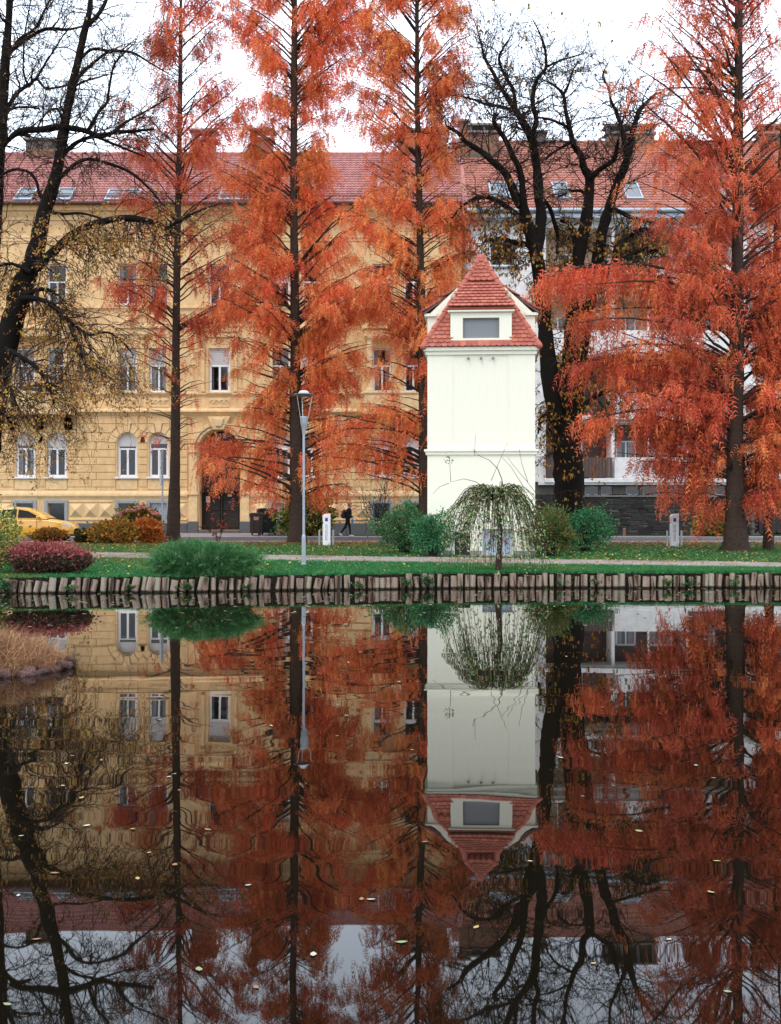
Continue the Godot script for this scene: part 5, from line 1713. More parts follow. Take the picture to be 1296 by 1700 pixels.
func make_chestnut():
	var limbs := [
		[{"trunk": true, "z": 0.3, "z2": 0.3, "den": 0.25, "lift": -0.3, "up": -0.1}, [946, 902, 66], [945, 860, 54], [944, 800, 49], [942, 745, 47], [938, 705, 44]],
		[{"trunk": true, "z": 0.3, "z2": 0.9, "den": 0.45, "lift": -0.4, "up": -0.12}, [930, 740, 30], [922, 690, 29], [914, 640, 28], [906, 560, 26], [900, 500, 25], [893, 440, 23], [884, 400, 21], [874, 365, 19]],
		[{"trunk": true, "z": 0.3, "z2": -0.4, "den": 0.4, "lift": -0.4, "up": -0.12}, [948, 740, 32], [948, 690, 31], [947, 630, 29], [950, 550, 27], [955, 480, 25], [961, 420, 24], [970, 381, 21]],
		[{"trunk": true, "z": 0.0, "z2": -0.8, "den": 0.4, "lift": -0.4, "up": -0.12}, [952, 700, 24], [961, 620, 23], [972, 540, 22], [984, 470, 21], [992, 431, 20], [1000, 381, 19]],
		[{"z": 0.9}, [874, 365, 18], [868, 345, 16], [860, 337, 15], [848, 307, 14], [836, 285, 12], [816, 267, 11], [800, 253, 10], [772, 235, 8], [760, 221, 6], [740, 209, 4]],
		[{"z": 0.9}, [872, 365, 15], [868, 327, 12], [864, 287, 10], [852, 261, 9], [838, 231, 8], [822, 208, 7], [819, 196, 5], [828, 189, 3]],
		[{"z": 0.8}, [890, 420, 20], [898, 361, 18], [894, 327, 17], [892, 291, 16], [888, 261, 15], [882, 231, 15], [870, 207, 13], [858, 187, 11], [846, 168, 9], [830, 144, 7], [818, 120, 6], [804, 96, 5], [798, 70, 3], [788, 36, 1.5]],
		[{"z": 0.8}, [882, 225, 9], [890, 200, 8], [884, 174, 8], [886, 146, 7], [894, 128, 6], [906, 112, 5], [904, 80, 4], [896, 56, 3], [884, 32, 1.5]],
		[{"z": 0.6}, [906, 112, 4], [926, 102, 3], [958, 92, 2.5], [974, 87, 1.5]],
		[{"z": 0.7}, [856, 186, 7], [852, 150, 6], [838, 126, 5], [828, 98, 4.5], [836, 78, 3], [850, 58, 1.5]],
		[{"z": 0.7}, [848, 182, 6], [828, 176, 5], [808, 174, 4.5], [788, 166, 4], [764, 160, 2.5], [742, 158, 1.5]],
		[{"z": -0.4}, [970, 381, 20], [976, 341, 18], [978, 297, 16], [969, 279, 13], [963, 257, 11], [951, 239, 10], [945, 211, 8], [939, 186, 7], [935, 158, 6], [920, 142, 4], [906, 134, 2]],
		[{"z": -0.4}, [935, 158, 5], [943, 142, 4], [951, 116, 3], [964, 100, 1.5]],
		[{"z": -0.4}, [978, 297, 11], [1000, 278, 9], [1018, 266, 8], [1024, 244, 7], [1026, 232, 4]],
		[{"z": -0.8}, [1000, 381, 18], [1012, 341, 17], [1024, 307, 16], [1038, 273, 14], [1046, 240, 12], [1052, 212, 10], [1060, 186, 8], [1072, 172, 7], [1090, 154, 4]],
		[{"z": -0.8}, [1040, 262, 9], [1032, 216, 7], [1024, 188, 6], [1014, 168, 5], [1010, 146, 4], [1000, 126, 3], [1010, 104, 1.5]],
		[{"z": -0.8}, [1032, 204, 4], [1044, 174, 2.5], [1052, 158, 1.5]],
		[{"z": 0.2}, [945, 213, 5], [930, 205, 4.5], [912, 198, 4], [892, 195, 3]],
		[{"z": -0.4}, [948, 236, 6], [930, 246, 5], [915, 256, 4], [905, 266, 3]],
		[{"z": -0.3, "lift": -0.5, "up": -0.14, "den": 1.6}, [1000, 470, 12], [1018, 440, 11], [1024, 409, 10], [1041, 394, 9], [1071, 380, 7], [1100, 391, 3]],
		[{"z": 0.5, "lift": -0.5, "up": -0.14, "den": 1.6}, [990, 470, 11], [1018, 447, 10], [1041, 427, 9], [1077, 412, 7], [1112, 430, 3]],
		[{"z": 0.6, "lift": -0.5, "up": -0.14}, [1041, 430, 6], [1071, 444, 5], [1082, 462, 4], [1082, 498, 2]],
		[{"z": -0.6, "lift": -0.3, "up": -0.1, "den": 1.5}, [1012, 345, 9], [1030, 352, 8], [1050, 362, 7], [1070, 366, 6], [1096, 372, 4]],
		[{"z": 0.9, "lift": -0.4, "up": -0.12, "den": 1.4}, [900, 455, 12], [888, 418, 10], [870, 405, 9], [854, 403, 8], [830, 396, 6], [800, 402, 3]],
		[{"z": 0.9, "lift": -0.3, "up": -0.12, "den": 1.3}, [875, 380, 9], [864, 362, 9], [840, 343, 8], [820, 331, 7], [796, 327, 6], [768, 341, 4], [750, 363, 2]],
		[{"z": 0.6, "lift": -0.3, "up": -0.1}, [900, 330, 7], [912, 345, 7], [920, 370, 7], [926, 395, 6], [924, 420, 4]],
		[{"z": -0.2, "lift": -0.3, "up": -0.1}, [962, 425, 10], [952, 395, 9], [945, 372, 7], [930, 366, 5]],
		[{"z": 0.4, "lift": -0.5, "up": -0.14}, [955, 640, 11], [975, 605, 9], [995, 595, 7], [1020, 590, 5], [1050, 600, 3]],
		[{"z": 0.5, "lift": -0.5, "up": -0.14}, [952, 690, 11], [985, 660, 9], [1012, 648, 7], [1040, 640, 4]],
		[{"z": 0.9, "lift": -0.5, "up": -0.14}, [918, 700, 8], [906, 690, 7], [897, 695, 5], [893, 720, 3]],
		[{"z": -0.4, "lift": -0.2, "up": -0.06}, [977, 330, 8], [966, 318, 6], [948, 318, 4], [925, 328, 3]]]
	var out: Array = bare_tree("chestnut_tree", "big forked bare chestnut with dark trunk right of the white tower", 50.0, limbs, 8.5, 1.35, 946)
	var trs := []
	var cols := []
	for e in out[1]:
		var py: float = 850.0 - (e.y - CAM_H) * 40.0
		var pr := 0.02 + 0.35 * smoothstep(300.0, 430.0, py)
		if rng.randf() > pr: continue
		for k in 2:
			trs.append(Transform3D(align(Vector3(rng.randfn(0, 0.5), -1, rng.randfn(0, 0.5)), rf(0, TAU), rf(0.6, 1.4)), e + Vector3(rf(-0.08, 0.08), 0, rf(-0.08, 0.08))))
			cols.append(pick([Color(0.36, 0.17, 0.03), Color(0.42, 0.24, 0.04), Color(0.30, 0.10, 0.02), Color(0.25, 0.2, 0.05), Color(0.16, 0.06, 0.02)]))
	# shrivelled leaves that cling to shoots on the trunk
	for k in 190:
		var y := rf(430, 800)
		var x: float = row_at([[430, 893], [560, 905], [700, 930], [800, 944]], y)[1] + rng.randfn(20, 32)
		var p := P(x, y, 50.0 - rf(0.2, 1.3))
		for q in 3:
			trs.append(Transform3D(align(Vector3(rng.randfn(0, 0.7), -1, rng.randfn(0, 0.5)), rf(0, TAU), rf(0.6, 1.2)), p + Vector3(rf(-0.15, 0.15), rf(-0.1, 0.1), rf(-0.1, 0.1))))
			cols.append(pick([Color(0.36, 0.17, 0.03), Color(0.42, 0.24, 0.04), Color(0.36, 0.12, 0.02)]))
	leaves_joined("leaves", func(c): return leaf_mesh(0.15, 0.045, null, c), trs, cols, M.leaves, out[0])
func make_left_tree():
	var limbs := [
		[{"trunk": true, "z": 0.0, "z2": 0.6, "den": 0.3, "lift": -0.2, "up": -0.05}, [-46, 912, 66], [-42, 880, 56], [-34, 800, 50], [-20, 720, 46], [-2, 616, 41], [14, 558, 38], [30, 500, 36], [46, 454, 32], [60, 414, 27], [72, 356, 23], [86, 315, 20], [95, 281, 18], [102, 239, 17], [109, 196, 15], [119, 145, 14], [131, 94, 12], [140, 51, 11], [147, 26, 9], [150, 0, 8], [155, -60, 5], [160, -140, 2]],
		[{"z": 0.5}, [145, 43, 8], [164, 22, 7], [176, 0, 6], [192, -50, 4], [205, -110, 2]],
		[{"z": 0.5}, [18, 228, 8], [34, 217, 10], [68, 215, 11], [102, 211, 11], [142, 217, 9], [164, 227, 8], [188, 220, 7], [218, 218, 6], [256, 214, 3]],
		[{"z": 0.6}, [146, 215, 5], [162, 188, 5], [177, 170, 4.5], [181, 145, 4], [188, 111, 4], [200, 94, 3], [220, 74, 2]],
		[{"z": 0.6}, [97, 268, 9], [109, 252, 8], [130, 235, 7], [153, 227, 6]],
		[{"z": 0.5}, [188, 220, 5], [212, 201, 4], [250, 180, 3], [280, 161, 2]],
		[{"z": 0.4}, [164, 229, 5], [201, 244, 4], [240, 260, 2.5]],
		[{"z": 0.5}, [136, 96, 5], [148, 84, 5], [162, 81, 5], [181, 85, 5], [218, 87, 4], [250, 105, 3], [287, 127, 1.5]],
		[{"z": 0.5}, [126, 132, 6], [135, 124, 5.5], [153, 106, 5], [178, 86, 4]],
		[{"z": 0.6}, [118, 147, 4], [140, 135, 3.5], [160, 129, 3], [182, 123, 1.5]],
		[{"z": 0.4, "lift": -0.2, "up": -0.06}, [98, 296, 7], [109, 286, 7], [125, 272, 6], [147, 264, 6], [179, 271, 5], [218, 287, 5], [250, 316, 4], [270, 340, 2]],
		[{"z": 0.6, "lift": -0.5, "up": -0.13, "den": 1.3, "len": 1.5}, [56, 446, 18], [67, 438, 16], [97, 410, 14], [120, 389, 13], [148, 375, 12], [192, 363, 11], [222, 363, 11], [255, 370, 10], [278, 382, 8], [284, 391, 6]],
		[{"z": 0.6, "lift": -0.2, "up": -0.06}, [274, 382, 6], [282, 376, 6], [299, 366, 5], [330, 350, 4], [365, 338, 2]],
		[{"z": 0.7, "lift": -0.3, "up": -0.1, "den": 1.4}, [50, 452, 8], [26, 440, 6], [14, 438, 5], [-8, 445, 4], [-40, 470, 3]],
		[{"z": 0.8, "lift": -0.5, "up": -0.13, "den": 1.6}, [40, 490, 10], [62, 481, 8], [79, 481, 6], [96, 490, 4], [110, 505, 2]],
		[{"z": 1.1, "lift": -0.5, "up": -0.14, "den": 1.8, "len": 1.8}, [34, 496, 11], [54, 495, 9], [79, 502, 8], [100, 518, 8], [113, 532, 8], [123, 558, 7], [132, 581, 5], [142, 610, 3]],
		[{"z": 1.2, "lift": -0.5, "up": -0.14, "den": 1.8, "len": 1.8}, [113, 532, 6], [135, 548, 5], [150, 556, 4], [180, 552, 4], [205, 570, 3], [222, 590, 2]],
		[{"z": 1.5, "lift": -0.5, "up": -0.14, "den": 1.8, "len": 1.8}, [8, 580, 10], [30, 590, 8], [60, 610, 7], [80, 640, 5], [90, 670, 3]],
		[{"z": 1.5, "lift": -0.5, "up": -0.14, "den": 1.8, "len": 1.8}, [-4, 620, 9], [14, 640, 7], [26, 670, 5], [40, 700, 3]],
		[{"z": 0.4, "lift": -0.2, "up": -0.06}, [84, 330, 6], [67, 326, 5], [60, 301, 5], [46, 285, 5], [21, 282, 5], [0, 294, 4], [-12, 318, 3]],
		[{"z": 0.4}, [110, 225, 4], [100, 190, 3.5], [92, 180, 3], [75, 190, 3], [62, 212, 3]],
		[{"z": 0.4}, [104, 185, 3], [100, 172, 3], [108, 155, 2], [113, 157, 1.2]],
		[{"z": 0.6, "lift": -0.3, "up": -0.1, "den": 1.4}, [80, 352, 6], [105, 355, 5], [135, 354, 4], [165, 362, 3], [172, 370, 2]]]
	# the second stem at the frame's edge
	limbs.append_array([
		[{"trunk": true, "z": -0.5, "z2": -1.2, "den": 0.3}, [-40, 760, 40], [-30, 600, 35], [-16, 420, 30], [-6, 300, 25], [0, 220, 21], [4, 170, 19], [8, 110, 16], [13, 50, 13], [16, 0, 11], [20, -70, 6], [26, -150, 2]],
		[{"z": -1.0}, [4, 108, 10], [10, 95, 9], [26, 77, 8], [51, 60, 7], [77, 48, 6], [111, 49, 5], [140, 43, 3]],
		[{"z": -1.0}, [22, 78, 5], [34, 63, 5], [58, 48, 4.5], [70, 25, 4], [82, 0, 3], [96, -40, 1.5]],
		[{"z": -0.9}, [4, 188, 8], [12, 179, 8], [29, 153, 7], [48, 141, 6], [60, 131, 5], [73, 145, 4.5], [82, 147, 4], [118, 141, 2]],
		[{"z": -0.9}, [60, 131, 4], [77, 102, 3.5], [89, 84, 3], [104, 60, 2.5], [119, 41, 1.5]],
		[{"z": -0.9}, [46, 141, 4], [39, 120, 3.5], [39, 85, 3], [41, 56, 3], [51, 0, 2]],
		[{"z": -0.8}, [4, 195, 5], [22, 180, 4], [50, 178, 4], [66, 181, 3]],
		[{"z": -1.0}, [14, 40, 5], [2, 30, 4], [-10, 10, 3]],
		[{"z": -0.7, "den": 1.6}, [-2, 250, 9], [14, 232, 9], [30, 222, 8], [50, 226, 6]]])
	var out: Array = bare_tree("linden_tree", "leaning bare tree with two dark stems at the left edge", 46.5, limbs, 7.5, 1.3, -44)
	var trs := []
	var cols := []
	for e in out[1]:
		var py: float = 850.0 - (e.y - CAM_H) * 43.0
		var pr := 0.08 + 0.5 * smoothstep(270.0, 400.0, py)
		if rng.randf() > pr: continue
		for k in 3 if py > 350 else 1:
			trs.append(Transform3D(align(Vector3(rng.randfn(0, 0.7), -0.8, rng.randfn(0, 0.7)), rf(0, TAU), rf(0.55, 1.3)), e + Vector3(rf(-0.1, 0.1), rf(-0.1, 0.06), rf(-0.1, 0.1))))
			cols.append(pick([Color(0.50, 0.24, 0.06), Color(0.55, 0.35, 0.07), Color(0.42, 0.15, 0.05), Color(0.34, 0.28, 0.07), Color(0.28, 0.11, 0.04), Color(0.46, 0.17, 0.05)]))
	leaves_joined("leaves", func(c): return leaf_mesh(0.10, 0.033, null, c), trs, cols, M.leaves, out[0])

# ---------- shrubs
func shrub(called: String, label: String, at: Vector3, rx: float, h: float, rz: float, n: int, leaf: Callable, tints: Array, opt := {}):
	var root := thing(called, label, opt.get("cat", "shrub"), at, opt.get("group", ""))
	var sm := MB.new()
	for k in opt.get("stems", 16):
		var a := rf(0, TAU)
		var r := rf(0.2, 0.75)
		var tip := at + Vector3(cos(a) * rx * r, h * rf(0.5, 0.85), sin(a) * rz * r)
		var mid := at.lerp(tip, 0.5) + Vector3(0, 0.12 * h, 0)
		var st := at + Vector3(cos(a) * rx * 0.25 * r, -0.05, sin(a) * rz * 0.25 * r)
		sm.tube(PackedVector3Array([st, mid, tip]), PackedFloat32Array([0.018, 0.012, 0.005]), 4, false)
	part("stems", sm, M.twig, root)
	var trs := []
	var cols := []
	var low: float = opt.get("low", 0.02)
	var freq: float = opt.get("lump", 2.6)
	var amp: float = opt.get("amp", 0.35)
	var seed_off := rf(0, 500)
	for k in n:
		var dir := Vector3(rng.randfn(), rng.randfn(), rng.randfn()).normalized()
		var t := lerpf(opt.get("inner", 0.45), 1.0, sqrt(rng.randf()))
		var lump := 1.0 + amp * noise.get_noise_3d((dir.x * rx * freq + seed_off) * 30.0, dir.y * h * freq * 30.0, dir.z * rz * freq * 30.0)
		var p := dir * t * lump
		if k % 6 == 0: p *= rf(1.0, 1.35)
		if p.y < -0.85: continue
		var pos := at + Vector3(p.x * rx, h * (low + (0.5 + 0.5 * p.y) * (1.0 - low)), p.z * rz)
		if pos.y < at.y - 0.02: continue
		var o := (dir * Vector3(1, opt.get("upy", 0.8), 1) + Vector3(0, opt.get("lift", 0.2), 0) + Vector3(rng.randfn(0, 0.5), rng.randfn(0, 0.5), rng.randfn(0, 0.5)))
		trs.append(Transform3D(align(o, rf(0, TAU), rf(0.6, 1.3)), pos))
		var c: Color = pick(tints)
		if opt.has("top") and pos.y > at.y + h * rf(0.45, 0.75): c = pick(opt.top)
		var j := rf(0.75, 1.2)
		cols.append(Color(c.r * j, c.g * j, c.b * j))
	leaves_joined("foliage", leaf, trs, cols, M.leaves, root)
	return root
func make_shrubs():
	var small := func(c): return leaf_mesh(0.075, 0.026, null, c)
	var mid := func(c): return leaf_mesh(0.14, 0.045, null, c)
	var wide := func(c): return leaf_mesh(0.16, 0.07, null, c)
	var needle := func(c): return spray_mesh(0.17, 4, 0.055, 0.007, 0.1, M.leaves, c)
	var green := [Color(0.045, 0.17, 0.07), Color(0.065, 0.22, 0.09), Color(0.035, 0.125, 0.06), Color(0.10, 0.27, 0.10)]
	var deep := [Color(0.016, 0.06, 0.024), Color(0.03, 0.10, 0.03), Color(0.05, 0.13, 0.04)]
	shrub("juniper_shrub", "low spreading blue-green evergreen bush on the pond bank", G(338, 28.3), 1.26, 0.70, 0.8, 8500, needle, [Color(0.045, 0.15, 0.05), Color(0.07, 0.21, 0.07), Color(0.03, 0.10, 0.035), Color(0.13, 0.29, 0.10)], {"amp": 0.45, "lump": 2.2, "inner": 0.6, "lift": 0.35})
	shrub("barberry_shrub", "low purple-red bush on the bank at the left", G(80, 28.6), 0.88, 0.72, 0.75, 8000, small, [Color(0.07, 0.05, 0.035), Color(0.10, 0.03, 0.03), Color(0.05, 0.075, 0.03), Color(0.13, 0.05, 0.03)], {"amp": 0.4, "lump": 2.0, "inner": 0.5, "top": [Color(0.34, 0.09, 0.085), Color(0.28, 0.06, 0.07), Color(0.40, 0.13, 0.10)]})
	shrub("golden_shrub", "tall loose yellow-green bush cut by the left edge", G(-8, 29.0), 0.62, 1.5, 0.6, 3600, small, [Color(0.30, 0.30, 0.07), Color(0.16, 0.22, 0.06), Color(0.40, 0.36, 0.09), Color(0.10, 0.15, 0.05)], {"amp": 0.95, "inner": 0.2})
	shrub("orange_shrub", "orange and yellow autumn bush in front of the plinth", G(190, 49.5), 0.95, 0.95, 0.7, 3400, mid, [Color(0.50, 0.20, 0.03), Color(0.42, 0.24, 0.04), Color(0.36, 0.12, 0.02), Color(0.22, 0.18, 0.04)], {"amp": 0.85})
	shrub("orange_shrub", "fiery orange bush beside the grey sign post", G(246, 49.8), 0.62, 0.92, 0.55, 2400, mid, [Color(0.56, 0.14, 0.03), Color(0.52, 0.20, 0.04), Color(0.40, 0.10, 0.025)], {"amp": 0.85})
	shrub("orange_shrub", "rusty low bush in front of the yellow car", G(82, 50.0), 0.66, 0.62, 0.4, 2000, mid, [Color(0.44, 0.16, 0.03), Color(0.36, 0.11, 0.025), Color(0.20, 0.14, 0.04)], {"amp": 0.85})
	shrub("dark_shrub", "small dark green bush right of the yellow car", G(141, 50.2), 0.45, 0.62, 0.4, 1400, mid, [Color(0.03, 0.06, 0.02), Color(0.08, 0.08, 0.02), Color(0.16, 0.07, 0.02)], {"amp": 0.85})
	var hyd: Node3D = shrub("hydrangea_shrub", "tall hydrangea with faded pink flower heads by the wall", G(233, 61.8), 1.12, 1.6, 0.7, 3000, wide, [Color(0.06, 0.12, 0.03), Color(0.10, 0.15, 0.03), Color(0.20, 0.16, 0.04), Color(0.30, 0.12, 0.03)], {"amp": 0.3})
	var heads := MB.new()
	for k in 46:
		var a := rf(0, PI)
		var p: Vector3 = hyd.position + Vector3(cos(rf(0, PI)) * 1.0, 0, 0.25 + 0.4 * sin(a))
		p.y += 0.85 + 0.72 * sqrt(maxf(0.0, 1.0 - pow((p.x - hyd.position.x) / 1.12, 2.0))) * rf(0.75, 1.02)
		var t := rf(0.8, 1.15)
		for q in 7:
			heads.col = pick([Color(0.50 * t, 0.20 * t, 0.16 * t), Color(0.46 * t, 0.15 * t, 0.10 * t), Color(0.42 * t, 0.24 * t, 0.16 * t)])
			heads.ball(p + Vector3(rng.randfn(0, 0.06), rng.randfn(0, 0.045), rng.randfn(0, 0.06)), Vector3.ONE * rf(0.035, 0.06), 3, 5)
	part("flower_heads", heads, M.leaves, hyd)
	shrub("green_shrub", "rounded green and yellow shrub behind the tallest conifer", G(508, 61.0), 1.35, 2.1, 0.9, 4200, wide, [Color(0.06, 0.16, 0.03), Color(0.16, 0.22, 0.04), Color(0.30, 0.28, 0.05), Color(0.04, 0.10, 0.025), Color(0.32, 0.15, 0.04)], {"amp": 0.7})
	shrub("elder_shrub", "large loose green bush at the tower's left corner", G(672, 39.6), 0.95, 1.55, 0.8, 7000, small, green + [Color(0.10, 0.16, 0.05), Color(0.14, 0.12, 0.05)], {"amp": 0.9, "stems": 30, "inner": 0.25})
	shrub("elder_shrub", "bushy green shrub hugging the foot of the white tower", G(718, 37.3), 0.62, 1.3, 0.4, 4400, small, green, {"amp": 0.9, "stems": 24, "inner": 0.25})
	shrub("olive_shrub", "olive and brown loose bush right of the white tower", G(915, 37.4), 0.80, 1.45, 0.9, 6000, small, [Color(0.07, 0.13, 0.035), Color(0.15, 0.17, 0.045), Color(0.18, 0.11, 0.04), Color(0.04, 0.09, 0.03)], {"amp": 0.95, "stems": 34, "inner": 0.2})
	shrub("elder_shrub", "blue-green bush at the right end of the hedge", G(972, 41.0), 0.88, 1.5, 0.8, 6000, small, green, {"amp": 0.8, "stems": 26, "inner": 0.25})
	shrub("spirea_shrub", "small round bush of mixed yellow, green and red leaves", G(1180, 60.2), 0.85, 1.22, 0.7, 3000, wide, [Color(0.42, 0.30, 0.05), Color(0.16, 0.20, 0.04), Color(0.48, 0.15, 0.04), Color(0.05, 0.13, 0.03), Color(0.36, 0.10, 0.04)], {"amp": 0.4})
	# a bare shrub in front of the house
	var o := G(634, 61.0)
	var t := thing("bare_shrub", "leafless dark vase-shaped shrub before the yellow house", "shrub", o)
	var mb := MB.new()
	var ends := []
	for k in 13:
		var a := rf(-1, 1)
		twig_run(mb, ends, o + Vector3(a * 0.12, -0.05, rf(-0.1, 0.1)), Vector3(a * 0.5, 1, rf(-0.3, 0.3)), rf(1.9, 2.9), 0.032, 2, 0.05, 0.13)
	part("stems", mb, M.twig, t)
	# a small sapling before the door
	o = G(362, 50.8)
	t = thing("sapling", "thin reddish sapling with few leaves before the portal", "sapling", o)
	mb = MB.new()
	ends = []
	for k in 6: twig_run(mb, ends, o + Vector3(rf(-0.04, 0.04), -0.03, 0), Vector3(rng.randfn(0, 0.25), 1, rng.randfn(0, 0.2)), rf(0.7, 1.5), 0.016, 1, 0.05, 0.12)
	part("stems", mb, M.twig, t)
	var trs := []
	var cols := []
	for e in ends:
		for q in 2:
			trs.append(Transform3D(align(Vector3(rng.randfn(), -0.6, rng.randfn()), rf(0, TAU), 1.0), e))
			cols.append(pick([Color(0.30, 0.06, 0.03), Color(0.2, 0.05, 0.03)]))
	leaves_joined("leaves", mid, trs, cols, M.leaves, t)
	make_weeping()
func make_weeping():
	var d := 29.6
	var s := F / d
	var o := G(828, d)
	var t := thing("weeping_tree", "small umbrella-shaped weeping tree on the bank before the tower", "tree", o)
	var tm := MB.new()
	tm.tube(PackedVector3Array([o + Vector3(0, -0.08, 0), P(827, 938, d), P(829, 910, d), P(830, 880, d), P(826, 850, d), P(822, 826, d)]), PackedFloat32Array([0.115, 0.08, 0.064, 0.062, 0.066, 0.05]), 10, true, 0.12)
	part("trunk", tm, M.bark, t)
	var top := P(824, 832, d)
	var bm := MB.new()
	var trs := []
	var cols := []
	var leaf := func(c): return leaf_mesh(0.08, 0.021, null, c)
	for k in 240:
		var a := rf(0, TAU)
		var ca := cos(a)
		var reach := sqrt(rf(0.2, 1.0)) * (1.6 if ca < 0 else 1.48)
		var peak := rf(0.15, 0.6) * (1.0 - 0.2 * reach)
		var drop := rf(0.35, 1.75) * (0.6 + 0.4 * reach)
		var pts := PackedVector3Array()
		var rad := PackedFloat32Array()
		var n := 9
		for q in n + 1:
			var u := float(q) / n
			var out := reach * sin(minf(u * 1.5, PI / 2)) * (0.85 + 0.15 * u)
			var y := peak * sin(PI * minf(u * 1.25, 1.0)) - drop * pow(maxf(0.0, u - 0.28) / 0.72, 1.5)
			var p := top + Vector3(ca * out * 0.95, y, sin(a) * out * 0.8) + Vector3(rng.randfn(0, 0.02), rng.randfn(0, 0.015), rng.randfn(0, 0.02))
			p.y = maxf(p.y, gh(d) + 0.03)
			pts.push_back(p)
			rad.push_back(lerpf(0.010, 0.003, u))
		bm.col = pick([Color(3.4, 3.0, 2.5), Color(6.5, 5.6, 4.8), Color(2.0, 1.7, 1.5)])
		bm.tube(pts, rad, 4, false)
		for q in 22:
			if rng.randf() < 0.3: continue
			var u := rf(0.3, 1.0)
			trs.append(Transform3D(align(Vector3(rng.randfn(0, 0.6), -0.7, rng.randfn(0, 0.6)), rf(0, TAU), rf(0.6, 1.3)), bend(pts, u)))
			cols.append(pick([Color(0.28, 0.36, 0.14), Color(0.18, 0.30, 0.10), Color(0.42, 0.44, 0.19), Color(0.40, 0.27, 0.16), Color(0.13, 0.30, 0.11)]))
	# upright water shoots
	for q in [[[800, 836], [806, 812], [790, 800], [770, 795], [748, 800]], [[834, 806], [833, 796], [826, 778], [812, 764], [794, 756], [788, 748]], [[870, 810], [848, 775], [832, 758]], [[895, 826], [875, 800], [850, 770], [842, 758]], [[815, 798], [828, 768], [842, 735]], [[876, 800], [866, 770], [861, 742]], [[788, 756], [788, 740], [789, 722]], [[788, 752], [783, 742]], [[748, 800], [747, 780], [746, 760]], [[745, 802], [730, 808], [718, 820]]]:
		var pts := PackedVector3Array()
		var rad := PackedFloat32Array()
		for k in q.size():
			pts.push_back(P(q[k][0], q[k][1], d - 0.1 + 0.05 * k))
			rad.push_back(lerpf(0.014 if q.size() > 4 else 0.007, 0.003, float(k) / (q.size() - 1)))
		bm.col = Color(1, 1, 1)
		bm.tube(pts, rad, 4, false)
	for k in 16:
		var p := P(744 + rng.randfn(0, 3), 760 + rng.randfn(0, 4), d)
		trs.append(Transform3D(align(Vector3(rng.randfn(), -0.6, rng.randfn()), rf(0, TAU), 0.9), p))
		cols.append(Color(0.12, 0.18, 0.06))
	part("drooping_shoots", bm, M.twig, t)
	leaves_joined("leaves", leaf, trs, cols, M.leaves, t)

# ---------- grass, litter, reeds, floating leaves
func make_cover():
	var tuft := MB.new()
	for k in 7:
		var a := rf(0, TAU)
		var b := Vector3(cos(a), 0, sin(a)) * rf(0, 0.05)
		var tip := b + Vector3(rng.randfn(0, 0.04), rf(0.05, 0.10), rng.randfn(0, 0.04))
		var w := Vector3(cos(a + 1.5), 0, sin(a + 1.5)) * 0.007
		tuft.tri(b - w, tip, b + w)
	var tm := tuft.mesh(M.grass_blades)
	var trs := []
	var cols := []
	for k in 46000:
		var x := rf(-11.5, 12.5)
		var d := 0.0
		if rng.randf() < 0.62:
			var b := bank_d(x) + 0.06
			d = lerpf(b, path_near(x) - 0.05, pow(rng.randf(), 1.15))
		else:
			x *= 1.5
			d = lerpf(path_far(x) + 0.1, 50.5, pow(rng.randf(), 1.2))
		var patch := noise.get_noise_2d(x * 14.0, d * 14.0)
		var g := Color(0.036, 0.17, 0.048) if patch > -0.15 else Color(0.08, 0.16, 0.04)
		var j := rf(0.7, 1.35)
		trs.append(Transform3D(Basis(Vector3.UP, rf(0, TAU)).scaled(Vector3.ONE * rf(0.6, 1.1)), Vector3(x, gh(d) - 0.005, -d)))
		cols.append(Color(g.r * j, g.g * j, g.b * j))
	var o := copies("grass", tm, trs, cols, null, "stuff")
	meta(o, "short green lawn grass on both sides of the path", "grass")
	# fallen leaves on the lawn and along the kerb
	var lf := leaf_mesh(0.10, 0.04)
	trs = []; cols = []
	for k in 22000:
		var x := rf(-22, 20)
		var d := 52.0 - absf(rng.randfn(0, 3.6))
		var c: Color = pick([Color(0.30, 0.11, 0.04), Color(0.36, 0.15, 0.05), Color(0.22, 0.08, 0.04), Color(0.42, 0.22, 0.05)])
		if x < -6.0 and rng.randf() < 0.65: c = pick([Color(0.48, 0.32, 0.05), Color(0.42, 0.20, 0.04)])
		if k % 5 == 0:
			x = rf(-11, 12)
			d = rf(bank_d(x) + 0.15, 46)
			c = pick([Color(0.50, 0.38, 0.08), Color(0.36, 0.2, 0.07), Color(0.42, 0.34, 0.14)])
		if d < bank_d(x) + 0.1 or d < 31.0 and rng.randf() < 0.5: continue
		trs.append(Transform3D(Basis.from_euler(Vector3(-PI / 2 + rng.randfn(0, 0.3), rf(0, TAU), 0)).scaled(Vector3.ONE * rf(0.5, 1.1)), Vector3(x, gh(d) + (0.045 if d < 50.6 else 0.04), -d)))
		cols.append(c)
	o = copies("fallen_leaves", lf, trs, cols, null, "stuff")
	meta(o, "brown and yellow fallen leaves scattered over lawn and kerb", "leaf litter")
	make_island()
	make_floating()
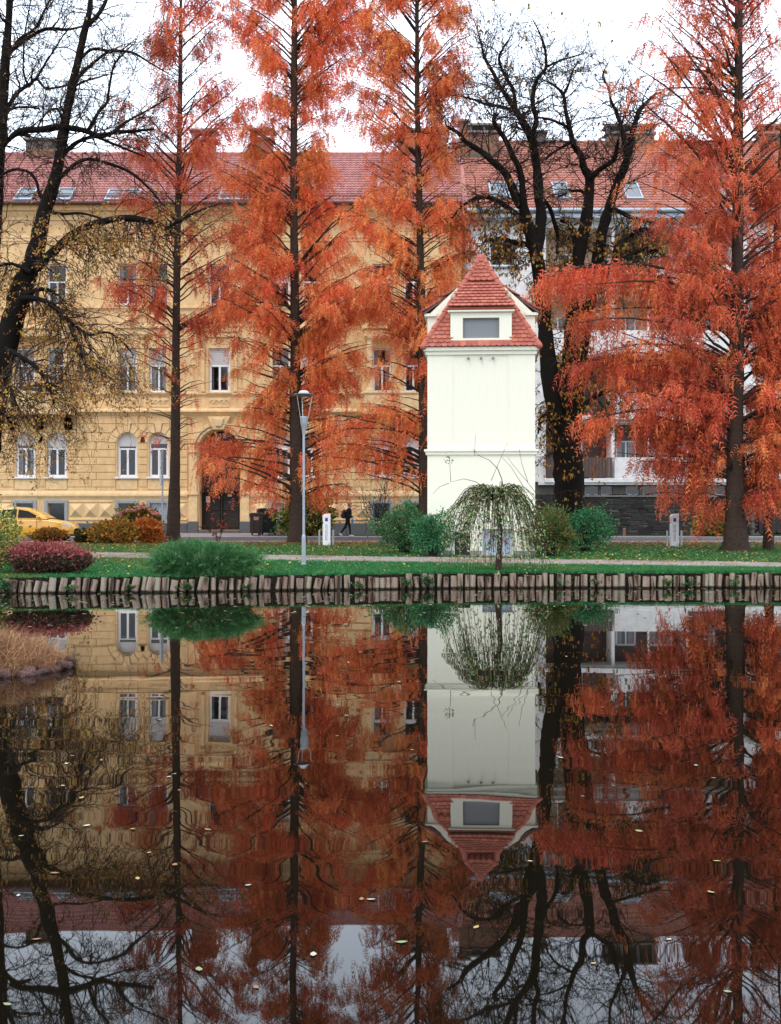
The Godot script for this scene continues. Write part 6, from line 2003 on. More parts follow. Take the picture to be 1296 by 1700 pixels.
func make_island():
	# a spit with dry grass at the left, edged with old logs
	var mb := MB.new()
	var c := Vector3(-5.42, 0, -14.1)
	var rings := 10
	var sides := 40
	for i in rings + 1:
		var t := float(i) / rings
		for k in sides:
			var a := TAU * k / sides
			var r := Vector2(1.62, 1.0) * t
			var h := 0.27 * (1.0 - pow(t, 3.0)) - 0.06 * t * t + 0.03 * noise.get_noise_2d(cos(a) * t * 90, sin(a) * t * 90)
			mb.vert(c + Vector3(cos(a) * r.x, h, sin(a) * r.y), Vector3(cos(a) * t * 0.4, 1, sin(a) * t * 0.4).normalized())
	for i in rings:
		for k in sides:
			var a := i * sides + k
			var b := i * sides + (k + 1) % sides
			mb.ix.append_array(PackedInt32Array([a, b + sides, b, a, a + sides, b + sides]))
	structure("islet_ground", mb, M.soil)
	# edging logs
	var lab := ["purple-brown log half sunk along the islet's edge"]
	for k in 15:
		var a := -0.95 + k * 0.19 + rf(-0.04, 0.04)
		var p := c + Vector3(cos(a) * 1.66, 0.03, sin(a) * 1.03)
		var q := c + Vector3(cos(a + 0.2) * 1.66 + rng.randfn(0, 0.06), rf(-0.02, 0.08), sin(a + 0.2) * 1.03 + rng.randfn(0, 0.04))
		var lm := MB.new()
		lm.col = Color(0.40, 0.24, 0.22) * rf(0.45, 1.0)
		var thick := rf(0.035, 0.075)
		var pts := PackedVector3Array()
		var rad := PackedFloat32Array()
		for e in 5:
			pts.push_back(p.lerp(q, e / 4.0) + Vector3(0, rng.randfn(0, 0.006), 0))
			rad.push_back(thick * rf(0.82, 1.12))
		lm.tube(pts, rad, 9, true, 0.18)
		single("edging_log", lm, M.log, p.lerp(q, 0.5) - Vector3(0, 0.05, 0), lab[0], "log", "old logs round the islet")
	# the grass: long bent straws
	var st := MB.new()
	for k in 6:
		var a := rf(0, TAU)
		var out := Vector3(cos(a), 0, sin(a))
		var L := rf(0.3, 0.55)
		var w := Vector3(-sin(a), 0, cos(a)) * 0.0045
		var p := Vector3.ZERO
		var prev := p
		for q in 4:
			var u := (q + 1) / 4.0
			var nx := out * L * 0.8 * u * u + Vector3(0, L * (u - 0.55 * u * u), 0)
			var w1 := w * (1.0 - u * 0.9)
			st.quad(prev - w, prev + w, nx + w1, nx - w1)
			prev = nx
			w = w1
	var sm := st.mesh(M.grass_blades)
	var trs := []
	var cols := []
	for k in 7000:
		var a := rf(0, TAU)
		var t := sqrt(rng.randf()) * 0.98
		var h := 0.26 * (1.0 - pow(t, 3.0)) - 0.05 * t * t
		trs.append(Transform3D(Basis.from_euler(Vector3(rng.randfn(0, 0.35), rf(0, TAU), rng.randfn(0, 0.35))).scaled(Vector3.ONE * rf(0.5, 1.05)), c + Vector3(cos(a) * 1.6 * t, h, sin(a) * 0.98 * t)))
		var j := rf(0.6, 1.2)
		var cc: Color = pick([Color(0.48, 0.25, 0.12), Color(0.58, 0.36, 0.20), Color(0.36, 0.15, 0.07), Color(0.42, 0.24, 0.12), Color(0.16, 0.09, 0.04), Color(0.28, 0.12, 0.06)])
		cols.append(Color(cc.r * j, cc.g * j, cc.b * j))
	var o := copies("dry_grass", sm, trs, cols, null, "stuff")
	meta(o, "matted dry russet grass on the islet", "grass")
func make_floating():
	var lf := MB.new()
	var poly := [Vector2(0, -0.055), Vector2(0.02, -0.03), Vector2(0.034, 0.0), Vector2(0.024, 0.03), Vector2(0.0, 0.06), Vector2(-0.026, 0.03), Vector2(-0.032, -0.005), Vector2(-0.02, -0.035)]
	for k in 8:
		var a: Vector2 = poly[k]
		var b: Vector2 = poly[(k + 1) % 8]
		lf.tri(Vector3(0, 0.002, 0), Vector3(a.x, 0.004 + a.length() * 0.1, a.y), Vector3(b.x, 0.004 + b.length() * 0.1, b.y), Vector3.UP)
	var kinds := [["pale cream leaf floating on the dark pond", Color(0.42, 0.38, 0.29)], ["yellow leaf floating on the dark pond", Color(0.36, 0.26, 0.08)], ["light green leaf floating on the dark pond", Color(0.22, 0.25, 0.12)], ["orange-brown leaf floating on the dark pond", Color(0.28, 0.12, 0.05)]]
	var ms := []
	for k in kinds:
		var m := mat("leaf_" + str(ms.size()), lin(k[1].r, k[1].g, k[1].b), 0.6, null, 1.0, 0.4)
		ms.append(lf.mesh(m))
	var spots := [[35, 1388, 0], [30, 1487, 0], [228, 1459, 1], [290, 1436, 3], [247, 1416, 1], [667, 1565, 2], [616, 1494, 0], [600, 1493, 3], [1190, 1430, 1], [1180, 1482, 1], [1208, 1647, 2], [12, 1668, 2], [425, 1640, 3], [143, 1098, 1], [1018, 1305, 1], [967, 1322, 3], [930, 1258, 0], [1155, 1271, 0], [1184, 1292, 2], [280, 1290, 0], [120, 1255, 0], [110, 1268, 0], [168, 1262, 3], [104, 1305, 1], [297, 1312, 3], [265, 1195, 1], [135, 1325, 1], [290, 1285, 0], [560, 1170, 0], [575, 1188, 0], [560, 1222, 0], [662, 1132, 0], [578, 1100, 0], [684, 1245, 1], [345, 1378, 3], [144, 1371, 0], [90, 1450, 3], [220, 1377, 1], [412, 1470, 0], [705, 1398, 3], [1060, 1380, 2], [880, 1430, 0], [985, 1600, 1], [520, 1585, 0], [330, 1610, 2], [60, 1560, 3], [1110, 1560, 0], [790, 1540, 1], [450, 1205, 0], [690, 1072, 0], [1016, 1145, 1], [1170, 1062, 0], [1250, 1240, 1], [940, 1090, 0], [1000, 1175, 1]]
	for q in spots:
		var d := CAM_H * F / (float(q[1]) - 850.0)
		var o := MeshInstance3D.new()
		o.mesh = ms[q[2]]
		o.name = numbered("floating_leaf")
		add_child(o, true)
		o.position = Vector3((float(q[0]) - 648.0) * d / F, 0.001, -d)
		o.rotation = Vector3(rf(-0.1, 0.1), rf(0, TAU), rf(-0.1, 0.1))
		o.scale = Vector3.ONE * rf(0.25, 0.48)
		meta(o, kinds[q[2]][0], "leaf", "leaves afloat on the pond")
	var trs := []
	var cols := []
	for k in 620:
		var x := rf(-10, 10.5)
		var d := bank_d(x) - 0.15 - absf(rng.randfn(0, 3.6))
		if d < 8.0: continue
		if absf(x + 5.3) < 1.8 and absf(d - 14.1) < 1.2: continue
		x *= d / 28.0 if d < 24 else 1.0
		trs.append(Transform3D(Basis(Vector3.UP, rf(0, TAU)).scaled(Vector3.ONE * rf(0.35, 1.0)), Vector3(x, 0.002, -d)))
		cols.append(pick([Color(0.42, 0.36, 0.20), Color(0.30, 0.20, 0.07), Color(0.5, 0.46, 0.34), Color(0.18, 0.20, 0.08), Color(0.25, 0.10, 0.04)]))
	var o := copies("drifting_debris", lf.mesh(M.leaves), trs, cols, null, "stuff")
	meta(o, "small leaves and specks drifting on the water by the bank", "leaf litter")

# ---------- street furniture
func make_lamp():
	var d := 32.3
	var s := F / d
	var o := G(504, d)
	var t := thing("park_lamp", "tall grey park lamp with flat round reflector", "street lamp", o)
	var H := func(py: float) -> float: return CAM_H - (py - 850.0) / s - o.y
	var mb := MB.new()
	mb.lathe(o, PackedVector2Array([Vector2(0.075, -0.03), Vector2(0.075, 0.06), Vector2(0.056, 0.08), Vector2(0.055, H.call(893)), Vector2(0.05, H.call(890)), Vector2(0.034, H.call(887)), Vector2(0.031, H.call(720))]), 14)
	part("pole", mb, M.lamp_grey, t)
	mb = MB.new()
	mb.lathe(o, PackedVector2Array([Vector2(0.035, H.call(722)), Vector2(0.05, H.call(714)), Vector2(0.085, H.call(703)), Vector2(0.10, H.call(693)), Vector2(0.09, H.call(691.5)), Vector2(0, H.call(691.5))]), 16)
	part("lamp_head", mb, M.lamp_grey, t)
	for k in 3:
		var a := k * TAU / 3 + 0.25
		var r := MB.new()
		r.tube(PackedVector3Array([o + Vector3(cos(a) * 0.055, H.call(716), sin(a) * 0.055), o + Vector3(cos(a) * 0.24, H.call(657), sin(a) * 0.24)]), PackedFloat32Array([0.009, 0.009]), 6)
		part("rod", r, M.steel, t)
	mb = MB.new()
	mb.lathe(o, PackedVector2Array([Vector2(0, H.call(657.5)), Vector2(0.24, H.call(657.2)), Vector2(0.285, H.call(655.8)), Vector2(0.285, H.call(654.8)), Vector2(0.2, H.call(653.5)), Vector2(0.12, H.call(652.5))]), 24)
	part("reflector", mb, M.lamp_dark, t)
	mb = MB.new()
	mb.lathe(o, PackedVector2Array([Vector2(0.15, H.call(653.2)), Vector2(0.13, H.call(650.5)), Vector2(0.08, H.call(648.5)), Vector2(0, H.call(647.6))]), 18)
	part("cap", mb, M.panel_grey, t)
func make_sign():
	var d := 50.5
	var o := G(269.5, d)
	var t := thing("sign_post", "grey traffic sign seen edge-on on a steel post", "sign", o)
	var mb := MB.new()
	mb.tube(PackedVector3Array([o + Vector3(0, -0.1, 0), o + Vector3(0, P(0, 746, d).y - o.y, 0)]), PackedFloat32Array([0.035, 0.035]), 8)
	part("post", mb, M.lamp_grey, t)
	mb = MB.new()
	var c := Vector3(o.x - 0.02, 0, o.z)
	for q in [[750.0, 776.0], [778.0, 806.0]]:
		mb.box(Vector3(c.x - 0.075, P(0, q[1], d).y, c.z - 0.28), Vector3(c.x - 0.045, P(0, q[0], d).y, c.z + 0.2))
		mb.box(Vector3(c.x - 0.044, P(0, q[1], d).y + 0.25, c.z - 0.05), Vector3(c.x + 0.04, P(0, q[1], d).y + 0.3, c.z + 0.05))
	for k in mb.v.size(): mb.v[k] = c + Basis(Vector3.UP, 0.28) * (mb.v[k] - c)
	part("sign_plate", mb, M.panel_grey, t)
func bin_(called: String, label: String, px: float, d: float, w: float, h: float, dep: float, m: Material, wheels: bool, turn := 0.0):
	var o := G(px, d)
	o.y += 0.115 if d < 68 and d > 57.4 else 0.0
	var t := thing(called, label, "waste bin", o, "wheeled waste bins")
	t.rotation.y = turn
	var mb := MB.new()
	var y0 := 0.1
	var bw := w * 0.42
	var tw := w * 0.5
	var bd := dep * 0.42
	var td := dep * 0.5
	var hb := h * 0.9
	var lo := [Vector3(-bw, y0, bd), Vector3(bw, y0, bd), Vector3(bw, y0, -bd), Vector3(-bw, y0, -bd)]
	var hi := [Vector3(-tw, hb, td), Vector3(tw, hb, td), Vector3(tw, hb, -td), Vector3(-tw, hb, -td)]
	for k in 4:
		var q := (k + 1) % 4
		mb.quad(lo[k], lo[q], hi[q], hi[k], (lo[k] + lo[q]) * Vector3(1, 0, 1))
	mb.quad(lo[0], lo[1], lo[2], lo[3], Vector3.DOWN)
	mb.box(Vector3(-tw - 0.03, hb - 0.09, -td - 0.03), Vector3(tw + 0.03, hb - 0.01, td + 0.03))
	for e in [-0.5, 0.5]: mb.box(Vector3(e * w * 0.5 - 0.015, y0 + 0.1, bd - 0.02), Vector3(e * w * 0.5 + 0.015, hb - 0.12, td + 0.015))
	part("body", mb, m, t, true)
	mb = MB.new()
	var lid := PackedVector2Array([Vector2(-tw - 0.04, hb), Vector2(tw + 0.04, hb), Vector2(tw + 0.02, hb + h * 0.06), Vector2(tw * 0.7, h), Vector2(-tw * 0.7, h), Vector2(-tw - 0.02, hb + h * 0.06)])
	mb.slab(lid, -td - 0.05, td + 0.05, 0.02, true)
	part("lid", mb, m, t, true)
	mb = MB.new()
	mb.tube(PackedVector3Array([Vector3(-tw, hb + 0.03, -td - 0.06), Vector3(-tw, hb + 0.05, -td - 0.13), Vector3(tw, hb + 0.05, -td - 0.13), Vector3(tw, hb + 0.03, -td - 0.06)]), PackedFloat32Array([0.02, 0.02, 0.02, 0.02]), 6)
	part("handle", mb, m, t, true)
	for e in [-1.0, 1.0]:
		for zz in ([-bd, bd] if wheels else [-bd]):
			var wm := MB.new()
			wm.tube(PackedVector3Array([Vector3(e * bw - 0.035, 0.1, zz), Vector3(e * bw + 0.035, 0.1, zz)]), PackedFloat32Array([0.1, 0.1]), 12)
			part("wheel", wm, M.rubber, t, true)
	if not wheels:
		for e in [-1.0, 1.0]:
			var fm := MB.new()
			fm.box(Vector3(e * bw * 0.8 - 0.03, 0, bd - 0.1), Vector3(e * bw * 0.8 + 0.03, y0 - 0.001, bd - 0.02))
			part("foot", fm, m, t, true)
	return t
func make_bins():
	var t = bin_("waste_bin", "brown wheeled bin with a pale red sticker beside the black one", 426, 62.0, 0.64, 1.16, 0.7, M.plastic_brown, false)
	var st := MB.new()
	st.quad(Vector3(-0.12, 0.78, 0.352), Vector3(0.17, 0.78, 0.352), Vector3(0.17, 0.98, 0.36), Vector3(-0.12, 0.98, 0.36), Vector3(0, 0, 1))
	part("sticker", st, M.sticker, t, true)
	for q in [[-0.03, 0.815], [0.05, 0.84], [0.1, 0.9], [-0.06, 0.93]]:
		st = MB.new()
		st.box(Vector3(q[0] - 0.03, q[1], 0.36), Vector3(q[0] + 0.03, q[1] + 0.015, 0.372))
		part("print", st, M.paper, t, true)
	bin_("waste_bin", "large black wheeled bin with a slanted lid left of the conifer trunk", 443, 63.4, 0.98, 1.4, 0.9, M.plastic_black, true, 0.18)
	bin_("waste_bin", "black wheeled bin in the passage at the right edge", 1272, 66.5, 1.15, 1.4, 0.9, M.plastic_black, true)
func make_stelae():
	for k in 2:
		var d: float = [47.0, 45.6][k]
		var px: float = [542.0, 1119.0][k]
		var s := F / d
		var o := G(px, d)
		var t := thing("charging_post", ["white leaning-top charging post beside the walking person", "white leaning-top charging post on the right lawn by the flared trunk"][k], "post", o, "white charging posts")
		var h := 1.26
		var w := 0.15
		var mb := MB.new()
		mb.slab(PackedVector2Array([Vector2(-w, -0.05), Vector2(w, -0.05), Vector2(w, h), Vector2(-w * 0.45, h - 0.01), Vector2(-w, h - 0.07), Vector2(-w, h - 0.3), Vector2(-w * 0.82, h - 0.36), Vector2(-w, h - 0.42)]), -0.1, 0.1, 0.012, true)
		part("body", mb, M.paint_white, t, true)
		mb = MB.new()
		mb.rect(-0.055, h - 0.30, 0.055, h - 0.2, 0.1, 0.104)
		part("logo", mb, M.logo_purple, t, true)
		mb = MB.new()
		mb.rect(-0.055, h - 0.2, 0.055, h - 0.155, 0.1, 0.1045)
		part("logo", mb, M.logo_red, t, true)
		for col in 2:
			var y := h - 0.42
			while y > h - 0.9:
				var l := rf(0.018, 0.032)
				var q := MB.new()
				var x := -0.028 + col * 0.05
				q.rect(x - 0.011, y - l, x + 0.011, y, 0.1, 0.104)
				part("lettering", q, M.ink, t, true)
				y -= l + 0.014 + (0.03 if rng.randf() < 0.15 else 0.0)
		mb = MB.new()
		for q in 10:
			var a := 0.6 + q * 0.5
			mb.tube(PackedVector3Array([Vector3(cos(a) * 0.042, 0.3 + sin(a) * 0.042, 0.102), Vector3(cos(a + 0.5) * 0.042, 0.3 + sin(a + 0.5) * 0.042, 0.102)]), PackedFloat32Array([0.007, 0.007]), 4)
		mb.rect(-0.03, 0.235, 0.03, 0.25, 0.1, 0.104)
		part("symbol", mb, M.ink, t, true)
		mb = MB.new()
		for q in 12:
			var a := TAU * q / 12.0
			mb.tube(PackedVector3Array([Vector3(0.09 + cos(a) * 0.035, 0.09 + sin(a) * 0.035, 0.102), Vector3(0.09 + cos(a + 0.53) * 0.035, 0.09 + sin(a + 0.53) * 0.035, 0.102)]), PackedFloat32Array([0.006, 0.006]), 4)
		part("symbol", mb, M.lamp_grey, t, true)
		for e in [-1.0, 1.0]:
			var b := MB.new()
			var bo := o + Vector3(e * 0.27 - 0.01, 0, 0.05)
			b.lathe(bo, PackedVector2Array([Vector2(0.036, -0.03), Vector2(0.036, 0.6), Vector2(0.03, 0.625), Vector2(0, 0.63)]), 12)
			single("bollard", b, M.steel, bo, "short steel bollard %s the %s charging post" % ["left of" if e < 0 else "right of", "left" if k == 0 else "right"], "bollard", "steel bollards by the charging posts")
	# two low rusty stakes by the stone wall
	for k in 2:
		var so := G([1036.0, 1148.0][k], 62.5)
		var b := MB.new()
		b.box(so + Vector3(-0.06, -0.05, -0.06), so + Vector3(0.06, 0.42, 0.06))
		b.lathe(so + Vector3(0, 0.42, 0), PackedVector2Array([Vector2(0.08, 0), Vector2(0.06, 0.04), Vector2(0, 0.06)]), 8)
		single("garden_stake", b, M.brick, so, ["rusty stub stake before the stone wall, left one", "rusty stub stake before the stone wall, right one"][k], "stake", "stub stakes by the stone wall")

# ---------- the car; built along +x, then set down
func make_car():
	var o := G(50, 54.6)
	o.y += 0.02
	var t := thing("yellow_car", "parked yellow hatchback seen from the side behind the bushes", "car", o)
	# outline of the lower body: x, top, half width, bottom
	var st := [[2.12, 0.55, 0.45, 0.34], [2.08, 0.66, 0.62, 0.26], [1.95, 0.76, 0.76, 0.2], [1.7, 0.85, 0.83, 0.18], [1.3, 0.92, 0.86, 0.18], [0.9, 0.985, 0.875, 0.18], [0.4, 1.0, 0.88, 0.18], [-0.4, 1.01, 0.88, 0.18], [-1.2, 1.02, 0.875, 0.18], [-1.7, 1.03, 0.85, 0.2], [-1.98, 1.0, 0.78, 0.26], [-2.08, 0.85, 0.66, 0.32]]
	var mb := MB.new()
	var ring := 13
	for q in st:
		var x: float = q[0]
		var top: float = q[1]
		var w: float = q[2]
		var bo: float = q[3]
		for k in ring:
			var e := [[-0.9, 0.0], [-0.98, 0.12], [-1.0, 0.38], [-1.0, 0.62], [-0.97, 0.84], [-0.86, 0.97], [0.0, 1.03], [0.86, 0.97], [0.97, 0.84], [1.0, 0.62], [1.0, 0.38], [0.98, 0.12], [0.9, 0.0]]
			var zz: float = e[k][0] * w
			var y: float = lerpf(bo, top, e[k][1])
			mb.vert(Vector3(x, y, zz), Vector3(0.0 if x < 1.6 else (x - 1.6), (e[k][1] - 0.5) * (1.6 if absf(e[k][0]) < 0.95 else 0.4), e[k][0]).normalized())
	for i in st.size() - 1:
		for k in ring - 1:
			var a := i * ring + k
			mb.ix.append_array(PackedInt32Array([a, a + ring + 1, a + ring, a, a + 1, a + ring + 1]))
	for e in [0, st.size() - 1]:
		var c0 := mb.vert(Vector3(st[e][0], 0.45, 0), Vector3(1 if e == 0 else -1, 0, 0))
		for k in ring - 1: mb.ix.append_array(PackedInt32Array([c0, e * ring + k, e * ring + k + 1]))
	# roof and pillars
	var roof := [[0.98, 0.985, 0.80], [0.62, 1.2, 0.72], [0.22, 1.38, 0.66], [-0.1, 1.45, 0.63], [-0.6, 1.475, 0.62], [-1.1, 1.45, 0.62], [-1.5, 1.36, 0.63], [-1.75, 1.2, 0.68], [-1.9, 1.02, 0.76]]
	var start := mb.v.size()
	for q in roof:
		for e in [-1.0, -0.8, 0.0, 0.8, 1.0]:
			mb.vert(Vector3(q[0], q[1] + (0.0 if absf(e) == 1.0 else (0.025 if e != 0.0 else 0.045)), e * q[2]), Vector3(0.3 if q[0] > 0 else -0.1, 1, e * 0.6).normalized())
	for i in roof.size() - 1:
		for k in 4:
			var a := start + i * 5 + k
			mb.ix.append_array(PackedInt32Array([a, a + 6, a + 5, a, a + 1, a + 6]))
	for e in [-1.0, 1.0]:
		for i in roof.size() - 1:
			var a: Array = roof[i]
			var b: Array = roof[i + 1]
			mb.quad(Vector3(a[0], a[1], a[2] * e), Vector3(b[0], b[1], b[2] * e), Vector3(b[0], 0.99, 0.80 * e), Vector3(a[0], 0.98, 0.80 * e), Vector3(0, 0.2, e))
	part("body", mb, M.car_paint, t, true)
	# glass
	var g := MB.new()
	g.quad(Vector3(0.95, 1.035, -0.68), Vector3(0.95, 1.035, 0.68), Vector3(0.2, 1.42, 0.56), Vector3(0.2, 1.42, -0.56), Vector3(0.5, 1, 0))
	part("windscreen", g, M.car_glass, t, true)
	for e in [-1.0, 1.0]:
		for w in [[[0.72, 1.03], [-0.32, 1.03], [-0.32, 1.41], [0.12, 1.33]], [[-0.40, 1.03], [-1.3, 1.05], [-1.22, 1.38], [-0.40, 1.42]]]:
			g = MB.new()
			var p := []
			for c in w:
				var zz := lerpf(0.815, 0.655, (c[1] - 0.99) / 0.46)
				p.append(Vector3(c[0], c[1], zz * e))
			g.quad(p[0], p[1], p[2], p[3], Vector3(0, 0.3, e))
			part("side_window", g, M.car_glass, t, true)
		g = MB.new()
		g.ball(Vector3(0.62, 1.06, 0.95 * e), Vector3(0.08, 0.075, 0.10))
		part("mirror", g, M.car_paint, t, true)
		g = MB.new()
		g.slab(PackedVector2Array([Vector2(1.62, 0.74), Vector2(1.98, 0.62), Vector2(2.02, 0.68), Vector2(1.9, 0.77), Vector2(1.66, 0.83)]), 0.0, 0.012)
		for k in g.v.size():
			var zz := lerpf(0.85, 0.70, (g.v[k].x - 1.62) / 0.4) + g.v[k].z
			g.v[k] = Vector3(g.v[k].x + 0.02, g.v[k].y, zz * e)
		part("headlight", g, M.headlight, t, true)
		g = MB.new()
		for x in [0.55, -0.36, -1.2]:
			g.box(Vector3(x - 0.008, 0.28, 0.868 * e), Vector3(x + 0.008, 0.95, 0.885 * e))
		part("door_seam", g, M.rubber, t, true)
		g = MB.new()
		g.box(Vector3(-0.26, 0.82, 0.87 * e), Vector3(-0.06, 0.85, 0.91 * e))
		part("door_handle", g, M.car_paint, t, true)
		for x in [1.32, -1.3]:
			var wm := MB.new()
			wm.tube(PackedVector3Array([Vector3(x, 0.31, 0.68 * e), Vector3(x, 0.31, 0.875 * e)]), PackedFloat32Array([0.31, 0.31]), 22)
			var wh := part("wheel", wm, M.rubber, t, true)
			wm = MB.new()
			for k in 5:
				var a := TAU * k / 5.0
				wm.tube(PackedVector3Array([Vector3(x, 0.31, 0.885 * e), Vector3(x + cos(a) * 0.2, 0.31 + sin(a) * 0.2, 0.885 * e)]), PackedFloat32Array([0.035, 0.03]), 5)
			part("rim", wm, M.steel, wh, true)
	g = MB.new()
	g.box(Vector3(2.05, 0.3, -0.5), Vector3(2.13, 0.48, 0.5))
	part("grille", g, M.rubber, t, true)
	g = MB.new()
	g.box(Vector3(1.98, 0.24, -0.74), Vector3(2.10, 0.3, 0.74))
	part("bumper_lip", g, M.plastic_black, t, true)

# ---------- the person
func make_person():
	var d := 59.2
	var o := G(577, d) + Vector3(0, 0.1, 0)
	var t := thing("person", "person in dark clothes and white shoes walking right with a backpack", "person", o)
	var dark := Color(0.014, 0.013, 0.016)
	var pants := Color(0.012, 0.012, 0.014)
	var skin := Color(0.50, 0.30, 0.22)
	var shoe := Color(0.62, 0.58, 0.56)
	# bones: from, to, radius, radius, colour; x forward
	var B := [
		[Vector3(0, 0.90, 0), Vector3(0.03, 1.05, 0), 0.135, 0.13, dark], [Vector3(0.03, 1.05, 0), Vector3(0.06, 1.28, 0), 0.13, 0.135, dark],
		[Vector3(0.055, 1.33, -0.13), Vector3(0.055, 1.33, 0.13), 0.075, 0.075, dark], [Vector3(0.07, 1.36, 0), Vector3(0.105, 1.45, 0), 0.052, 0.05, skin],
		[Vector3(0.12, 1.53, 0), Vector3(0.125, 1.57, 0), 0.082, 0.085, skin], [Vector3(0.14, 1.475, 0), Vector3(0.16, 1.50, 0), 0.05, 0.055, skin], [Vector3(0.205, 1.53, 0), Vector3(0.225, 1.515, 0), 0.014, 0.016, skin],
		[Vector3(0, 0.86, 0.085), Vector3(0.10, 0.47, 0.09), 0.09, 0.062, pants], [Vector3(0.10, 0.47, 0.09), Vector3(0.13, 0.10, 0.09), 0.06, 0.042, pants], [Vector3(0.12, 0.05, 0.09), Vector3(0.28, 0.035, 0.09), 0.045, 0.036, shoe],
		[Vector3(0, 0.86, -0.085), Vector3(-0.12, 0.47, -0.09), 0.09, 0.062, pants], [Vector3(-0.12, 0.47, -0.09), Vector3(-0.36, 0.17, -0.09), 0.06, 0.042, pants], [Vector3(-0.39, 0.13, -0.09), Vector3(-0.29, 0.045, -0.09), 0.045, 0.04, shoe],
		[Vector3(0.05, 1.32, 0.19), Vector3(0.0, 1.06, 0.235), 0.058, 0.046, dark], [Vector3(0.0, 1.06, 0.235), Vector3(0.17, 0.93, 0.22), 0.044, 0.034, dark], [Vector3(0.18, 0.925, 0.22), Vector3(0.235, 0.895, 0.215), 0.028, 0.03, skin],
		[Vector3(0.05, 1.32, -0.19), Vector3(0.06, 1.06, -0.23), 0.058, 0.046, dark], [Vector3(0.06, 1.06, -0.23), Vector3(0.22, 0.98, -0.2), 0.044, 0.034, dark], [Vector3(0.23, 0.977, -0.2), Vector3(0.28, 0.96, -0.195), 0.028, 0.03, skin]]
	var lo := Vector3(-0.52, -0.03, -0.34)
	var cell := 0.024
	var nx := 38
	var ny := 71
	var nz := 29
	var field := PackedFloat32Array()
	field.resize(nx * ny * nz)
	field.fill(1.0)
	var own := PackedInt32Array()
	own.resize(nx * ny * nz)
	for b in B.size():
		var p: Vector3 = B[b][0]
		var q: Vector3 = B[b][1]
		var r0: float = B[b][2]
		var r1: float = B[b][3]
		var mx := maxf(r0, r1) + 0.1
		var ia := ((p.min(q) - Vector3.ONE * mx - lo) / cell).floor().clamp(Vector3.ZERO, Vector3(nx - 1, ny - 1, nz - 1))
		var ib := ((p.max(q) + Vector3.ONE * mx - lo) / cell).ceil().clamp(Vector3.ZERO, Vector3(nx - 1, ny - 1, nz - 1))
		var pq := q - p
		var l2 := pq.length_squared()
		for i in range(int(ia.x), int(ib.x) + 1):
			for j in range(int(ia.y), int(ib.y) + 1):
				for k in range(int(ia.z), int(ib.z) + 1):
					var w := lo + Vector3(i, j, k) * cell
					var u := clampf((w - p).dot(pq) / l2, 0, 1)
					var dist := w.distance_to(p + pq * u) - lerpf(r0, r1, u)
					var id := (i * ny + j) * nz + k
					var old := field[id]
					if dist < old: own[id] = b
					var hh := maxf(0.03 - absf(dist - old), 0.0) / 0.03
					field[id] = minf(dist, old) - hh * hh * 0.03 * 0.25
	var mb := MB.new()
	var idx := {}
	var off := [Vector3i(0, 0, 0), Vector3i(1, 0, 0), Vector3i(0, 1, 0), Vector3i(1, 1, 0), Vector3i(0, 0, 1), Vector3i(1, 0, 1), Vector3i(0, 1, 1), Vector3i(1, 1, 1)]
	var edges := [[0, 1], [2, 3], [4, 5], [6, 7], [0, 2], [1, 3], [4, 6], [5, 7], [0, 4], [1, 5], [2, 6], [3, 7]]
	for i in nx - 1:
		for j in ny - 1:
			for k in nz - 1:
				var f := []
				var neg := 0
				for e in off:
					var val := field[((i + e.x) * ny + j + e.y) * nz + k + e.z]
					f.append(val)
					if val < 0.0: neg += 1
				if neg == 0 or neg == 8: continue
				var sum := Vector3.ZERO
				var cnt := 0
				for e in edges:
					var a: float = f[e[0]]
					var b: float = f[e[1]]
					if (a < 0.0) != (b < 0.0):
						sum += Vector3(off[e[0]]).lerp(Vector3(off[e[1]]), a / (a - b))
						cnt += 1
				var gn := Vector3(f[1] + f[3] + f[5] + f[7] - f[0] - f[2] - f[4] - f[6], f[2] + f[3] + f[6] + f[7] - f[0] - f[1] - f[4] - f[5], f[4] + f[5] + f[6] + f[7] - f[0] - f[1] - f[2] - f[3]).normalized()
				mb.col = B[own[(i * ny + j) * nz + k]][4]
				idx[Vector3i(i, j, k)] = mb.vert(lo + (Vector3(i, j, k) + sum / cnt) * cell, gn)
	for key in idx:
		var i: int = key.x
		var j: int = key.y
		var k: int = key.z
		var f0 := field[(i * ny + j) * nz + k]
		for ax in 3:
			var e: Vector3i = [Vector3i(1, 0, 0), Vector3i(0, 1, 0), Vector3i(0, 0, 1)][ax]
			var u: Vector3i = [Vector3i(0, 1, 0), Vector3i(0, 0, 1), Vector3i(1, 0, 0)][ax]
			var w: Vector3i = [Vector3i(0, 0, 1), Vector3i(1, 0, 0), Vector3i(0, 1, 0)][ax]
			var f1 := field[((i + e.x) * ny + j + e.y) * nz + k + e.z]
			if (f0 < 0.0) == (f1 < 0.0): continue
			if not (idx.has(key - u) and idx.has(key - w) and idx.has(key - u - w)): continue
			var q := [idx[key], idx[key - u], idx[key - u - w], idx[key - w]]
			if f0 < 0.0: q.reverse()
			mb.ix.append_array(PackedInt32Array([q[0], q[1], q[2], q[0], q[2], q[3]]))
	# fingers
	mb.col = skin
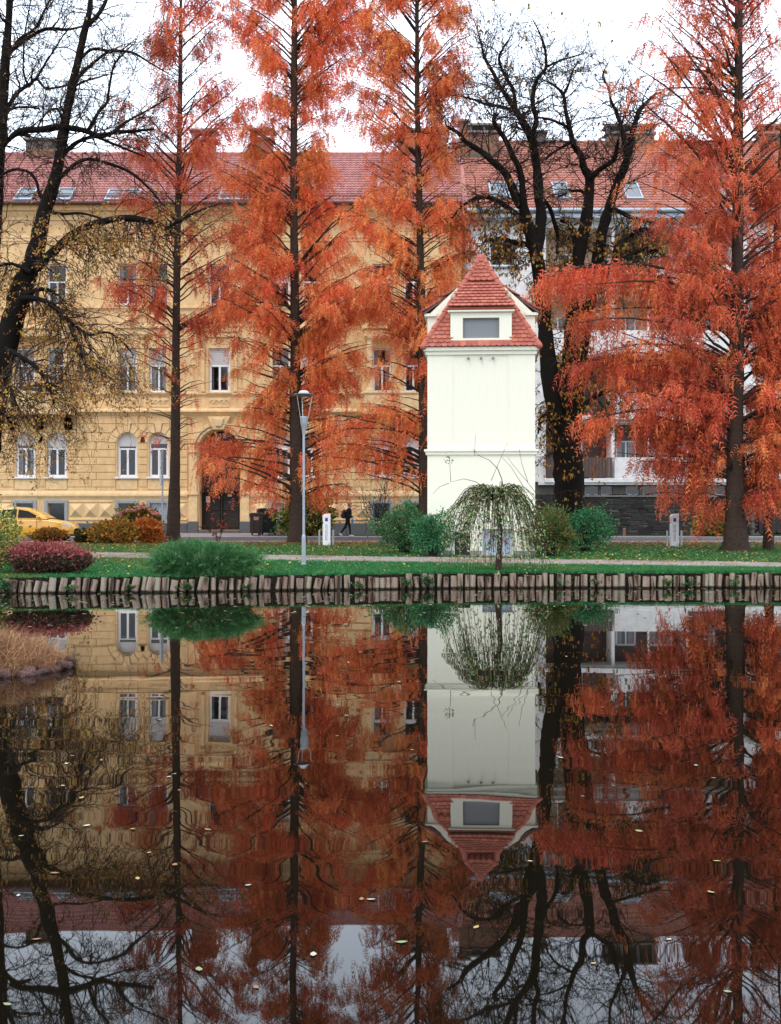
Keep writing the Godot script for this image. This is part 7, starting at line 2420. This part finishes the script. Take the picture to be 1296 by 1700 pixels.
	for h in [[Vector3(0.235, 0.895, 0.215), 1.0], [Vector3(0.28, 0.96, -0.195), -1.0]]:
		for k in 4:
			var p: Vector3 = h[0] + Vector3(0.012, -0.004, (k - 1.5) * 0.014)
			var l: float = [0.05, 0.058, 0.054, 0.042][k]
			mb.tube(PackedVector3Array([p, p + Vector3(l * 0.6, -0.02, 0), p + Vector3(l * 0.75, -0.05, 0)]), PackedFloat32Array([0.009, 0.008, 0.006]), 5)
		var p2: Vector3 = h[0] + Vector3(-0.02, 0.005, -0.025 * h[1])
		mb.tube(PackedVector3Array([p2, p2 + Vector3(0.03, -0.015, -0.02 * h[1]), p2 + Vector3(0.05, -0.035, -0.02 * h[1])]), PackedFloat32Array([0.01, 0.009, 0.007]), 5)
	part("body", mb, M.person_mat, t, true)
	var hm := MB.new()
	hm.ball(Vector3(0.095, 1.585, 0), Vector3(0.105, 0.085, 0.096), 7, 12)
	hm.ball(Vector3(0.065, 1.545, 0), Vector3(0.075, 0.09, 0.09), 6, 10)
	hm.ball(Vector3(0.16, 1.63, 0), Vector3(0.06, 0.035, 0.07), 5, 9)
	part("hair", hm, mat("hair", lin(0.17, 0.075, 0.035), 0.7), t, true)
	hm = MB.new()
	for e in [-1.0, 1.0]: hm.ball(Vector3(0.196, 1.555, 0.032 * e), Vector3(0.009, 0.007, 0.011), 4, 6)
	part("eyes", hm, M.ink, t, true)
	# backpack and the blue bottle
	var bp := thing("backpack", "dark backpack on the walking person's back", "backpack", o + Vector3(-0.19, 0.93, 0))
	var pm := MB.new()
	pm.ball(Vector3(0.0, 0.18, 0), Vector3(0.125, 0.235, 0.16), 9, 14)
	pm.ball(Vector3(-0.07, 0.1, 0), Vector3(0.09, 0.13, 0.12), 7, 10)
	part("pack", pm, M.fabric_dark, bp, true)
	for e in [-1.0, 1.0]:
		pm = MB.new()
		pm.tube(PackedVector3Array([Vector3(0.06, 0.34, 0.11 * e), Vector3(0.22, 0.46, 0.12 * e), Vector3(0.37, 0.36, 0.12 * e), Vector3(0.37, 0.16, 0.14 * e), Vector3(0.18, 0.05, 0.14 * e)]), PackedFloat32Array([0.02, 0.02, 0.02, 0.02, 0.016]), 6)
		part("strap", pm, M.fabric_dark, bp, true)
	pm = MB.new()
	var bo := o + Vector3(0.235, 0.60, 0.215)
	pm.lathe(bo, PackedVector2Array([Vector2(0.0, 0), Vector2(0.055, 0.01), Vector2(0.06, 0.2), Vector2(0.05, 0.24), Vector2(0.02, 0.27), Vector2(0.02, 0.30), Vector2(0, 0.3)]), 12)
	single("blue_bag", pm, M.bag_blue, bo, "small bright blue bag hanging from the walker's hand", "bag")
func make_wires():
	for k in 2:
		var a := P([512.0, 330.0][k], [150.0, 262.0][k], 64.0)
		var b := P([905.0, 512.0][k], [146.0, 150.0][k], [64.0, 64.0][k])
		var pts := PackedVector3Array()
		var rad := PackedFloat32Array()
		for q in 17:
			var u := q / 16.0
			pts.push_back(a.lerp(b, u) - Vector3(0, 0.35 * 4.0 * u * (1 - u), 0))
			rad.push_back(0.012)
		var mb := MB.new()
		mb.tube(pts, rad, 4)
		single("overhead_cable", mb, M.plastic_black, a, ["thin black cable strung level between the conifers", "thin black cable sloping up behind the tallest conifer"][k], "cable")

func _ready():
	rng.seed = 20241107
	noise.seed = 77
	noise.frequency = 0.01
	make_view()
	make_materials()
	print("materials")
	make_ground()
	make_yellow_house()
	make_white_house()
	make_tower()
	print("buildings")
	make_palisade()
	make_redwoods()
	print("redwoods")
	make_chestnut()
	make_left_tree()
	print("bare trees")
	make_shrubs()
	make_cover()
	print("plants")
	make_lamp()
	make_sign()
	make_bins()
	make_stelae()
	make_car()
	make_person()
	make_wires()
	print("done")
